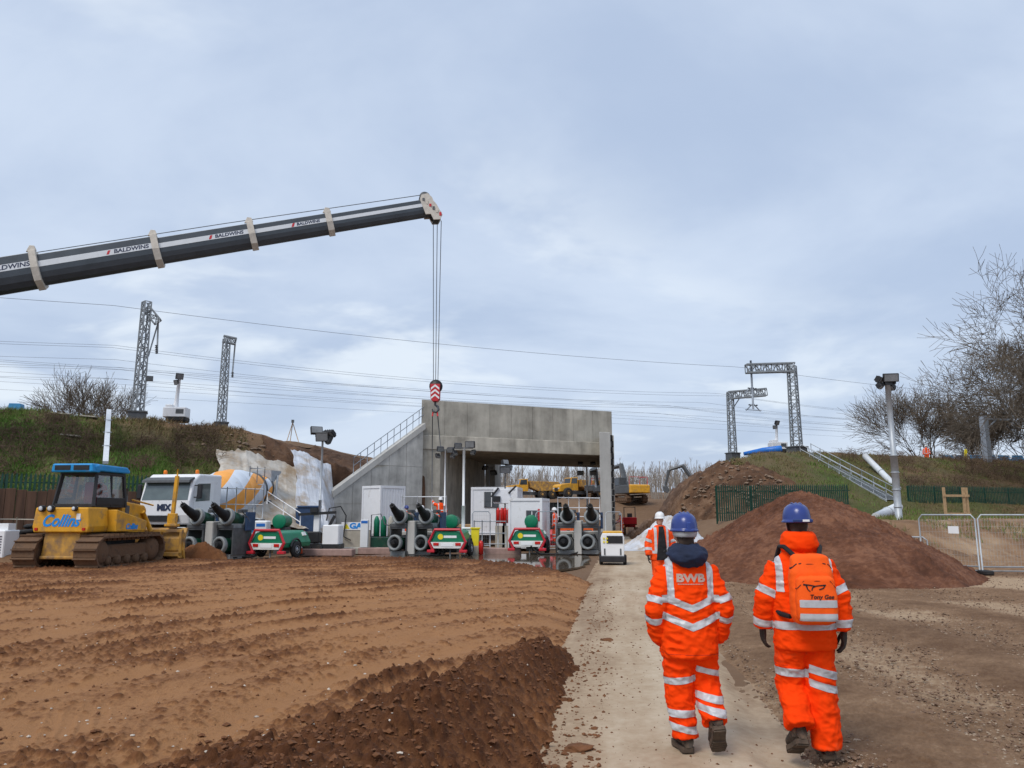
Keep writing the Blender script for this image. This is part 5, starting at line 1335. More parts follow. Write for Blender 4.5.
lt = tower('lighting_tower', Vector((p.x, 42, 0)), t_.z, 'short dark lighting tower with a white control box in front of the cabin', ((0, 0, 0.2, 0.7, -0.3, 0.4), (0, -0.1, -0.2, 0, 0.6, 0.6), (0.2, 0, -0.1, 0.4, 0.5, 0.4)), 0.05, None, dark_steel)
part('control_box', white_paint, lt, lambda m: (m.box((-0.15, -0.1, 2.75), (0.95, 0.4, 0.8), ch=0.03),))
part('black_bracket', black_paint, lt, lambda m: (m.beam((-0.75, -0.35, 2.7), (-0.35, -0.35, 3.2), 0.1), m.box((-0.45, -0.35, 2.6), (0.4, 0.1, 0.3)), m.beam((0.2, -0.35, 2.9), (0.6, -0.35, 3.3), 0.1)))
p = at(588, 545, 60); t_ = at(588, 466, 60)
tower('lighting_tower', Vector((p.x, 60, 0)), t_.z, 'pale lighting mast with two square lamps seen through the bridge opening', ((-0.5, 0, -0.55, 0.15, 0.3, 0.5), (0.5, 0, -0.55, -0.15, 0.3, 0.5), (-0.5, 0, 0.2, 0.15, 1.1, 0.4), (0.5, 0, 0.2, -0.15, 1.1, 0.4)), 0.09, None, white_paint, cross=0.55)
p = at(489, 545, 64); t_ = at(489, 468, 64)
tower('lighting_tower', Vector((p.x, 64, 0)), t_.z, 'small lighting mast in the far left corner of the bridge opening', ((-0.35, 0, 0, 0.6, 0.5, 0.5), (0.35, 0, -0.4, -0.6, 0.6, 0.6)), 0.05, None, grey_steel, cross=0.3)
# big pole on the right
p = at(900, 531, 32); t_ = at(893, 384, 32)
e = empty('lighting_pole', p, 0, 'stout grey steel pole with floodlights above the soil heap', 'light pole')
H = t_.z - p.z
part('lower_tube', grey_steel, e, lambda m: m.tube([(0, 0, 0), (0, 0, H * 0.5)], 0.145, 16))
part('upper_tube', grey_steel, e, lambda m: m.tube([(0, 0, H * 0.5 + 0.002), (0, 0, H)], 0.115, 16))
for k in range(5): part('joint_ring', grey_steel, e, lambda m: m.lathe([(0.12, 0), (0.17, 0.01), (0.17, 0.05), (0.12, 0.06)], (0, 0, H * (0.04 + 0.115 * k)), n=16))
part('base_plate', black_paint, e, lambda m: (m.box((0, 0, 0.06), (0.7, 0.7, 0.14)), m.box((0.35, -0.1, -0.12), (0.7, 0.5, 0.35))), 0.02)
flood(e, 0.08, -0.15, H + 0.25, -0.2, 0.25, 0.62, 0.36)
flood(e, -0.30, 0.05, H + 0.18, 0.9, 0.6, 0.5, 0.30)
flood(e, 0.15, 0.05, H - 0.15, -1.0, 0.8, 0.34, 0.26)
flood(e, -0.38, -0.1, H - 0.12, 0.7, 0.9, 0.26, 0.22)
part('lamp_bracket', black_paint, e, lambda m: (m.beam((-0.4, 0, H), (0.35, 0, H + 0.05), 0.09), m.box((0, 0, H + 0.02), (0.3, 0.25, 0.16))))
# small towers on the embankments
for (px, py, pt, Y, lab) in ((176, 421, 378, 51, 'white tracked lighting unit with a short mast on the left embankment'), (778, 452, 424, 70, 'white lighting unit with a short mast between the portal masts')):
    p = at(px, py, Y); t_ = at(px, pt, Y)
    e = empty('lighting_unit', p, 0.1, lab, 'light tower', 'lighting units on the embankments')
    Hh = t_.z - p.z
    part('body', white_paint, e, lambda m: (m.box((0, 0, 0.55), (1.5, 1.0, 0.7), ch=0.06), m.box((-0.4, 0, 0.98), (0.5, 0.8, 0.2), ch=0.04)))
    part('tracks', black_rubber, e, lambda m: m.box((0.1, 0, 0.1), (1.3, 1.1, 0.4), ch=0.1))
    part('mast', white_paint, e, lambda m: m.tube([(-0.1, 0, 0.85), (-0.05, 0, Hh * 0.55), (0.02, 0, Hh)], [0.2, 0.13, 0.10], 8))
    flood(e, 0.05, -0.1, Hh + 0.1, 0.5, 0.4, 0.5, 0.42); flood(e, -0.15, 0, Hh - 0.3, -0.5, 0.4, 0.4, 0.34)
    part('vent', dark_steel, e, lambda m: m.box((0.35, -0.505, 0.6), (0.5, 0.02, 0.3)))

# ------------------------------------------------------------------ small plant and clutter in front of the bridge
p = at(613, 566, 27.5)
e = empty('mobile_generator', (p.x, 27.5, 0.0), YAW, 'white mobile generator with a yellow top standing on the haul road', 'generator')
part('housing', white_clean, e, lambda m: m.prism([(-0.40, 0.32), (0.40, 0.32), (0.42, 0.95), (0.36, 1.12), (-0.36, 1.12), (-0.42, 0.95)], 0, 1.2, 'y'), 0.03)
part('top_cover', mat('top_yellow', (0.65, 0.36, 0.04), 0.5), e, lambda m: m.box((0, 0.6, 1.15), (0.7, 1.1, 0.07), ch=0.02))
pn = part('control_panel', black_paint, e, lambda m: m.box((0.08, -0.012, 0.90), (0.56, 0.02, 0.26)))
part('gauges', sticker_y, pn, lambda m: [m.box((-0.30 + 0.11 * i, -0.02, 0.82 + 0.12 * j), (0.06, 0.02, 0.06)) for i in range(2) for j in range(2)])
for sx in (-1, 1): part('vent', dark_steel, e, lambda m: m.box((sx * 0.28, -0.01, 0.48), (0.05, 0.02, 0.22)))
part('skid', black_paint, e, lambda m: m.box((0, 0.6, 0.22), (0.86, 1.3, 0.20)), 0.02)
for sx in (-1, 1): part('wheel', black_rubber, e, lambda m: wheel(m, (sx * 0.42, 0.3, 0.19), 0.19, 0.13, n=14))
# cabinet, gas bottle rack
p = at(364, 551, 37)
e = empty('control_cabinet', (p.x, 37, 0), 0.1, 'narrow white control cabinet with blue trim beside the green bottle rack', 'cabinet')
part('case', white_clean, e, lambda m: m.box((0, 0, 0.85), (0.36, 0.5, 1.35), ch=0.02))
part('blue_trim', tarp_blue, e, lambda m: m.box((0, -0.255, 1.42), (0.30, 0.012, 0.12)))
for sx in (-1, 1): part('wheel', black_rubber, e, lambda m: wheel(m, (sx * 0.14, -0.1, 0.10), 0.10, 0.06, n=12))
p = at(383, 550, 37.5)
e = empty('bottle_rack', (p.x, 37.5, 0), 0.0, 'dark green rack holding gas bottles beside the white cabinet', 'rack')
part('rack_base', jack_green, e, lambda m: m.box((0, 0, 0.42), (1.1, 0.8, 0.55), ch=0.02))
for k in range(3): part('bottle', unit_green if k < 2 else cream, e, lambda m: m.lathe([(0.02, 0), (0.14, 0.01), (0.14, 0.75), (0.08, 0.92), (0.04, 0.98)], (-0.34 + 0.34 * k, 0, 0.72), n=12))
part('rack_frame', dark_steel, e, lambda m: (m.tube([(-0.55, -0.3, 0.7), (-0.55, -0.3, 1.75), (-0.1, -0.3, 1.8), (0.1, -0.3, 1.3), (0.55, -0.3, 1.2)], 0.03, 6)))
# bins and cone
p = at(475, 556, 34.5)
e = empty('yellow_bin', (p.x, 34.5, 0.1), 0, 'bright yellow bin on a pale block beside the middle power pack', 'bin')
part('bin', sticker_y, e, lambda m: m.prism([(-0.14, 0.3), (0.14, 0.3), (0.19, 1.05), (-0.19, 1.05)], 0, 0.32, 'y'), 0.02)
part('rim', sticker_y, e, lambda m: m.box((0, 0.16, 1.07), (0.44, 0.40, 0.06), ch=0.01))
part('block', cream, e, lambda m: m.prism([(-0.42, -0.1), (0.42, -0.1), (0.3, 0.3), (-0.3, 0.3)], -0.1, 0.5, 'y'), 0.02)
p = at(466, 552, 35)
o = tag(part('white_bin', white_clean, None, lambda m: (m.box((0, 0, 0.6), (0.36, 0.36, 1.05), ch=0.03), m.box((0, -0.02, 1.16), (0.42, 0.42, 0.08), ch=0.02))), 'white lidded bin between the middle power pack and the yellow bin', 'bin'); o.location = (p.x, 35.2, 0)
p = at(481, 552, 34.3)
e = empty('fire_extinguisher', (p.x, 34.3, 0), 0, 'red fire extinguisher on the ground beside the yellow bin', 'extinguisher')
part('cylinder', lamp_red, e, lambda m: m.lathe([(0.02, 0), (0.11, 0.02), (0.11, 0.52), (0.04, 0.62)], (0, 0, 0.02), n=12))
part('hose', black_rubber, e, lambda m: m.tube([(0, 0, 0.62), (0.1, -0.03, 0.6), (0.13, -0.04, 0.35)], 0.02, 6))
for i, (px, py, lab) in enumerate(((500, 519, 'red fire trolley with twin bottles before the grey cabin, on the nearer side'), (507, 519, 'red fire trolley with twin bottles before the grey cabin, beside its twin'))):
    p = at(px, py, 41)
    e = empty('fire_trolley', (p.x, 41, 1.0), 0, lab, 'trolley', 'red fire trolleys')
    for sx in (-1, 1): part('bottle', lamp_red, e, lambda m: m.lathe([(0.02, 0), (0.10, 0.02), (0.10, 0.7), (0.03, 0.82)], (sx * 0.1, 0, 0.3), n=12))
    part('frame', black_paint, e, lambda m: m.tube([(-0.2, 0.1, 0.1), (-0.2, 0.1, 1.1), (0.2, 0.1, 1.1), (0.2, 0.1, 0.1)], 0.025, 6))
    part('plinth', cream, e, lambda m: m.box((0, 0.1, -0.4), (0.5, 0.5, 1.15)))
p = at(299, 553, 34)
e = empty('traffic_cone', (p.x, 34, 0.05), 0, 'orange and white traffic cone beside the first power pack', 'cone')
part('cone', mat('cone_orange', (0.75, 0.10, 0.02), 0.5), e, lambda m: m.lathe([(0.17, 0.03), (0.03, 0.75)], (0, 0, 0), n=14))
part('base', black_rubber, e, lambda m: m.box((0, 0, 0.02), (0.4, 0.4, 0.05)))
part('sleeve', white_clean, e, lambda m: m.lathe([(0.128, 0.28), (0.085, 0.50)], (0, 0, 0), n=14, caps=False))
for (px, py, Y, d, mm_, nm, lab) in ((238, 533, 35.5, (0.7, 0.6, 1.0), cream, 'plastic_tank', 'cream liquid tank behind the strand jacks near the mixer'),
                               (252, 533, 36.0, (0.5, 0.5, 1.05), barrier_blue, 'blue_drum', 'blue storage drum standing next to the cream tank'),
                               (262, 533, 35.6, (0.62, 0.6, 1.15), white_clean, 'fluid_box', 'white fluid box with a blue label beside the green drum')):
    p = at(px, py, Y)
    e = empty(nm, (p.x, Y, 0.35), 0.05, lab, 'tank')
    part('body', mm_, e, lambda m: m.box((0, 0, d[2] / 2), d, ch=0.06))
    part('cap', dark_steel, e, lambda m: m.lathe([(0.1, 0), (0.1, 0.06), (0.02, 0.07)], (0, 0, d[2]), n=10))
    part('pallet', timber, e, lambda m: m.box((0, 0, -0.17), (d[0] * 1.1, d[1] * 1.1, 0.33)))
    if nm == 'fluid_box': part('label_sticker', tarp_blue, e, lambda m: m.box((0, -0.305, 0.95), (0.4, 0.012, 0.14)))
p = at(308, 520, 40)
e = empty('blue_skip', (p.x, 40, 0.9), 0.2, 'dark blue wheeled bin above the first lighting tower base', 'bin')
part('bin_body', tarp_dark, e, lambda m: m.prism([(-0.55, 0), (0.55, 0), (0.62, 1.2), (-0.62, 1.2)], -0.5, 0.5, 'y'), 0.03)
part('lid', tarp_dark, e, lambda m: m.box((0.05, 0, 1.26), (1.2, 1.1, 0.12), ch=0.04))
part('platform', dark_steel, e, lambda m: m.box((0, 0, -0.45), (1.2, 1.0, 0.88)))
# concrete kerb blocks in the yard
for i, (px, py, Y, L, m_, lab) in enumerate(((325, 551, 34.5, 2.6, block_pink, 'pinkish low concrete block in front of the lighting tower wheels'), (356, 549, 36, 2.0, cream, 'pale low concrete block between two pinkish ones'),
                                     (383, 551, 35.8, 2.2, block_pink, 'pinkish low concrete block under the green bottle rack'), (497, 553, 35.5, 2.2, block_pink, 'pinkish low concrete block on the wet ground between power packs'))):
    p = at(px, py, Y)
    m = MB(); m.box((0, 0, 0.12), (L, 0.6, 0.30), ch=0.03)
    o = m.build('kerb_block', m_); o.location = (p.x, Y, 0); o.rotation_euler = (0, 0, YAW * 0.4); tag(o, lab, 'concrete block', 'low concrete blocks')
# cream wall with a banner between the wing wall and the rack
p = at(346, 545, 42)
e = empty('barrier_wall', (p.x, 42, 0), 0.05, 'cream concrete barrier with a white lettered banner by the container', 'barrier')
part('wall', cream, e, lambda m: m.box((0, 0, 0.55), (2.6, 0.4, 1.4), ch=0.04))
bn = part('banner', white_clean, e, lambda m: m.box((0.55, -0.215, 1.15), (1.6, 0.02, 0.42)))
text_part('lettering', 'GAP', 0.40, letter_blue, bn, frame_M((0.65, -0.23, 1.15), (1, 0, 0), (0, 0, 1)), 0, 0.003, 0.02, 1.2)
part('yellow_mark', sticker_y, bn, lambda m: m.prism([(-0.15, 1.0), (0.2, 1.0), (0.03, 1.3)], -0.232, -0.227, 'y'))
part('hose', black_rubber, e, lambda m: m.tube([(-1.1, -0.3, 1.2), (-0.9, -0.35, 2.1), (-0.3, -0.35, 2.2), (0.0, -0.3, 1.7), (-0.1, -0.3, 0.6), (0.3, -0.35, 0.4)], 0.035, 7))

# ------------------------------------------------------------------ tube railings
def railing(pts, h, label, n=None, r=0.025, m_=white_paint, rails=(1.0, 0.55, 0.15), name='scaffold_railing', group='tube railings'):
    P0 = Vector(pts[0])
    e = empty(name, P0, 0, label, 'railing', group)
    for fr in rails:
        part('rail', m_, e, lambda m: m.tube([Vector(q) - P0 + Vector((0, 0, h * fr)) for q in pts], r, 6))
    n = n or len(pts)
    for k in range(n):
        t = k / (n - 1) * (len(pts) - 1); i = min(int(t), len(pts) - 2)
        q = Vector(pts[i]).lerp(Vector(pts[i + 1]), t - i) - P0
        part('post', m_, e, lambda m: m.tube([q, q + Vector((0, 0, h * 1.04))], r, 6))
    return e
def railpx(a, b, Y0, Y1, h, label, n, **kw):
    A, B_ = at(a[0], a[1], Y0), at(b[0], b[1], Y1)
    return railing([A, B_], h, label, n, **kw)
railpx((402, 527), (446, 527), 37.5, 37.5, 1.45, 'white tube railing in front of the bridge abutment by the workers', 4)
railpx((558, 520), (600, 520), 40, 41, 1.15, 'white tube railing behind the strand jacks in the bridge opening', 5)
railpx((206, 524), (262, 524), 34.5, 36, 1.6, 'grey tube railing in front of the mixer drum', 7, m_=grey_steel)
railpx((474, 548), (506, 548), 37, 37, 1.25, 'grey tube railing below the fire trolleys', 5, m_=grey_steel)
railpx((267, 504), (300, 526), 38, 37, 0.6, 'white sloping stair rail beside the sheeted slope', 3, rails=(1.0, 0.3))
railpx((247, 522), (262, 522), 37.5, 38, 2.6, 'grey scaffold frame at the tail of the mixer drum', 3, m_=grey_steel, rails=(1.0, 0.7, 0.4, 0.1))
railpx((-6, 545), (34, 545), 29, 29.5, 1.0, 'pale rail in front of the old timber wall', 3, rails=(0.95,), m_=cream)

# ------------------------------------------------------------------ left edge: timber wall, palisade fences, generator
def sn(s, n, z): return rail_pt(s, n, z)
wallL = empty('timber_wall', sn(-46, 11.0, 0), ANG, 'old dark brown timber retaining wall below the green fence', 'wall')
for k in range(88):
    w = 0.30 + 0.06 * math.sin(k * 3.7)
    h = 2.88 + 0.06 * math.sin(k * 5.1)
    part('board', timber_dark, wallL, lambda m: m.box((k * 0.37, 0.02 * math.sin(k * 9.3), h / 2 - 0.1), (0.355, 0.07, h), ch=0.01))
def palisade(s0, s1, n, z0, z1, h, label, pitch=0.17):
    e = empty('palisade_fence', sn(s0, n, 0), ANG, label, 'fence', 'green palisade fences')
    L = s1 - s0
    N_ = int(L / pitch)
    def f(m):
        for k in range(N_):
            x = k * pitch; z = z0 + (z1 - z0) * k / N_
            m.prism([(x - 0.045, z), (x + 0.045, z), (x + 0.045, z + h - 0.1), (x, z + h + 0.03), (x - 0.045, z + h - 0.1)], -0.012, 0.012, 'y')
    part('pales', fence_green, e, f)['kind'] = 'stuff'
    for fr in (0.22, 0.82):
        part('rail', fence_green, e, lambda m: m.beam((0, 0.04, z0 + h * fr), (L, 0.04, z1 + h * fr), 0.05))
    for k in range(int(L / 2.75) + 1):
        x = k * 2.75; z = z0 + (z1 - z0) * x / L
        part('post', fence_green, e, lambda m: m.box((x, 0.09, z + h / 2 - 0.1), (0.08, 0.06, h + 0.1)))
    return e
palisade(-46, -13.2, 10.1, 1.35, 1.35, 2.15, 'long green palisade fence above the old timber wall')
palisade(15.8, 27.0, 10.2, 1.35, 1.55, 2.2, 'green palisade fence directly behind the soil heap')
palisade(32.6, 72, 10.2, 1.60, 1.60, 2.2, 'green palisade fence behind the timber frame and mesh panels')
part_ = None
p = at(1, 546, 26.5)
e = empty('site_generator', (p.x - 0.5, 26.5, 0.1), 0.0, 'white louvred generator cut off by the left edge', 'generator')
part('case', white_clean, e, lambda m: m.box((0, 0.4, 0.62), (1.2, 0.8, 1.05), ch=0.03))
part('louvres', dark_steel, e, lambda m: [m.box((0.35, -0.005, 0.4 + 0.09 * k), (0.3, 0.02, 0.035)) for k in range(7)])['kind'] = 'stuff'
part('riser', white_clean, e, lambda m: m.box((0.3, 0.4, 1.25), (0.5, 0.4, 0.25)))
for i, (px, py) in enumerate(((13, 541), (24, 539), (30, 533))):
    p = at(px, py, 27.5)
    m = MB()
    m.tube([(0.32 * math.cos(a_) * (1 + 0.02 * a_), 0.32 * math.sin(a_), 0.12 + 0.035 * a_) for a_ in np.linspace(0, 4 * math.pi, 40)], 0.075, 7)
    o = m.build('hose_coil', black_rubber); o.location = (p.x, 27.5 + 0.2 * i, p.z - 0.25)
    tag(o, ('coil of black hose beside the louvred generator', 'middle coil of black hose behind the bulldozer track', 'upper coil of black hose against the timber wall')[i], 'hose', 'coils of black hose')
# soil ledge they lie on
mound('pink_ledge', at(10, 550, 27.5).x, 28.0, 4.5, 2.2, 0.55, gravel_m, 'pale pinkish ledge of soil under the hose coils', 'soil bank', 171)

# hydraulic hoses between the power packs and the jacks
def hose(a, b, Ya, Yb, za, zb, seed, label):
    A, B_ = at(a, 540, Ya), at(b, 540, Yb)
    A.z, B_.z = za, zb
    r = np.random.default_rng(seed)
    pts = []
    for k in range(17):
        t = k / 16
        q = A.lerp(B_, t)
        z = (za * max(0, 1 - t * 5) ** 2 + zb * max(0, t * 5 - 4) ** 2)
        pts.append((q.x + 0.25 * math.sin(t * 7 + seed), q.y - 0.9 * math.sin(math.pi * t) + 0.2 * math.sin(t * 11 + seed), max(0.06, z)))
    m = MB(); m.tube(pts, 0.035, 6)
    tag(m.build('hydraulic_hose', black_rubber), label, 'hose', 'black hydraulic hoses on the ground')
hose(236, 258, 32.3, 32.6, 1.3, 0.6, 1, 'black hose from the jacks near the mixer to their power pack')
hose(431, 441, 34.6, 34.0, 1.4, 0.6, 2, 'black hose curling between the middle jacks and power pack')
hose(408, 444, 34.4, 34.0, 0.5, 0.5, 3, 'low black hose lying in front of the middle jacks')
hose(534, 563, 35.0, 35.4, 0.6, 1.4, 4, 'black hose from the right power pack to the jacks by the wing wall')
hose(536, 588, 34.6, 35.2, 0.4, 0.5, 5, 'low black hose crossing the puddle before the wing wall jacks')
# more clutter under the bridge: pallets, stacked pipes, barrels
for i, (px, Y, lab) in enumerate(((552, 45, 'rusty red barrel beside the small white cabin'), (562, 47, 'rusty red barrel standing apart in the bridge opening'))):
    p = at(px, 540, Y)
    m = MB(); m.lathe([(0.02, 0), (0.30, 0.0), (0.30, 0.28), (0.32, 0.30), (0.30, 0.32), (0.30, 0.60), (0.32, 0.62), (0.30, 0.64), (0.30, 0.9), (0.02, 0.9)], n=16)
    o = m.build('barrel', unit_red); o.location = (p.x, Y, 0.0); tag(o, lab, 'barrel', 'barrels under the bridge')
for i, (px, Y, z, lab) in enumerate(((580, 50, 0.0, 'stack of dark timber mats under the bridge'), (470, 47, 0.0, 'stack of dark timber mats beside the left abutment'))):
    p = at(px, 540, Y)
    e = empty('timber_stack', (p.x, Y, 0), 0.1, lab, 'timber stack', 'timber stacks under the bridge')
    for k in range(5):
        part('mat', timber_dark if k % 2 else timber, e, lambda m: m.box((0.05 * math.sin(k * 3), 0, 0.12 + 0.24 * k), (2.2, 1.2, 0.20), ch=0.02))
# ------------------------------------------------------------------ sheeting over the slopes
def cloth_on(name, s0, s1, t0, t1, side, material, label, seed, lift=0.30, ns=110, nt=110, amp=0.07, group=None, ragged=0.25):
    S, T = np.meshgrid(np.linspace(s0, s1, ns), np.linspace(t0, t1, nt), indexing='ij')
    T = T + 0.05 * fbm(S * 1.3, S * 0, 1.0, 4, 0.6, seed + 8) * (1 - (T - t0) / (t1 - t0)); S = S + 2 * ragged * fbm(T * 5, S * 0.2, 1.2, 3, 0.5, seed + 9) * (1 - (S - s0) / (s1 - s0))
    hs_, hz_, ts_, tn_, tz_ = (LHS, LHZ, LTS, LTN, LTZ) if side < 0 else (RHS, RHZ, RTS, RTN, RTZ)
    TN = np.interp(S, ts_, tn_)
    Nn = T * TN
    Z = emb_z(side, S, Nn)
    X = F0[0] + S * EX + Nn * EY; Y = F0[1] + S * EY - Nn * EX
    na = 0.3 if side < 0 else 0.5
    Z = Z + na * fbm(X, Y, 3.0, 2, 0.5, 101) * 0.9
    # folds
    fold = np.abs(fbm(S * 1.0 + T * 1.2, T * 2.0, 1.0, 4, 0.5, seed)) + 0.35 * np.abs(fbm(S * 4.0, T * 3.0, 0.8, 3, 0.5, seed + 3))
    Z = Z + lift + amp * (1 - 2 * fold)
    Z = np.maximum(Z, 0.05)
    o_ = mesh_np(name, np.stack([X, Y, Z], -1).reshape(-1, 3), grid_faces(ns, nt), material)
    md = o_.modifiers.new('thick', 'SOLIDIFY'); md.thickness = 0.02
    return tag(o_, label, 'sheeting', group)
sheet_white = mat('white_sheeting', (0.56, 0.58, 0.62), 0.6, 0, 0.18, 1.2, bump=0.015, bscale=4, dirt=(0.36, 0.27, 0.18), dirt_amt=0.38, dirt_scale=0.9)
sheet_grey = mat('muddy_geotextile', (0.50, 0.46, 0.40), 0.75, 0, 0.25, 1.0, bump=0.02, bscale=3, dirt=(0.33, 0.235, 0.145), dirt_amt=0.45, dirt_scale=0.9)
cloth_on('geotextile_sheet', -12.8, -8.4, 0.36, 1.0, -1, sheet_grey, 'muddy white geotextile sheet on the cut slope behind the mixer drum', 201, group='sheets on the slopes')
cloth_on('geotextile_sheet', -8.6, -5.9, 0.16, 1.0, -1, sheet_white, 'crumpled white geotextile sheet on the cut slope beside the wing wall', 211, 0.32, group='sheets on the slopes')
g_ = np.linspace(-1.15, 1.15, 110); A_, B_ = np.meshgrid(g_, g_)
pc = at(661, 540, 41)
X_ = pc.x + 0.2 + A_ * 2.3 + 0.9 * (B_ < 9) * np.maximum(0, 0.2 - A_) * 0; Y_ = 41 + B_ * 2.6
R2 = A_ ** 2 + B_ ** 2
Z_ = np.maximum(0.02, 2.3 * np.maximum(0, 1 - np.sqrt(R2 + 0.02)) ** 0.9 * (1 + 0.35 * fbm(X_, Y_, 1.1, 4, 0.55, 231)) * (0.75 + 0.35 * A_) + 0.22 * (0.5 - np.abs(fbm(X_ * 1.0, Y_ * 1.6, 0.7, 4, 0.55, 233)) * 1.6) * (R2 < 1.1))
keep_ = (R2 < 1.05)
tag(mesh_np('plastic_sheet', np.stack([X_, Y_, Z_], -1).reshape(-1, 3), grid_faces(110, 110), sheet_white), 'crumpled white plastic sheet heaped beside the road beyond the walking worker', 'sheeting', 'sheets on the slopes')
p = at(625, 528, 58)
# ------------------------------------------------------------------ right side: mesh fence, pole, timber frame, pipes, stair rail
mesh_wire = mat('mesh_wire', (0.42, 0.44, 0.46), 0.5, 0.4, 0.1)
def mesh_panel(A, B_, h, label, sign=False):
    A, B_ = Vector(A), Vector(B_)
    d = B_ - A; L = d.length; rz = math.atan2(d.y, d.x)
    e = empty('mesh_fence_panel', A, rz, label, 'fence panel', 'temporary mesh fence panels')
    part('frame', grey_steel, e, lambda m: m.tube([(0, 0, 0.05), (0, 0, h - 0.12), (0.10, 0, h), (L - 0.10, 0, h), (L, 0, h - 0.12), (L, 0, 0.05)], 0.024, 8))
    part('frame_rail', grey_steel, e, lambda m: m.tube([(0.02, 0, 0.22), (L - 0.02, 0, 0.22)], 0.024, 6))
    part('frame_rail', grey_steel, e, lambda m: m.tube([(0.02, 0, 0.10), (L - 0.02, 0, 0.10)], 0.020, 6))
    def f(m):
        nv = int(L / 0.09)
        for k in range(1, nv): m.beam((L * k / nv, 0, 0.2), (L * k / nv, 0, h - 0.02), 0.004)
        for k in range(1, 9): m.beam((0, 0, 0.2 + (h - 0.2) * k / 9), (L, 0, 0.2 + (h - 0.2) * k / 9), 0.004)
    part('wire_mesh', mesh_wire, e, f)['kind'] = 'stuff'
    for x in (0.0, L):
        pass
    part('foot_block', black_rubber, e, lambda m: m.box((0.05, 0, 0.06), (0.30, 0.55, 0.13), ch=0.03))
    if sign:
        part('sign_plate', white_clean, e, lambda m: m.box((L * 0.62, -0.03, h * 0.74), (0.30, 0.012, 0.22)))
    return e
fA, fB, fC = at(923, 566, 24.6), at(980, 573, 23.4), at(983, 573, 23.3)
fA.z = fB.z = fC.z = 0.02
mesh_panel(fA, fB, 1.75, 'temporary mesh fence panel with a small white sign beside the soil heap', True)
fD = fC + Vector((3.4, -0.35, 0))
mesh_panel(fC, fD, 1.75, 'temporary mesh fence panel running out of the picture on the right')
gA, gB = at(908, 560, 25.6), at(929, 562, 25.2)
gA.z = gB.z = 0.0
e = empty('pedestrian_barrier', gA, math.atan2(gB.y - gA.y, gB.x - gA.x), 'low grey pedestrian barrier between the heap and the mesh fence', 'barrier')
Lb = (gB - gA).length
part('frame', grey_steel, e, lambda m: (m.tube([(0, 0, 0), (0, 0, 0.95), (0.12, 0, 1.05), (Lb - 0.12, 0, 1.05), (Lb, 0, 0.95), (Lb, 0, 0)], 0.025, 7), m.tube([(0, 0, 0.2), (Lb, 0, 0.2)], 0.02, 6)))
part('bars', grey_steel, e, lambda m: [m.tube([(Lb * k / 5, 0, 0.2), (Lb * k / 5, 0, 1.04)], 0.012, 5) for k in range(1, 5)])['kind'] = 'stuff'
# timber goal-post frame in front of the fence
tA = at(946, 516, 44); tA.z -= 0.3
e = empty('timber_goalpost', tA, 0.25, 'pale timber frame of two posts and two rails before the green fence', 'frame')
for x in (0.0, 1.35, 1.62): part('post', timber, e, lambda m: m.box((x, 0.05 if x > 1.5 else 0, 0.95), (0.13, 0.10, 1.95)))
for z in (0.42, 1.45): part('cross_rail', timber, e, lambda m: m.box((0.78, -0.07, z), (1.8, 0.045, 0.13)))
# drain pipes and white troughs
pipe_m = mat('pipe_white', (0.62, 0.65, 0.68), 0.45, 0, 0.08, 4)
def pipe(pts, r, label, name='drain_pipe', flanges=True):
    P0 = Vector(pts[0])
    e = empty(name, P0, 0, label, 'pipe', 'white drain pipes on the slopes')
    q = [Vector(a) - P0 for a in pts]
    part('tube', pipe_m, e, lambda m: m.tube(q, r, 12))
    if flanges:
        d = (q[-1] - q[0]); n = max(1, int(d.length / 1.8))
        for k in range(1, n):
            part('joint', grey_steel, e, lambda m: m.lathe([(r, -0.04), (r * 1.15, -0.035), (r * 1.15, 0.035), (r, 0.04)], q[0] + d * (k / n), d, 12, caps=False))
    return e
pipe([at(865, 456, 62), at(899, 490, 57.5)], 0.24, 'straight white pipe running down the right embankment')
pipe([at(901, 492, 58), at(916, 501, 58), at(934, 503, 59), at(988, 502, 61)], 0.17, 'white pipe bending along the foot of the green fence', flanges=False)
pipe([at(876, 518, 46), at(898, 507, 50)], 0.30, 'short white pipe end pointing down behind the lighting pole')
tb, tt = at(105, 468, 34.6), at(108.5, 415, 41.4)
e = empty('drain_trough', tb, 0, 'straight white trough lying down the grassy left embankment', 'trough')
dd = tt - tb
part('channel', pipe_m, e, lambda m: m.beam((0, 0, 0.25), dd + Vector((0, 0, 0.25)), 0.23, 0.14))
for k in range(1, 4): part('strap', grey_steel, e, lambda m: m.beam(dd * (k / 4) + Vector((-0.2, 0, 0.345)), dd * (k / 4) + Vector((0.2, 0, 0.345)), 0.06, 0.03))
# stair with handrails down the right embankment
sA, sB = at(806, 455, 64), at(893, 503, 53.5)
e = empty('embankment_stair', sB, 0, 'grey scaffold stair with double handrails climbing the right embankment', 'stair')
v_ = sA - sB
side_ = Vector((v_.y, -v_.x, 0)).normalized()
for sd_ in (-0.5, 0.5):
    o_ = side_ * sd_
    for h in (0.95, 0.5):
        part('handrail', grey_steel, e, lambda m: m.tube([o_ + Vector((0, 0, h)), v_ + o_ + Vector((0, 0, h))], 0.03, 6))
    part('stringer', grey_steel, e, lambda m: m.beam(o_ + Vector((0, 0, 0.12)), v_ + o_ + Vector((0, 0, 0.12)), 0.06, 0.18))
    for k in range(9):
        part('post', grey_steel, e, lambda m: m.tube([v_ * (k / 8) + o_, v_ * (k / 8) + o_ + Vector((0, 0, 1.0))], 0.025, 6))
for k in range(46):
    part('step', grey_steel, e, lambda m: m.box(v_ * ((k + 0.5) / 46) + Vector((0, 0, 0.2)), (0.95, 0.24, 0.04), rot=RZ(math.atan2(side_.y, side_.x))))
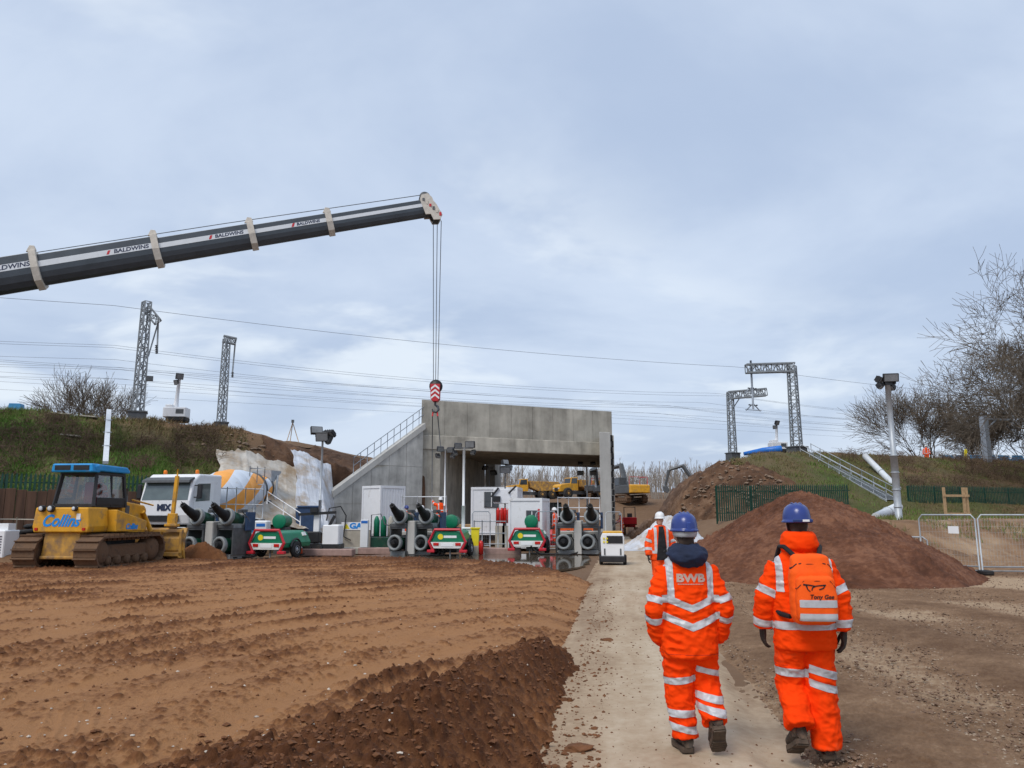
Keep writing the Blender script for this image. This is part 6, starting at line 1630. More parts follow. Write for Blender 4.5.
# blue barriers along the top of the right embankment
k = 0
labs = ('pale leftmost blue barrier on the embankment top beside the orange worker', 'second blue barrier from the orange worker on the embankment', 'blue barrier standing left of the plain grey post', 'blue barrier at the foot of the plain grey post', 'blue barrier just right of the plain grey post', 'rightmost blue barrier on the embankment top')
for (px, lab) in zip((948, 962, 976, 990, 1004, 1018), labs):
    p = at(px, 461.5, 75 + k * 0.4); k += 1
    e = empty('water_barrier', p, 0.3, lab, 'barrier', 'blue barriers on the embankment')
    part('shell', barrier_blue, e, lambda m: m.prism([(-0.28, 0), (0.28, 0), (0.24, 0.25), (0.12, 0.40), (0.10, 0.62), (-0.10, 0.62), (-0.12, 0.40), (-0.24, 0.25)], -0.62, 0.62, 'x'), 0.02)
    part('fork_slot', black_paint, e, lambda m: m.box((0.0, -0.27, 0.08), (0.5, 0.06, 0.10)))
p = at(966, 461, 74)
e = empty('yellow_post', p, 0, 'small yellow marker post among the blue barriers', 'post')
part('post', sticker_y, e, lambda m: m.box((0, 0, 0.5), (0.22, 0.12, 1.3), rot=RY(0.15)))
part('foot', black_rubber, e, lambda m: m.box((0, 0, -0.05), (0.7, 0.4, 0.25), ch=0.03))
# blue tarpaulin roll
pA, pB = at(744, 455, 64), at(781, 450, 64)
m = MB(); m.tube([Vector((0, 0, 0)), (pB - pA) * 0.5 + Vector((0, 0, 0.05)), pB - pA], [0.16, 0.26, 0.30], 10)
o = m.build('tarpaulin_roll', tarp_blue); o.location = pA + Vector((0, 0, 0.1)); tag(o, 'bright blue rolled tarpaulin on top of the right embankment', 'tarpaulin')
p = at(16, 411, 44)
e = empty('blue_box', p, 0.2, 'blue covered box on top of the left embankment', 'box')
part('cover', barrier_blue, e, lambda m: m.prism([(-0.36, 0), (0.36, 0), (0.30, 0.42), (-0.30, 0.42)], -0.3, 0.3, 'y'), 0.03)
part('board', timber, e, lambda m: m.box((-0.1, -0.1, -0.06), (1.2, 0.9, 0.1)))
for i, (px, py, L, lab) in enumerate(((58, 415, 1.6, 'pale plank lying on the crest beside the white trough'), (88, 418, 0.9, 'short pale plank at the head of the white trough'), (70, 437, 0.9, 'pale plank lying halfway down the green slope'))):
    p = at(px, py, 42 if py < 430 else 39.5)
    m = MB(); m.box((0, 0, 0.1), (L, 0.25, 0.06), rot=RY(0.08)); m.box((0.1, 0.2, 0.05), (L * 0.7, 0.2, 0.06))
    o = m.build('plank', cream); o.location = p; tag(o, lab, 'plank', 'planks on the left embankment')
p = at(292, 437, 47)
e = empty('survey_tripod', p - Vector((0, 0, 0.3)), 0, 'small pale survey tripod on the brown cut slope', 'tripod')
for k in range(3): part('leg', timber, e, lambda m: m.tube([(0.42 * math.cos(k * 2.1), 0.42 * math.sin(k * 2.1), 0), (0, 0, 1.2)], 0.025, 5))
part('head', dark_steel, e, lambda m: m.box((0, 0, 1.28), (0.14, 0.14, 0.18)))
# heap of rubble at the toe of the right cut
def boulders(n, px, py, Y, spread, smin, smax, seed, label, m_):
    r = np.random.default_rng(seed)
    for k in range(n):
        g = at(px + r.uniform(-1, 1) * spread[0], py + r.uniform(-1, 1) * spread[1], Y + r.uniform(-1, 1) * spread[2])
        bm = bmesh.new(); bmesh.ops.create_icosphere(bm, subdivisions=2, radius=1.0)
        s_ = r.uniform(smin, smax); o3 = Vector(r.uniform(-9, 9, 3))
        for v in bm.verts:
            v.co = v.co * (s_ * (1 + 0.45 * mnoise.noise(v.co * 1.1 + o3)))
            v.co.z *= 0.75
        me = bpy.data.meshes.new('boulder'); bm.to_mesh(me); bm.free(); me.materials.append(m_)
        o = bpy.data.objects.new('boulder', me); C.objects.link(o); o.location = g
        tag(o, label, 'rock', 'rubble lumps on the cut slopes')
rock_m = mat('rubble', (0.20, 0.14, 0.098), 0.9, 0, 0.3, 3, bump=0.02, dirt=(0.16, 0.10, 0.06), dirt_amt=0.3)
def slope_rubble(side, s0, s1, n0, n1, cnt, seed, label, m_, smax):
    r = np.random.default_rng(seed)
    S = r.uniform(s0, s1, cnt); Nn = r.uniform(n0, n1, cnt) ** 1.0
    Z = emb_z(side, S, Nn)
    X = F0[0] + S * EX + Nn * EY; Y = F0[1] + S * EY - Nn * EX
    Z = Z + (0.3 if side < 0 else 0.5) * fbm(X, Y, 3.0, 5, 0.55, 101)
    size = 0.05 + smax * r.uniform(0, 1, cnt) ** 3
    v, f = lumps(cnt, np.stack([X, Y, Z + size * 0.1], -1), size, seed + 2)
    tag(mesh_np('rubble', v, f, m_, smooth=False), label, 'rubble', kind='stuff')
slope_rubble(1, 17.5, 25.0, 0.3, 11.0, 900, 301, 'pale rubble strewn over the right cut slope', rock_m, 0.20)
slope_rubble(-1, -14.0, -9.5, 0.2, 3.5, 120, 305, 'pale rubble strewn over the left cut slope', rock_m, 0.16)

for (pa, pb, Y, lab) in ((472, 490, 38.5, 'temporary mesh fence panel near the grey cabin'), (536, 556, 37.8, 'temporary mesh fence panel at the corner of the small white cabin'), (606, 622, 47, 'temporary mesh fence panel beside the foot of the wing wall')):
    a_, b_ = at(pa, 540, Y), at(pb, 540, Y + 0.4); a_.z = b_.z = 0.02
    mesh_panel(a_, b_, 1.9, lab)
# more plant in the shade of the bridge
p = at(545, 540, 57)
e = empty('telehandler', (p.x, 57, 0.0), rad(150), 'yellow and black telehandler standing under the bridge deck', 'telehandler')
part('chassis', dark_steel, e, lambda m: m.box((0, 0, 0.85), (1.3, 3.6, 0.6), ch=0.06))
part('engine_cover', yellow, e, lambda m: m.box((0.55, -0.6, 1.35), (0.8, 1.9, 0.6), ch=0.08))
cb = part('cab', black_paint, e, lambda m: m.prism([(-0.9, 1.1), (0.7, 1.1), (0.8, 1.8), (0.4, 2.6), (-0.8, 2.65)], -1.0, -0.15, 'x'), 0.05)
part('window', cab_glass, cb, lambda m: m.prism([(-0.75, 1.6), (0.6, 1.6), (0.3, 2.5), (-0.7, 2.52)], -1.012, -1.004, 'x'))
part('boom', yellow, e, lambda m: m.beam((0.15, -1.7, 2.0), (0.15, 2.6, 1.5), 0.32, 0.4), 0.03)
part('fork_carriage', dark_steel, e, lambda m: (m.box((0.15, 2.75, 1.0), (1.2, 0.12, 0.9)), m.box((-0.2, 3.2, 0.6), (0.12, 1.0, 0.06)), m.box((0.5, 3.2, 0.6), (0.12, 1.0, 0.06))))
for y_ in (-1.2, 1.2):
    for sx in (-1, 1):
        w_ = part('wheel', black_rubber, e, lambda m: wheel(m, (sx * 0.95, y_, 0.6), 0.6, 0.42))
        part('rim', yellow, w_, lambda m: rim(m, (sx * 0.95, y_, 0.6), 0.6, 0.42))
for i, (px, Y, lab) in enumerate(((566, 44, 'orange plastic barrier beside the strand jacks under the bridge'), (577, 44.4, 'orange plastic barrier in the middle of the bridge opening'), (588, 44.8, 'orange plastic barrier close to the wing wall'))):
    p = at(px, 540, Y)
    e = empty('plastic_barrier', (p.x, Y, 0), 0.1, lab, 'barrier', 'orange barriers under the bridge')
    part('frame', mat('barrier_orange', (0.75, 0.13, 0.02), 0.5) if i == 0 else bpy.data.materials['barrier_orange'], e, lambda m: ([m.box((0, 0, z), (0.95 if False else 0.6, 0.05, 0.12)) for z in (0.35, 0.65, 0.95)], [m.box((x, 0, 0.5), (0.07, 0.055, 1.0)) for x in (-0.27, 0.27)]))
    part('foot', black_rubber, e, lambda m: m.box((0, 0, 0.04), (0.5, 0.5, 0.08), ch=0.02))
# ------------------------------------------------------------------ people
def ellipsoid(m, c, r, M=None, nu=14, nv=10):
    vv, ff = [], []
    for j in range(nv + 1):
        t = math.pi * j / nv
        for i in range(nu):
            a = 2 * math.pi * i / nu
            vv.append(Vector((c[0] + r[0] * math.sin(t) * math.cos(a), c[1] + r[1] * math.sin(t) * math.sin(a), c[2] + r[2] * math.cos(t))))
    for j in range(nv):
        for i in range(nu):
            ff.append((j * nu + i, (j + 1) * nu + i, (j + 1) * nu + (i + 1) % nu, j * nu + (i + 1) % nu))
    m.add(vv, ff, True, M)
def loft(m, rings, n=28, p=2.5):
    """rings: (cx, cy, cz, rx, ry) horizontal superellipses from top to bottom"""
    vv, ff = [], []
    for (cx, cy, cz, rx, ry) in rings:
        for i in range(n):
            a = 2 * math.pi * i / n
            ca, sa = math.cos(a), math.sin(a)
            vv.append((cx + rx * math.copysign(abs(ca) ** (2 / p), ca), cy + ry * math.copysign(abs(sa) ** (2 / p), sa), cz))
    for j in range(len(rings) - 1):
        for i in range(n):
            ff.append((j * n + i, (j + 1) * n + i, (j + 1) * n + (i + 1) % n, j * n + (i + 1) % n))
    ff.append(tuple(range(n))); ff.append(tuple(reversed(range((len(rings) - 1) * n, len(rings) * n))))
    m.add(vv, ff, True)
def fuse(m, voxel, smooth=6, sub=False):
    """one continuous surface out of overlapping closed shapes"""
    me = bpy.data.meshes.new('tmp'); me.from_pydata([tuple(v) for v in m.v], [], m.f); me.update()
    o = bpy.data.objects.new('tmp', me); C.objects.link(o)
    r = o.modifiers.new('r', 'REMESH'); r.mode = 'VOXEL'; r.voxel_size = voxel; r.adaptivity = 0
    s = o.modifiers.new('s', 'SMOOTH'); s.factor = 0.5; s.iterations = smooth
    out = bpy.data.meshes.new_from_object(o.evaluated_get(bpy.context.evaluated_depsgraph_get()))
    bpy.data.objects.remove(o); bpy.data.meshes.remove(me)
    return out
def mesh_obj(me, name, material, parent, smooth=True):
    me.name = name
    me.polygons.foreach_set('use_smooth', [smooth] * len(me.polygons))
    me.materials.clear(); me.materials.append(material)
    o = bpy.data.objects.new(name, me); C.objects.link(o); o.parent = parent
    return o
def wrinkle(me, amp, fn=None, sx=7.0, sz=16.0, seed=0.0):
    nrm = [v.normal.copy() for v in me.vertices]
    for v, n in zip(me.vertices, nrm):
        c = v.co
        q = Vector((c.x * sx + seed, c.y * sx, c.z * sz + c.x * 4))
        w = (0.32 - abs(mnoise.noise(q * 0.8))) * 1.5 + (0.3 - abs(mnoise.noise(q * 1.7 + Vector((5, 1, 2))))) * 0.9 + (0.3 - abs(mnoise.noise(Vector((c.x * 9 + c.z * 6, c.y * 9, c.z * 8 - c.x * 9 + seed))))) * 1.1
        v.co = c + n * (amp * w * (fn(c) if fn else 1.0))
    me.update()
def tape_mesh(me, f, name, material, parent, lift=0.004):
    """the part of the surface where the field f is positive, cut cleanly and lifted off it"""
    co = [v.co + v.normal * lift for v in me.vertices]
    fv = [f(v.co) for v in me.vertices]
    vv, ff = [], []
    for p in me.polygons:
        idx = list(p.vertices)
        vals = [fv[i] for i in idx]
        if max(vals) <= 0: continue
        poly = []
        for a in range(len(idx)):
            i, j = idx[a], idx[(a + 1) % len(idx)]
            fi, fj = fv[i], fv[j]
            if fi > 0: poly.append(co[i])
            if (fi > 0) != (fj > 0): poly.append(co[i].lerp(co[j], fi / (fi - fj)))
        if len(poly) >= 3:
            b = len(vv); vv += poly; ff.append(tuple(range(b, b + len(poly))))
    m2 = bpy.data.meshes.new(name)
    m2.from_pydata([tuple(v) for v in vv], [], ff)
    bm = bmesh.new(); bm.from_mesh(m2); bmesh.ops.remove_doubles(bm, verts=bm.verts, dist=0.0005); bm.to_mesh(m2); bm.free()
    return mesh_obj(m2, name, material, parent)
def seg_param(c, pts):
    """distance to a polyline and position along it"""
    best = (9, 0); acc = 0
    for a, b in zip(pts[:-1], pts[1:]):
        ab = b - a; L = ab.length
        t = max(0, min(1, (c - a).dot(ab) / (L * L)))
        d = (c - (a + ab * t)).length
        if d < best[0]: best = (d, acc + t * L)
        acc += L
    return best
from mathutils.bvhtree import BVHTree
def project_text(o, target_me, direction, off):
    bvh = BVHTree.FromPolygons([v.co for v in target_me.vertices], [tuple(p.vertices) for p in target_me.polygons])
    d = Vector(direction)
    for v in o.data.vertices:
        h = bvh.ray_cast(v.co - d * 0.6, d)
        if h[0] is not None: v.co = h[0] - d * off
    o.data.update()

hv_orange = mat('hi_vis_orange', (1.0, 0.060, 0.003), 0.85, 0, 0.10, 5, bump=0.003, bscale=30, spec=0.08)
hv_orange2 = mat('hi_vis_trouser', (1.0, 0.055, 0.003), 0.85, 0, 0.12, 4, bump=0.003, bscale=30, dirt=(0.40, 0.085, 0.03), dirt_amt=0.14, spec=0.08)
hv_far = mat('hi_vis_worn', (0.95, 0.08, 0.008), 0.75, 0, 0.2, 5, spec=0.2)
tape_m = mat('reflective_tape', (0.50, 0.51, 0.53), 0.4, 0.0, 0.10, 30, bump=0.001, bscale=200, spec=0.6)
skin_m = mat('skin', (0.50, 0.28, 0.20), 0.55, 0, 0.08, 8)
hair_m = mat('hair_brown', (0.05, 0.03, 0.02), 0.7, 0, 0.3, 30)
helmet_blue = mat('helmet_blue', (0.018, 0.040, 0.21), 0.28, 0, 0.12, 6, spec=0.6, dirt=(0.10, 0.12, 0.2), dirt_amt=0.06)
helmet_white = mat('helmet_white', (0.75, 0.75, 0.75), 0.3, 0, 0.04)
navy_cloth = mat('navy_cloth', (0.012, 0.02, 0.05), 0.85, 0, 0.25, 8, bump=0.004, bscale=40)
black_cloth = mat('black_cloth', (0.012, 0.012, 0.014), 0.85, 0, 0.3, 8)
boot_m = mat('boot_leather', (0.055, 0.042, 0.032), 0.8, 0, 0.3, 12, bump=0.003, dirt=(0.16, 0.11, 0.07), dirt_amt=0.3, dirt_scale=12)
sole_m = mat('boot_sole', (0.085, 0.06, 0.042), 0.9, 0, 0.3, 16, bump=0.006)
glove_m = mat('glove_dark', (0.035, 0.028, 0.024), 0.8, 0, 0.3, 14, bump=0.002)
V = Vector

def boot(m, sole, heel, toe, ankle):
    """heel, toe and ankle points; the foot is lofted between them"""
    heel, toe, ankle = V(heel), V(toe), V(ankle)
    d = (toe - heel); L = d.length; d.normalize()
    up = (ankle - heel); up = (up - d * up.dot(d)).normalized()
    sd_ = d.cross(up)
    prof = [(0.0, 0.040, 0.045), (0.08, 0.048, 0.058), (0.3, 0.051, 0.062), (0.55, 0.058, 0.050), (0.78, 0.062, 0.040), (0.93, 0.048, 0.034), (1.0, 0.022, 0.022)]
    n = 16; vv = []; ff = []
    for t, w, h in prof:
        for i in range(n):
            a = 2 * math.pi * i / n
            z = math.sin(a); z = h * 2 * max(0, (z + 1) / 2) ** 0.8
            vv.append(heel + d * (t * L) + sd_ * (w * math.copysign(abs(math.cos(a)) ** 0.8, math.cos(a))) + up * (z + 0.012))
    for j in range(len(prof) - 1):
        for i in range(n): ff.append((j * n + i, (j + 1) * n + i, (j + 1) * n + (i + 1) % n, j * n + (i + 1) % n))
    ff.append(tuple(range(n))[::-1]); ff.append(tuple(range((len(prof) - 1) * n, len(prof) * n)))
    m.add(vv, ff, True)
    m.tube([heel + d * 0.07 + up * 0.05, ankle + up * 0.10], [0.052, 0.056], 14)
    # sole
    vv = []; 
    out = [(0.0, 0.036), (0.06, 0.050), (0.3, 0.048), (0.5, 0.051), (0.75, 0.065), (0.93, 0.052), (1.01, 0.020)]
    ring = [(t, w) for t, w in out] + [(t, -w) for t, w in reversed(out)]
    for z in (-0.012, 0.022):
        for t, w in ring: vv.append(heel + d * (t * L) + sd_ * w + up * z)
    k = len(ring)
    sole.add(vv, [tuple(range(k)), tuple(reversed(range(k, 2 * k)))] + [(i, i + k, (i + 1) % k + k, (i + 1) % k) for i in range(k)])
    for t in (0.08, 0.16, 0.24, 0.55, 0.64, 0.73, 0.82, 0.9):      # cleats
        w = np.interp(t, [q[0] for q in out], [q[1] for q in out]) * 0.9
        c = heel + d * (t * L) - up * 0.016
        vv = [c + sd_ * (a * w) + d * (b * 0.009) + up * e for e in (-0.006, 0.006) for b in (-1, 1) for a in (-1, 1)]
        sole.add(vv, [(0, 2, 3, 1), (4, 5, 7, 6), (0, 1, 5, 4), (2, 6, 7, 3), (0, 4, 6, 2), (1, 3, 7, 5)])

def glove_hand(m, wrist, down, palm_n, thumb_side):
    """relaxed hand: palm, four bent fingers, thumb leaving the side of the palm"""
    w = V(wrist); d = V(down).normalized(); pn = V(palm_n); pn = (pn - d * pn.dot(d)).normalized()
    sd_ = d.cross(pn) * thumb_side
    T = lambda a, b, c: w + d * a + pn * b + sd_ * c
    m.tube([T(-0.05, 0, 0), T(0.0, 0, 0)], [0.038, 0.034], 10)
    for c, wd_ in ((-0.026, 0.022), (0.0, 0.024), (0.026, 0.022)):
        m.tube([T(0.0, 0, c * 0.8), T(0.05, 0.004, c), T(0.092, 0.006, c)], [0.020, 0.019, 0.014], 8)
    for c, L in ((0.036, 0.072), (0.012, 0.082), (-0.012, 0.077), (-0.035, 0.060)):
        m.tube([T(0.088, 0.006, c), T(0.088 + L * 0.45, 0.016, c * 1.05), T(0.088 + L * 0.78, 0.036, c * 1.05), T(0.088 + L * 0.92, 0.056, c * 1.02)], [0.0115, 0.0108, 0.0098, 0.007], 8)
    m.tube([T(0.022, 0.006, 0.030), T(0.055, 0.022, 0.058), T(0.088, 0.034, 0.062), T(0.108, 0.042, 0.056)], [0.016, 0.0135, 0.012, 0.008], 8)

def make_person(loc, rz, sp):
    """sp: joints in metres, facing +y, origin on the ground under the body"""
    e = empty('person', loc, rz, sp['label'], 'person', sp.get('group'))
    vox = sp.get('vox', 0.0085)
    hx, hy, hz = sp['head']                     # centre of the skull
    arms, legs = sp['arms'], sp['legs']
    lean = sp.get('lean', 0.0)
    # ---- the body itself, one surface
    m = MB()
    ellipsoid(m, (hx, hy, hz), (0.073, 0.092, 0.108))
    ellipsoid(m, (hx, hy + 0.035, hz - 0.065), (0.056, 0.060, 0.062))
    m.tube([(hx, hy + 0.090, hz + 0.005), (hx, hy + 0.116, hz - 0.035)], [0.010, 0.017], 8)
    ellipsoid(m, (hx, hy + 0.090, hz - 0.078), (0.026, 0.012, 0.010))
    for sx in (-1, 1): ellipsoid(m, (hx + sx * 0.078, hy - 0.005, hz - 0.015), (0.012, 0.020, 0.032))
    m.tube([(hx, hy - 0.02, hz - 0.06), (hx * 0.6, hy * 0.6 - 0.01, hz - 0.22)], [0.056, 0.064], 12)
    Z = sp['sh'] ; hp = sp['hip']
    loft(m, [(0, 0, Z + 0.05, 0.07, 0.06), (0, 0, Z, 0.17, 0.10), (0, 0, Z - 0.18, 0.165, 0.12), (0, 0, hp + 0.15, 0.145, 0.11), (0, 0, hp, 0.16, 0.12), (0, 0, hp - 0.10, 0.11, 0.10)])
    for a in arms: m.tube([V(q[0]) for q in a], [0.055, 0.045, 0.036, 0.034, 0.032][:len(a)], 10)
    for l in legs: m.tube([V(q[0]) for q in l], [0.085, 0.060, 0.043][:len(l)], 10)
    bm_ = fuse(m, max(vox, 0.012), 4)
    mesh_obj(bm_, 'body', skin_m, e)
    for sx in (-1, 1):
        part('eye', black_cloth, e, lambda m: ellipsoid(m, (hx + sx * 0.030, hy + 0.086, hz + 0.008), (0.011, 0.007, 0.006), nu=8, nv=6))
    if not sp.get('bald'):
        m = MB(); ellipsoid(m, (hx, hy - 0.012, hz + 0.015), (0.080, 0.092, 0.105)); m.box((hx, hy - 0.06, hz - 0.06), (0.125, 0.06, 0.08), ch=0.02)
        mesh_obj(fuse(m, 0.012, 4), 'hair', hair_m, e)
    # ---- jacket
    jm = sp.get('jacket_mat', hv_orange)
    m = MB()
    loft(m, [(sp.get('twist', 0) * (q[0] - 1.2) + q[4] if len(q) > 4 else 0, q[3] if len(q) > 3 else 0, q[0], q[1], q[2]) for q in sp['torso']])
    for a in arms: m.tube([V(q[0]) for q in a], [q[1] for q in a], 14)
    jk = fuse(m, vox, sp.get('jsmooth', 2))
    wrinkle(jk, sp.get('wr', 0.010), (lambda c: 0.35 if abs(c.x) < 0.14 and 1.21 < c.z < 1.36 else 1.0), 9, 20, sp.get('seed', 1.0))
    jo = mesh_obj(jk, 'jacket', jm, e)
    # ---- trousers
    m = MB()
    loft(m, [(0, 0, hp + 0.14, 0.155, 0.115), (0, 0, hp, 0.175, 0.135), (0, 0, hp - 0.08, 0.17, 0.13)])
    for l in legs: m.tube([V(q[0]) for q in l], [q[1] for q in l], 14)
    tr = fuse(m, vox, 3)
    wrinkle(tr, sp.get('wr', 0.010) * 1.05, None, 10, 17, sp.get('seed', 1.0) + 4)
    mesh_obj(tr, 'trousers', sp.get('trouser_mat', hv_orange2), e)
    # ---- boots
    for bt_ in sp['boots']:
        a, b = MB(), MB(); boot(a, b, *bt_)
        bo = a.build('boot', boot_m, e)
        b.build('sole', sole_m, bo)
    # ---- helmet
    hm = sp['helmet']
    hc = V((hx, hy - 0.005, hz + 0.035))
    m = MB(); n = 30; vv = []; ff = []
    prof = [(1.10, -0.012), (1.12, 0.0), (1.02, 0.006), (1.0, 0.02), (0.985, 0.05), (0.92, 0.085), (0.79, 0.115), (0.58, 0.136), (0.3, 0.148), (0.02, 0.151)]
    for r_, z_ in prof:
        for i in range(n):
            a = 2 * math.pi * i / n
            peak = 1 + (0.16 * max(0, math.sin(a)) ** 4 if z_ < 0.004 else 0)
            vv.append(hc + V((0.103 * r_ * math.cos(a) * (1 if z_ > 0.004 else 0.98), 0.130 * r_ * math.sin(a) * peak, z_ * 0.93)))
    for j in range(len(prof) - 1):
        for i in range(n): ff.append((j * n + i, j * n + (i + 1) % n, (j + 1) * n + (i + 1) % n, (j + 1) * n + i))
    ff.append(tuple(range((len(prof) - 1) * n, len(prof) * n)))
    m.add(vv, ff, True)
    he = m.build('helmet', hm, e)
    sm = he.modifiers.new('thick', 'SOLIDIFY'); sm.thickness = 0.004
    m = MB()
    for k in (-1, 0, 1): m.tube([hc + V((0.03 * k, 0.128 * math.cos(t), 0.001 + 0.141 * math.sin(t))) for t in np.linspace(0.5, 2.6, 12)], 0.005, 5)
    m.build('helmet_ribs', hm, he)
    return e, jk, tr, jo, he

# the worker in the BWB jacket, hands in the pockets, right heel lifted
gL = ground_at(693, 752, 0.01)
armL = [[(V((-0.150, 0.0, 1.345)), 0.084), (V((-0.215, -0.03, 1.21)), 0.080), (V((-0.265, -0.055, 1.05)), 0.074), (V((-0.235, 0.04, 0.845)), 0.070), (V((-0.18, 0.10, 0.80)), 0.065)],
        [(V((0.150, 0.0, 1.350)), 0.084), (V((0.218, -0.03, 1.21)), 0.080), (V((0.272, -0.06, 1.06)), 0.074), (V((0.245, 0.04, 0.845)), 0.070), (V((0.19, 0.10, 0.80)), 0.065)]]
legL = [[(V((-0.085, 0.0, 0.80)), 0.125), (V((-0.085, 0.03, 0.46)), 0.105), (V((-0.055, 0.0, 0.10)), 0.092)],
        [(V((0.085, 0.0, 0.80)), 0.125), (V((0.125, 0.05, 0.47)), 0.108), (V((0.145, -0.13, 0.235)), 0.092)]]
spL = dict(label='person in orange suit lettered BWB, navy hood, hands in pockets, blue helmet', head=(0.0, 0.02, 1.62), sh=1.40, hip=0.86, arms=armL, legs=legL, wr=0.015, seed=2.3,
           torso=[(1.475, 0.085, 0.085), (1.45, 0.118, 0.10), (1.405, 0.160, 0.118), (1.345, 0.188, 0.13), (1.2, 0.205, 0.140), (1.0, 0.205, 0.145), (0.86, 0.215, 0.155), (0.74, 0.218, 0.158), (0.695, 0.210, 0.152), (0.690, 0.200, 0.145)],
           boots=[((-0.05, -0.075, 0.02), (-0.075, 0.205, 0.02), (-0.052, -0.03, 0.10)), ((0.145, -0.235, 0.225), (0.170, -0.080, 0.025), (0.146, -0.15, 0.27))], helmet=helmet_blue)
eL, jkL, trL, joL, heL = make_person((gL.x, gL.y, 0.018), rad(1), spL)
armp = [[q[0] for q in a] for a in armL]
def arm_of(c, arms_, r=0.115):
    for a in arms_:
        d, t = seg_param(c, a)
        if d < r and t > 0.10 and abs(c.x) > 0.20: return t
    return None
def fL(c):
    t = arm_of(c, armp)
    if t is not None and abs(c.x) > 0.225:
        return max(0.026 - abs(t - 0.255), 0.026 - abs(t - 0.385))
    x, z = abs(c.x), c.z
    v1 = 0.028 - abs(z - (1.065 + 0.40 * min(x, 0.18)))
    v2 = 0.028 - abs(z - (0.925 + 0.40 * min(x, 0.30)))
    br = min(0.026 - abs(x - 0.155), z - 1.11, 1.455 - z)
    return max(v1, v2, br)
tape_mesh(jkL, fL, 'reflective_tape', tape_m, joL)
def fLt(c):
    if c.x < 0.032:
        return max(0.026 - abs(c.z - 0.535 - 0.1 * c.x), 0.026 - abs(c.z - 0.285), 0.026 - abs(c.z - 0.165 + 0.15 * c.x))
    return max(0.022 - abs(c.z - 0.60 + 0.25 * (c.x - 0.1)), 0.026 - abs(c.z - 0.405 + 0.2 * (c.x - 0.12)), 0.026 - abs(c.z - 0.325 + 0.25 * (c.x - 0.12)))
tape_mesh(trL, fLt, 'reflective_tape', tape_m, [o for o in eL.children if o.name.startswith('trousers')][0])
logo_m = mat('logo_grey', (0.50, 0.36, 0.30), 0.6)
tx = text_part('lettering', 'BWB', 0.082, logo_m, joL, frame_M((0.0, -0.3, 1.29), (1, 0, 0), (0, 0, 1)), 0, 0.0, 0.004, 1.25)
project_text(tx, jkL, (0, 1, 0), 0.004)
tx = part('logo_line', logo_m, joL, lambda m: [m.add([(x_, -0.3, 1.243), (x_ + 0.009, -0.3, 1.243), (x_ + 0.009, -0.3, 1.250), (x_, -0.3, 1.250)], [(0, 1, 2, 3)]) for x_ in np.arange(-0.10, 0.09, 0.0125)])
project_text(tx, jkL, (0, 1, 0), 0.004)
m = MB()
loft(m, [(0, -0.015, 1.545, 0.095, 0.10), (0, -0.035, 1.51, 0.135, 0.135), (0, -0.055, 1.465, 0.158, 0.150), (0, -0.085, 1.425, 0.135, 0.115), (0, -0.11, 1.375, 0.07, 0.05)], p=2.2)
hd = fuse(m, 0.010, 4); wrinkle(hd, 0.013, None, 9, 20, 7.7)
mesh_obj(hd, 'hood', navy_cloth, eL)
m = MB(); loft(m, [(0, 0.005, 1.655, 0.098, 0.118), (0, 0.0, 1.625, 0.094, 0.114), (0, 0.0, 1.60, 0.088, 0.106)], p=2.2)
mesh_obj(fuse(m, 0.010, 3), 'head_band', mat('pale_band', (0.45, 0.46, 0.47), 0.6), eL)
part('helmet_adjuster', mat('adjuster_blue', (0.03, 0.06, 0.25), 0.4), heL, lambda m: (m.box((0, -0.146, 1.685), (0.035, 0.016, 0.065), ch=0.006), m.box((0, -0.148, 1.655), (0.075, 0.014, 0.022), ch=0.005)))

# the worker with the orange backpack
gR = ground_at(812, 758, 0.01)
armR = [[(V((-0.160, 0.0, 1.390)), 0.088), (V((-0.268, 0.01, 1.16)), 0.079), (V((-0.290, 0.09, 0.925)), 0.070)],
        [(V((0.160, 0.0, 1.395)), 0.088), (V((0.262, -0.05, 1.17)), 0.079), (V((0.276, -0.05, 0.92)), 0.070)]]
legR = [[(V((-0.09, 0.0, 0.84)), 0.125), (V((-0.108, 0.07, 0.50)), 0.105), (V((-0.100, -0.10, 0.235)), 0.104)],
        [(V((0.09, 0.0, 0.84)), 0.125), (V((0.098, 0.0, 0.50)), 0.108), (V((0.105, -0.03, 0.075)), 0.104)]]
spR = dict(label='person in orange suit and blue helmet carrying an orange backpack', head=(0.0, 0.02, 1.69), sh=1.45, hip=0.90, arms=armR, legs=legR, wr=0.013, seed=6.1,
           torso=[(1.585, 0.088, 0.09), (1.555, 0.115, 0.105), (1.51, 0.112, 0.105), (1.48, 0.14, 0.11), (1.44, 0.175, 0.12), (1.375, 0.202, 0.135), (1.25, 0.222, 0.150), (1.05, 0.225, 0.155), (0.90, 0.222, 0.155), (0.785, 0.225, 0.158), (0.78, 0.215, 0.150)],
           boots=[((-0.10, -0.155, 0.145), (-0.115, 0.085, 0.015), (-0.10, -0.09, 0.20)), ((0.105, -0.085, 0.02), (0.135, 0.20, 0.02), (0.106, -0.04, 0.10))], helmet=helmet_blue)
eR, jkR, trR, joR, heR = make_person((gR.x, gR.y, 0.018), rad(-4), spR)
armp2 = [[q[0] for q in a] for a in armR]
def fR(c):
    t = arm_of(c, armp2)
    if t is not None and abs(c.x) > 0.218:
        return max(0.028 - abs(t - 0.215), 0.028 - abs(t - 0.45))
    x, z = abs(c.x), c.z
    belt = 0.028 - abs(z - 0.955)
    br = min(0.024 - abs(x - 0.185), z - 1.20, 1.50 - z)
    return max(belt, br)
tape_mesh(jkR, fR, 'reflective_tape', tape_m, joR)
seam_m = mat('seam_orange', (0.55, 0.028, 0.002), 0.85)
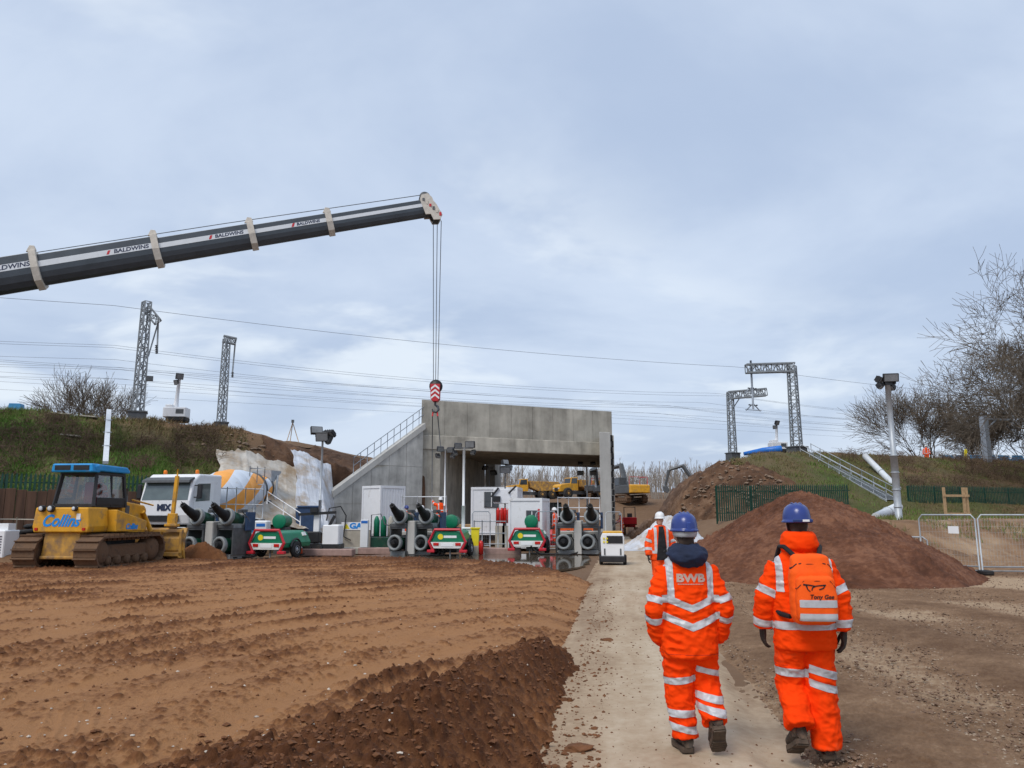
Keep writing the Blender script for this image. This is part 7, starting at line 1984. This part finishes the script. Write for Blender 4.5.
tape_mesh(jkR, lambda c: 0.003 - abs(c.z - 0.815), 'hem_seam', seam_m, joR, 0.002)
tape_mesh(jkL, lambda c: 0.003 - abs(c.z - 0.725), 'hem_seam', seam_m, joL, 0.002)
def fRt(c):
    if c.x < 0.0: return 0.030 - abs(c.z - 0.60 + 0.05 * c.x)
    return max(0.030 - abs(c.z - 0.615 + 0.28 * (c.x - 0.1)), 0.028 - abs(c.z - 0.515 + 0.28 * (c.x - 0.1)))
tape_mesh(trR, lambda c: min(max(0.003 - abs(c.z - 0.66), 0.003 - abs(c.z - 0.73)) if abs(c.x) > 0.15 else -1, 1), 'pocket_flap_seam', seam_m, [o for o in eR.children if o.name.startswith('trousers')][0], 0.002)
tape_mesh(trR, fRt, 'reflective_tape', tape_m, [o for o in eR.children if o.name.startswith('trousers')][0])
for sx in (-1, 1):
    m = MB(); glove_hand(m, (sx * 0.285 if sx < 0 else 0.278, 0.10 if sx < 0 else -0.05, 0.912), (sx * 0.02, 0.25 if sx < 0 else 0.02, -1), (-sx * 1, 0.1, 0), sx * 1.0)
    mesh_obj(fuse(m, 0.005, 2), 'glove', glove_m, eR)
part('helmet_adjuster', mat('adjuster_navy', (0.02, 0.04, 0.15), 0.4), heR, lambda m: (m.box((0.0, -0.145, 1.73), (0.15, 0.02, 0.030), ch=0.008),))
part('helmet_label', white_clean, heR, lambda m: m.box((0.02, -0.158, 1.732), (0.05, 0.006, 0.016)))
part('chin_strap', black_cloth, heR, lambda m: m.tube([(-0.09, -0.03, 1.725), (-0.08, -0.02, 1.67), (-0.05, 0.05, 1.60)], 0.008, 5))
m = MB(); loft(m, [(0, -0.01, 1.645, 0.100, 0.105), (0, -0.015, 1.615, 0.126, 0.126), (0, -0.015, 1.57, 0.136, 0.13), (0, -0.01, 1.52, 0.140, 0.128), (0, 0, 1.49, 0.125, 0.11)], p=2.3)
cl = fuse(m, 0.010, 3); wrinkle(cl, 0.008, None, 8, 20, 3.3)
mesh_obj(cl, 'collar', hv_orange, eR)
# backpack, carried, a thing of its own
bp = empty('backpack', (gR.x, gR.y, 0.018), rad(-4), 'orange backpack with two reflective bands and black straps on the worker', 'backpack')
bag_m = mat('backpack_orange', (1.0, 0.11, 0.006), 0.75, 0, 0.1, 6, bump=0.003, bscale=60, spec=0.25)
m = MB()
loft(m, [(0, -0.225, 1.485, 0.10, 0.045), (0, -0.23, 1.465, 0.130, 0.062), (0, -0.245, 1.36, 0.152, 0.080), (0, -0.252, 1.18, 0.160, 0.090), (0, -0.252, 1.05, 0.156, 0.090), (0, -0.25, 1.0, 0.135, 0.075), (0, -0.245, 0.985, 0.10, 0.05)], p=3.2)
bg = fuse(m, 0.010, 3); wrinkle(bg, 0.006, None, 6, 9, 9.1)
main = mesh_obj(bg, 'main_pocket', bag_m, bp)
m = MB()
loft(m, [(0.0, -0.335, 1.335, 0.10, 0.030), (0.0, -0.34, 1.315, 0.132, 0.045), (0.0, -0.345, 1.17, 0.146, 0.058), (0.0, -0.345, 1.04, 0.140, 0.055), (0.0, -0.34, 1.005, 0.115, 0.04)], p=3.4)
fg = fuse(m, 0.009, 3); wrinkle(fg, 0.004, None, 6, 9, 4.1)
front = mesh_obj(fg, 'front_pocket', bag_m, bp)
tape_mesh(fg, lambda c: min(max(0.026 - abs(c.z - 1.145 - 0.0), 0.026 - abs(c.z - 1.05)), 0.130 - abs(c.x), -0.325 - c.y), 'reflective_tape', tape_m, front, 0.003)
tape_mesh(fg, lambda c: min(0.0035 - abs(c.z - 1.305 + 1.2 * max(0, abs(c.x) - 0.09)), -0.325 - c.y), 'zip', black_cloth, front, 0.003)
tape_mesh(bg, lambda c: min(0.004 - abs(c.z - 1.42 + 1.0 * max(0, abs(c.x) - 0.11)), -0.23 - c.y), 'zip', black_cloth, main, 0.003)
for sx in (-1, 1):
    part('strap', black_cloth, bp, lambda m: m.tube([(sx * 0.075, -0.205, 1.45), (sx * 0.10, -0.155, 1.485), (sx * 0.135, -0.075, 1.535), (sx * 0.14, 0.03, 1.53), (sx * 0.145, 0.14, 1.42), (sx * 0.16, 0.185, 1.20), (sx * 0.21, 0.12, 1.08), (sx * 0.20, -0.12, 1.04), (sx * 0.15, -0.20, 1.03)], [0.018] * 9, 6))
part('handle', black_cloth, bp, lambda m: m.tube([(-0.085, -0.235, 1.46), (-0.05, -0.285, 1.435), (0.05, -0.285, 1.43), (0.085, -0.235, 1.455)], 0.014, 8))
part('badge', black_cloth, bp, lambda m: m.box((0.10, -0.352, 1.012), (0.05, 0.01, 0.012)))
tx = text_part('lettering', 'Tony Gee', 0.042, black_cloth, front, frame_M((0.022, -0.5, 1.193), (1, 0, 0), (0, 0, 1)), 0.25, 0.0, 0.001, 1.0)
project_text(tx, fg, (0, 1, 0), 0.005)
def emblem(m):
    for pts in ([(-0.10, 1.275), (-0.04, 1.270), (0.0, 1.262), (0.05, 1.268), (0.10, 1.272)], [(-0.075, 1.272), (-0.065, 1.235), (-0.045, 1.215)], [(0.0, 1.262), (-0.02, 1.25), (-0.03, 1.225)], [(0.09, 1.272), (0.075, 1.245), (0.035, 1.232)]):
        m.tube([(x * 0.8 - 0.02, -0.42, (z - 1.262) * 0.8 + 1.268) for x, z in pts], [0.006 if i == 0 else 0.004 for i in range(len(pts))], 4, smooth=False)
eo = part('emblem', black_cloth, front, emblem)
project_text(eo, fg, (0, 1, 0), 0.004)

# ---- the others, smaller in the picture
def simple_worker(loc, rz, label, h=1.0, helmet=helmet_white, pose='stand', jm=hv_far, open_=False):
    s = h
    if pose == 'reach':
        arms = [[(V((-0.17, 0.02, 1.42)), 0.085), (V((-0.30, 0.18, 1.50)), 0.075), (V((-0.36, 0.38, 1.66)), 0.06)], [(V((0.17, 0, 1.42)), 0.085), (V((0.27, -0.02, 1.15)), 0.075), (V((0.27, 0.08, 0.92)), 0.06)]]
    elif pose == 'bend':
        arms = [[(V((-0.17, 0.10, 1.36)), 0.085), (V((-0.24, 0.30, 1.12)), 0.075), (V((-0.16, 0.46, 1.0)), 0.06)], [(V((0.17, 0.10, 1.36)), 0.085), (V((0.24, 0.30, 1.12)), 0.075), (V((0.16, 0.46, 1.0)), 0.06)]]
    else:
        arms = [[(V((-0.17, 0, 1.42)), 0.085), (V((-0.27, -0.02, 1.15)), 0.08), (V((-0.29, 0.06, 0.90)), 0.068)], [(V((0.17, 0, 1.42)), 0.085), (V((0.27, -0.02, 1.15)), 0.08), (V((0.29, 0.06, 0.90)), 0.068)]]
    hy = 0.02 if pose != 'bend' else 0.16
    ty = (0.0 if pose != 'bend' else 0.10)
    legs = [[(V((-0.09, 0, 0.84)), 0.12), (V((-0.10, 0.03, 0.5)), 0.10), (V((-0.11, -0.02, 0.10)), 0.088)], [(V((0.09, 0, 0.84)), 0.12), (V((0.10, 0.03, 0.5)), 0.10), (V((0.11, -0.02, 0.10)), 0.088)]]
    sp = dict(label=label, head=(0, hy, 1.66), sh=1.43, hip=0.88, arms=arms, legs=legs, vox=0.02, jsmooth=2, wr=0.010, seed=loc[0], jacket_mat=jm, trouser_mat=hv_far, group='workers in orange', twist=0,
              torso=[(1.54, 0.085, 0.08, ty, 0), (1.49, 0.15, 0.11, ty, 0), (1.42, 0.20, 0.13, ty * 0.9, 0), (1.2, 0.21, 0.14, ty * 0.5, 0), (0.95, 0.215, 0.145, 0, 0), (0.80, 0.23, 0.15, 0, 0), (0.78, 0.2, 0.14, 0, 0)],
              boots=[((-0.11, -0.07, 0.02), (-0.12, 0.19, 0.02), (-0.11, -0.03, 0.1)), ((0.11, -0.07, 0.02), (0.12, 0.19, 0.02), (0.11, -0.03, 0.1))], helmet=helmet)
    e, jk, tr, jo, he = make_person(loc, rz, sp)
    ap = [[q[0] for q in a] for a in arms]
    def f(c):
        t = arm_of(c, ap)
        if t is not None and abs(c.x) > 0.205: return max(0.03 - abs(t - 0.22), 0.03 - abs(t - 0.42))
        return max(0.03 - abs(c.z - 0.97), min(0.026 - abs(abs(c.x) - 0.13), c.z - 0.97, 1.5 - c.z))
    tape_mesh(jk, f, 'reflective_tape', tape_m, jo)
    tape_mesh(tr, lambda c: max(0.03 - abs(c.z - 0.45), 0.03 - abs(c.z - 0.30)), 'reflective_tape', tape_m, [o for o in e.children if o.name.startswith('trousers')][0])
    if open_:
        tape_mesh(jk, lambda c: min(0.055 + 0.10 * (1.5 - c.z) - abs(c.x), c.y - 0.02, 1.52 - c.z, c.z - 0.80), 'dark_shirt', black_cloth, jo, 0.005)
    for sx, a in zip((-1, 1), arms):
        w = a[-1][0]; pv = a[-2][0]
        m = MB(); glove_hand(m, w + (w - pv).normalized() * 0.02, w - pv, (-sx, 0.2, 0.1), sx)
        mesh_obj(fuse(m, 0.008, 1), 'glove', glove_m, e)
    return e
w1 = at(662, 594, 17.0)
simple_worker((w1.x, 17.0, 0.012), rad(183), 'person in an open orange jacket over a black top and white helmet, walking towards us', open_=True)
p = at(440, 550, 38.2); simple_worker((p.x, 38.2, 0.80), rad(20), 'person in orange with a white helmet raising an arm beside the lighting masts', pose='reach')
tag(part('work_platform', grey_steel, None, lambda m: (m.box((p.x, 38.4, 0.74), (1.6, 1.2, 0.08)), [m.box((p.x + a, 38.4 + b, 0.35), (0.08, 0.08, 0.72)) for a in (-0.7, 0.7) for b in (-0.5, 0.5)])), 'low steel platform under the worker by the lighting masts', 'platform')
blue_jk = mat('blue_jacket', (0.02, 0.05, 0.25), 0.8, 0, 0.2)
p = at(424, 550, 39.5); simple_worker((p.x, 39.5, 0.40), rad(100), 'person in a blue jacket bending over the railing beside the container', pose='bend', jm=blue_jk)
p = at(408, 550, 40); simple_worker((p.x, 40, 0.40), rad(60), 'person in orange bending between the container and the jacks', pose='bend', helmet=helmet_blue)
p = at(555, 550, 40); simple_worker((p.x, 40, 0.30), rad(90), 'person in orange standing at the corner of the small white cabin', helmet=helmet_white)
p = at(622, 533, 66); simple_worker((p.x, 66, 0.05), rad(100), 'person in orange bending on the mud beyond the wing wall', pose='bend')
p = at(927, 459, 75.5); simple_worker((p.x, 75.5, 6.75), rad(150), 'person in orange standing alone on top of the right embankment')
# driver of the bulldozer
drv = simple_worker((0, 0, 0), 0, 'person in orange sitting at the controls inside the bulldozer cab', helmet=helmet_white)
drv.location = V(dozer.location) + RZ(dozer.rotation_euler.z) @ V((0.12, -0.22, 1.17)); drv.rotation_euler = (0, 0, dozer.rotation_euler.z)
# ------------------------------------------------------------------ bare winter trees
bark = mat('bark', (0.085, 0.068, 0.052), 0.95, 0, 0.3, 4, bump=0.01)
twig_m = mat('twigs', (0.125, 0.10, 0.075), 0.95, 0, 0.25, 2)
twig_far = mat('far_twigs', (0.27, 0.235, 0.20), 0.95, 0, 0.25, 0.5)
def seg_tubes(segs, n=4):
    """segs: array (k, 8): p0, p1, r0, r1 -> one mesh"""
    A = np.array([s[0] for s in segs]); B_ = np.array([s[1] for s in segs]); r0 = np.array([s[2] for s in segs]); r1 = np.array([s[3] for s in segs])
    d = B_ - A; d /= np.linalg.norm(d, axis=1, keepdims=True) + 1e-9
    ref = np.where(np.abs(d[:, 2:3]) < 0.9, np.array([[0, 0, 1.0]]), np.array([[1.0, 0, 0]]))
    x = np.cross(d, ref); x /= np.linalg.norm(x, axis=1, keepdims=True); y = np.cross(d, x)
    V_, k = [], len(segs)
    for P, R in ((A, r0), (B_, r1)):
        for i in range(n):
            t = 2 * math.pi * i / n
            V_.append(P + x * (R * math.cos(t))[:, None] + y * (R * math.sin(t))[:, None])
    v = np.stack(V_, 1).reshape(-1, 3)
    base = (np.arange(k) * 2 * n)[:, None]
    f = np.concatenate([np.stack([base[:, 0] + i, base[:, 0] + (i + 1) % n, base[:, 0] + n + (i + 1) % n, base[:, 0] + n + i], -1) for i in range(n)])
    return v, f
def grow(rng, p, d, L, r, depth, out, spread, up, minr, nsub=3, ratio=0.74, drop=0.0):
    n = nsub if depth > 1 else 2
    q = p; dd = d.copy()
    for k in range(n):
        dd = dd + rng.normal(0, 0.13, 3) + np.array([0, 0, up * 0.12])
        dd /= np.linalg.norm(dd)
        e = q + dd * (L / n)
        rr = max(minr, r * (1 - 0.4 * (k + 1) / n))
        out.append((q, e, max(minr, r * (1 - 0.4 * k / n)), rr, depth))
        if depth > 0 and k > 0 or depth > 0 and depth < 3:
            for _ in range(1 if rng.uniform() < 0.8 else 2):
                a = rng.normal(0, 1, 3); a -= dd * a.dot(dd); a /= np.linalg.norm(a) + 1e-9
                nd = dd * math.cos(spread) + a * math.sin(spread * rng.uniform(0.7, 1.3))
                grow(rng, e, nd / np.linalg.norm(nd), L * ratio * rng.uniform(0.7, 1.1), rr * 0.66, depth - 1, out, spread, up, minr, nsub, ratio)
        q = e
    if depth > 0:
        grow(rng, q, dd, L * ratio, rr * 0.85, depth - 1, out, spread, up, minr, nsub, ratio)
def bare_tree(loc, H, seed, label, depth=6, spread=0.6, stems=1, up=0.6, minr=0.012, r0=None, ratio=0.74, lean=(0, 0), tm=None):
    rng = np.random.default_rng(seed)
    e = empty('bare_tree', loc, 0, label, 'tree', 'bare trees')
    segs = []; ns_ = []
    for k in range(stems):
        a = 2 * math.pi * k / max(stems, 1) + rng.uniform(0, 1)
        d = np.array([lean[0] + (0.45 * math.cos(a) if stems > 1 else 0), lean[1] + (0.45 * math.sin(a) if stems > 1 else 0), 1.0]); d /= np.linalg.norm(d)
        o_ = []
        grow(rng, np.array([0.15 * math.cos(a) * (stems > 1), 0.15 * math.sin(a) * (stems > 1), -0.3]), d, 1.0, (r0 or 0.03), depth, o_, spread, up, minr / H, 3, ratio)
        segs += o_; ns_.append(len(segs))
    top = max(s[1][2] for s in segs)
    sc = H / top
    segs = [(s[0] * sc, s[1] * sc, s[2] * sc, s[3] * sc, s[4]) for s in segs]
    segs = [(s[0], s[1], max(minr, s[2]), max(minr, s[3]), s[4]) for s in segs]
    for a_, b_ in zip([0] + ns_, ns_):
        v, f = seg_tubes([s for s in segs[a_:b_] if s[4] >= depth - 1], 8); mesh_np('trunk', v, f, bark, e)
    cr = [s for s in segs if s[4] < depth - 1]
    v, f = seg_tubes(cr, 3); mesh_np('crown', v, f, tm or twig_m, e, smooth=False)
    return e, len(segs)
p = at(1150, 470, 58); n1_t = bare_tree((p.x, 58, p.z), 18.0, 11, 'tall bare tree whose branches fill the right edge above the barriers', 7, 0.80, 3, 0.12, 0.015, 0.05, 0.82, (-0.06, -0.05))[1]
p = at(1105, 470, 70); bare_tree((p.x, 70, p.z), 17.0, 23, 'second tall bare tree standing behind the one at the right edge', 7, 0.75, 3, 0.15, 0.017, 0.045, 0.82)
p = at(926, 458, 86); bare_tree((p.x, 86, 6.8), 10.2, 5, 'broad round bare tree behind the lone worker on the embankment', 5, 0.55, 5, 0.35, 0.016, 0.03, 0.84)
p = at(986, 460, 90); bare_tree((p.x, 90, 6.8), 8.6, 8, 'dense bare tree behind the plain grey post', 5, 0.55, 6, 0.35, 0.018, 0.03, 0.84)
p = at(1030, 460, 84); bare_tree((p.x, 84, 6.8), 9.5, 9, 'dense bare tree behind the end of the blue barriers', 5, 0.55, 6, 0.35, 0.018, 0.03, 0.84)
p = at(92, 416, 72); bare_tree((p.x, 72, 7.0), 8.6, 3, 'round bare tree behind the left lattice mast', 5, 0.5, 6, 0.4, 0.014, 0.03, 0.82)
p = at(44, 416, 84); bare_tree((p.x, 84, 7.0), 6.4, 4, 'small bare bush on the far skyline behind the blue box', 5, 0.6, 6, 0.3, 0.022, 0.03, 0.78)
p = at(207, 428, 60); bare_tree((p.x, 60, 6.6), 2.2, 14, 'small bare sapling at the foot of the smaller lattice mast', 4, 0.5, 3, 0.5, 0.012, 0.02, 0.75)
# the far wood beyond the works, one brown mass
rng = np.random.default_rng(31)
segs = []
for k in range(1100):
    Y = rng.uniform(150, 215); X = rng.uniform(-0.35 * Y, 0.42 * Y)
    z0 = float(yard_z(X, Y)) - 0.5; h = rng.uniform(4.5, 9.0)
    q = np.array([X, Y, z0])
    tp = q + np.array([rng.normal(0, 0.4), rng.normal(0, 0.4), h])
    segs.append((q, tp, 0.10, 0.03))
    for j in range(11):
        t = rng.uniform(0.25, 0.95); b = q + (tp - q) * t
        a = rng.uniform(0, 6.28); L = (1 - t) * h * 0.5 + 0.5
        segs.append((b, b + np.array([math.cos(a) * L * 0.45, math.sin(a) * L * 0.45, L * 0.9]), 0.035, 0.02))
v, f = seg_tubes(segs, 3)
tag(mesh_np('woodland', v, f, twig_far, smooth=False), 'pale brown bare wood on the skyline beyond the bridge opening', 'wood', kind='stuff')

# ------------------------------------------------------------------ grass and scrub on the embankments
def leaf_mat(name, c0, c1, c2, scale=0.35):
    m = bpy.data.materials.new(name); m.use_nodes = True
    N, L = m.node_tree.nodes, m.node_tree.links
    b = N['Principled BSDF']; b.inputs['Roughness'].default_value = 0.8; b.inputs['Specular IOR Level'].default_value = 0.2
    a = N.new('ShaderNodeAttribute'); a.attribute_name = 'tone'
    r = N.new('ShaderNodeValToRGB'); e = r.color_ramp.elements
    e[0].position = 0; e[0].color = (*c0, 1); e[1].position = 1; e[1].color = (*c2, 1); k = e.new(0.5); k.color = (*c1, 1)
    L.new(a.outputs['Fac'], r.inputs[0]); L.new(r.outputs[0], b.inputs['Base Color'])
    return m
grass_m = leaf_mat('grass_blades', (0.20, 0.135, 0.075), (0.14, 0.15, 0.048), (0.12, 0.215, 0.04))
def blades(side, s0, s1, n0, n1, cnt, seed, hmin, hmax, w, tonef, dens, name, label, material, namp, lean=0.5):
    r = np.random.default_rng(seed)
    S = r.uniform(s0, s1, cnt); Nn = n0 + (n1 - n0) * r.uniform(0, 1, cnt)
    X = F0[0] + S * EX + Nn * EY; Y = F0[1] + S * EY - Nn * EX
    keep = r.uniform(0, 1, cnt) < dens(S, Nn, X, Y)
    # leave out what the picture cannot show
    px = X / Y
    keep &= (px > -0.74) & (px < 0.74)
    S, Nn, X, Y = S[keep], Nn[keep], X[keep], Y[keep]; n = len(S)
    Z = emb_z(side, S, Nn) + namp * fbm(X, Y, 3.0, 5, 0.55, 101) * 0.9 - 0.05
    clump = 0.5 + 0.5 * fbm(X, Y, 0.9, 3, 0.6, seed + 1)
    h = (hmin + (hmax - hmin) * r.uniform(0, 1, n) ** 1.5) * (0.35 + 1.1 * np.clip(clump, 0, 1))
    a = r.uniform(0, 6.28, n); ww = w * r.uniform(0.6, 1.4, n)
    bx, by = np.cos(a) * ww, np.sin(a) * ww
    lx, ly = r.normal(0, lean, n) * h, r.normal(0, lean, n) * h
    v = np.stack([np.stack([X - bx, Y - by, Z], -1), np.stack([X + bx, Y + by, Z], -1), np.stack([X + lx, Y + ly, Z + h], -1)], 1).reshape(-1, 3)
    f = np.arange(3 * n).reshape(-1, 3)
    tone = np.clip(tonef(S, Nn, X, Y) + r.normal(0, 0.16, n), 0, 1)
    o_ = mesh_np(name, v, f, material, smooth=False, attrs={'tone': np.repeat(tone, 3)})
    tag(o_, label, 'grass', kind='stuff')
def toneL(S, Nn, X, Y): return 0.62 + 0.75 * fbm(X, Y, 3.2, 3, 0.5, 401) + 0.30 * sstep(-15, -21, S) - 0.45 * sstep(-17, -12, S) + 0.10 * sstep(2, 6, Nn) - 0.3 * sstep(1.0, -0.5, Nn)
blades(-1, -50, -11.0, -1.0, 10.0, 210000, 41, 0.10, 0.42, 0.026, toneL, lambda S, N_, X, Y: 0.25 + 0.75 * sstep(-0.35, 0.25, fbm(X, Y, 1.5, 4, 0.55, 403)) * (1 - 0.8 * sstep(-14, -11, S)), 'slope_grass', 'rough green and brown grass covering the left embankment', grass_m, 0.22)
def toneR(S, Nn, X, Y): return 0.26 + 0.65 * fbm(X, Y, 3.0, 3, 0.5, 411) + 0.22 * sstep(48, 34, S) - 0.25 * sstep(1.0, -0.5, Nn)
blades(1, 25.0, 100, -1.0, 12.8, 190000, 43, 0.06, 0.32, 0.024, toneR, lambda S, N_, X, Y: 0.2 + 0.75 * sstep(-0.35, 0.25, fbm(X, Y, 1.8, 4, 0.55, 413)), 'slope_grass', 'short brownish grass covering the right embankment', grass_m, 0.22)
# brambles: brown tangles
def brambles(side, s0, s1, n0, n1, cnt, seed, label, namp, hm=0.9):
    r = np.random.default_rng(seed)
    segs = []
    S = r.uniform(s0, s1, cnt); Nn = r.uniform(n0, n1, cnt)
    X = F0[0] + S * EX + Nn * EY; Y = F0[1] + S * EY - Nn * EX
    ok = fbm(X, Y, 2.2, 3, 0.5, seed + 1) > 0.0
    Z = emb_z(side, S, Nn) + namp * fbm(X, Y, 3.0, 5, 0.55, 101) * 0.9
    for x, y, z in np.stack([X, Y, Z], -1)[ok]:
        p_ = np.array([x, y, z]); d = np.array([r.normal(0, 0.6), r.normal(0, 0.6), 1.0]) * r.uniform(0.25, hm)
        m1 = p_ + d * 0.6; m2 = p_ + d + np.array([d[0], d[1], -0.5 * d[2]]) * 0.6
        segs.append((p_, m1, 0.014, 0.011)); segs.append((m1, m2, 0.011, 0.007))
        for _ in range(2):
            q = m1 + r.normal(0, 0.15, 3); segs.append((m1, q, 0.008, 0.006))
    v, f = seg_tubes(segs, 3)
    o_ = mesh_np('brambles', v, f, mat('bramble_stems', (0.13, 0.085, 0.055), 0.95, 0, 0.4, 1.0), smooth=False)
    tag(o_, label, 'scrub', kind='stuff')
brambles(-1, -30, -12.5, 0.2, 8.5, 7000, 51, 'dark brown bramble scrub on the left embankment', 0.22, 0.6)
brambles(1, 36, 85, -0.5, 10, 9000, 53, 'tangled brown bramble scrub on the right embankment', 0.22, 0.9)
# grass tufts on the bank behind the mesh fence
r = np.random.default_rng(61); n = 26000
X = r.uniform(11.5, 34, n); Y = r.uniform(24.5, 42, n)
s_, n_ = rail_sn(X, Y)
k = (n_ < 29.5) & (n_ > 12) & (fbm(X, Y, 1.6, 4, 0.55, 431) > -0.02) & (X / Y > 0.45) & (X / Y < 0.75)
X, Y = X[k], Y[k]; n = len(X)
Z = yard_z(X, Y); h = r.uniform(0.05, 0.28, n); a = r.uniform(0, 6.28, n)
v = np.stack([np.stack([X - np.cos(a) * 0.015, Y - np.sin(a) * 0.015, Z], -1), np.stack([X + np.cos(a) * 0.015, Y + np.sin(a) * 0.015, Z], -1), np.stack([X + r.normal(0, 0.08, n), Y + r.normal(0, 0.08, n), Z + h], -1)], 1).reshape(-1, 3)
tag(mesh_np('bank_grass', v, np.arange(3 * n).reshape(-1, 3), grass_m, smooth=False, attrs={'tone': np.repeat(np.clip(0.55 + r.normal(0, 0.2, n), 0, 1), 3)}), 'thin grass growing on the sandy bank behind the mesh fence', 'grass', kind='stuff')
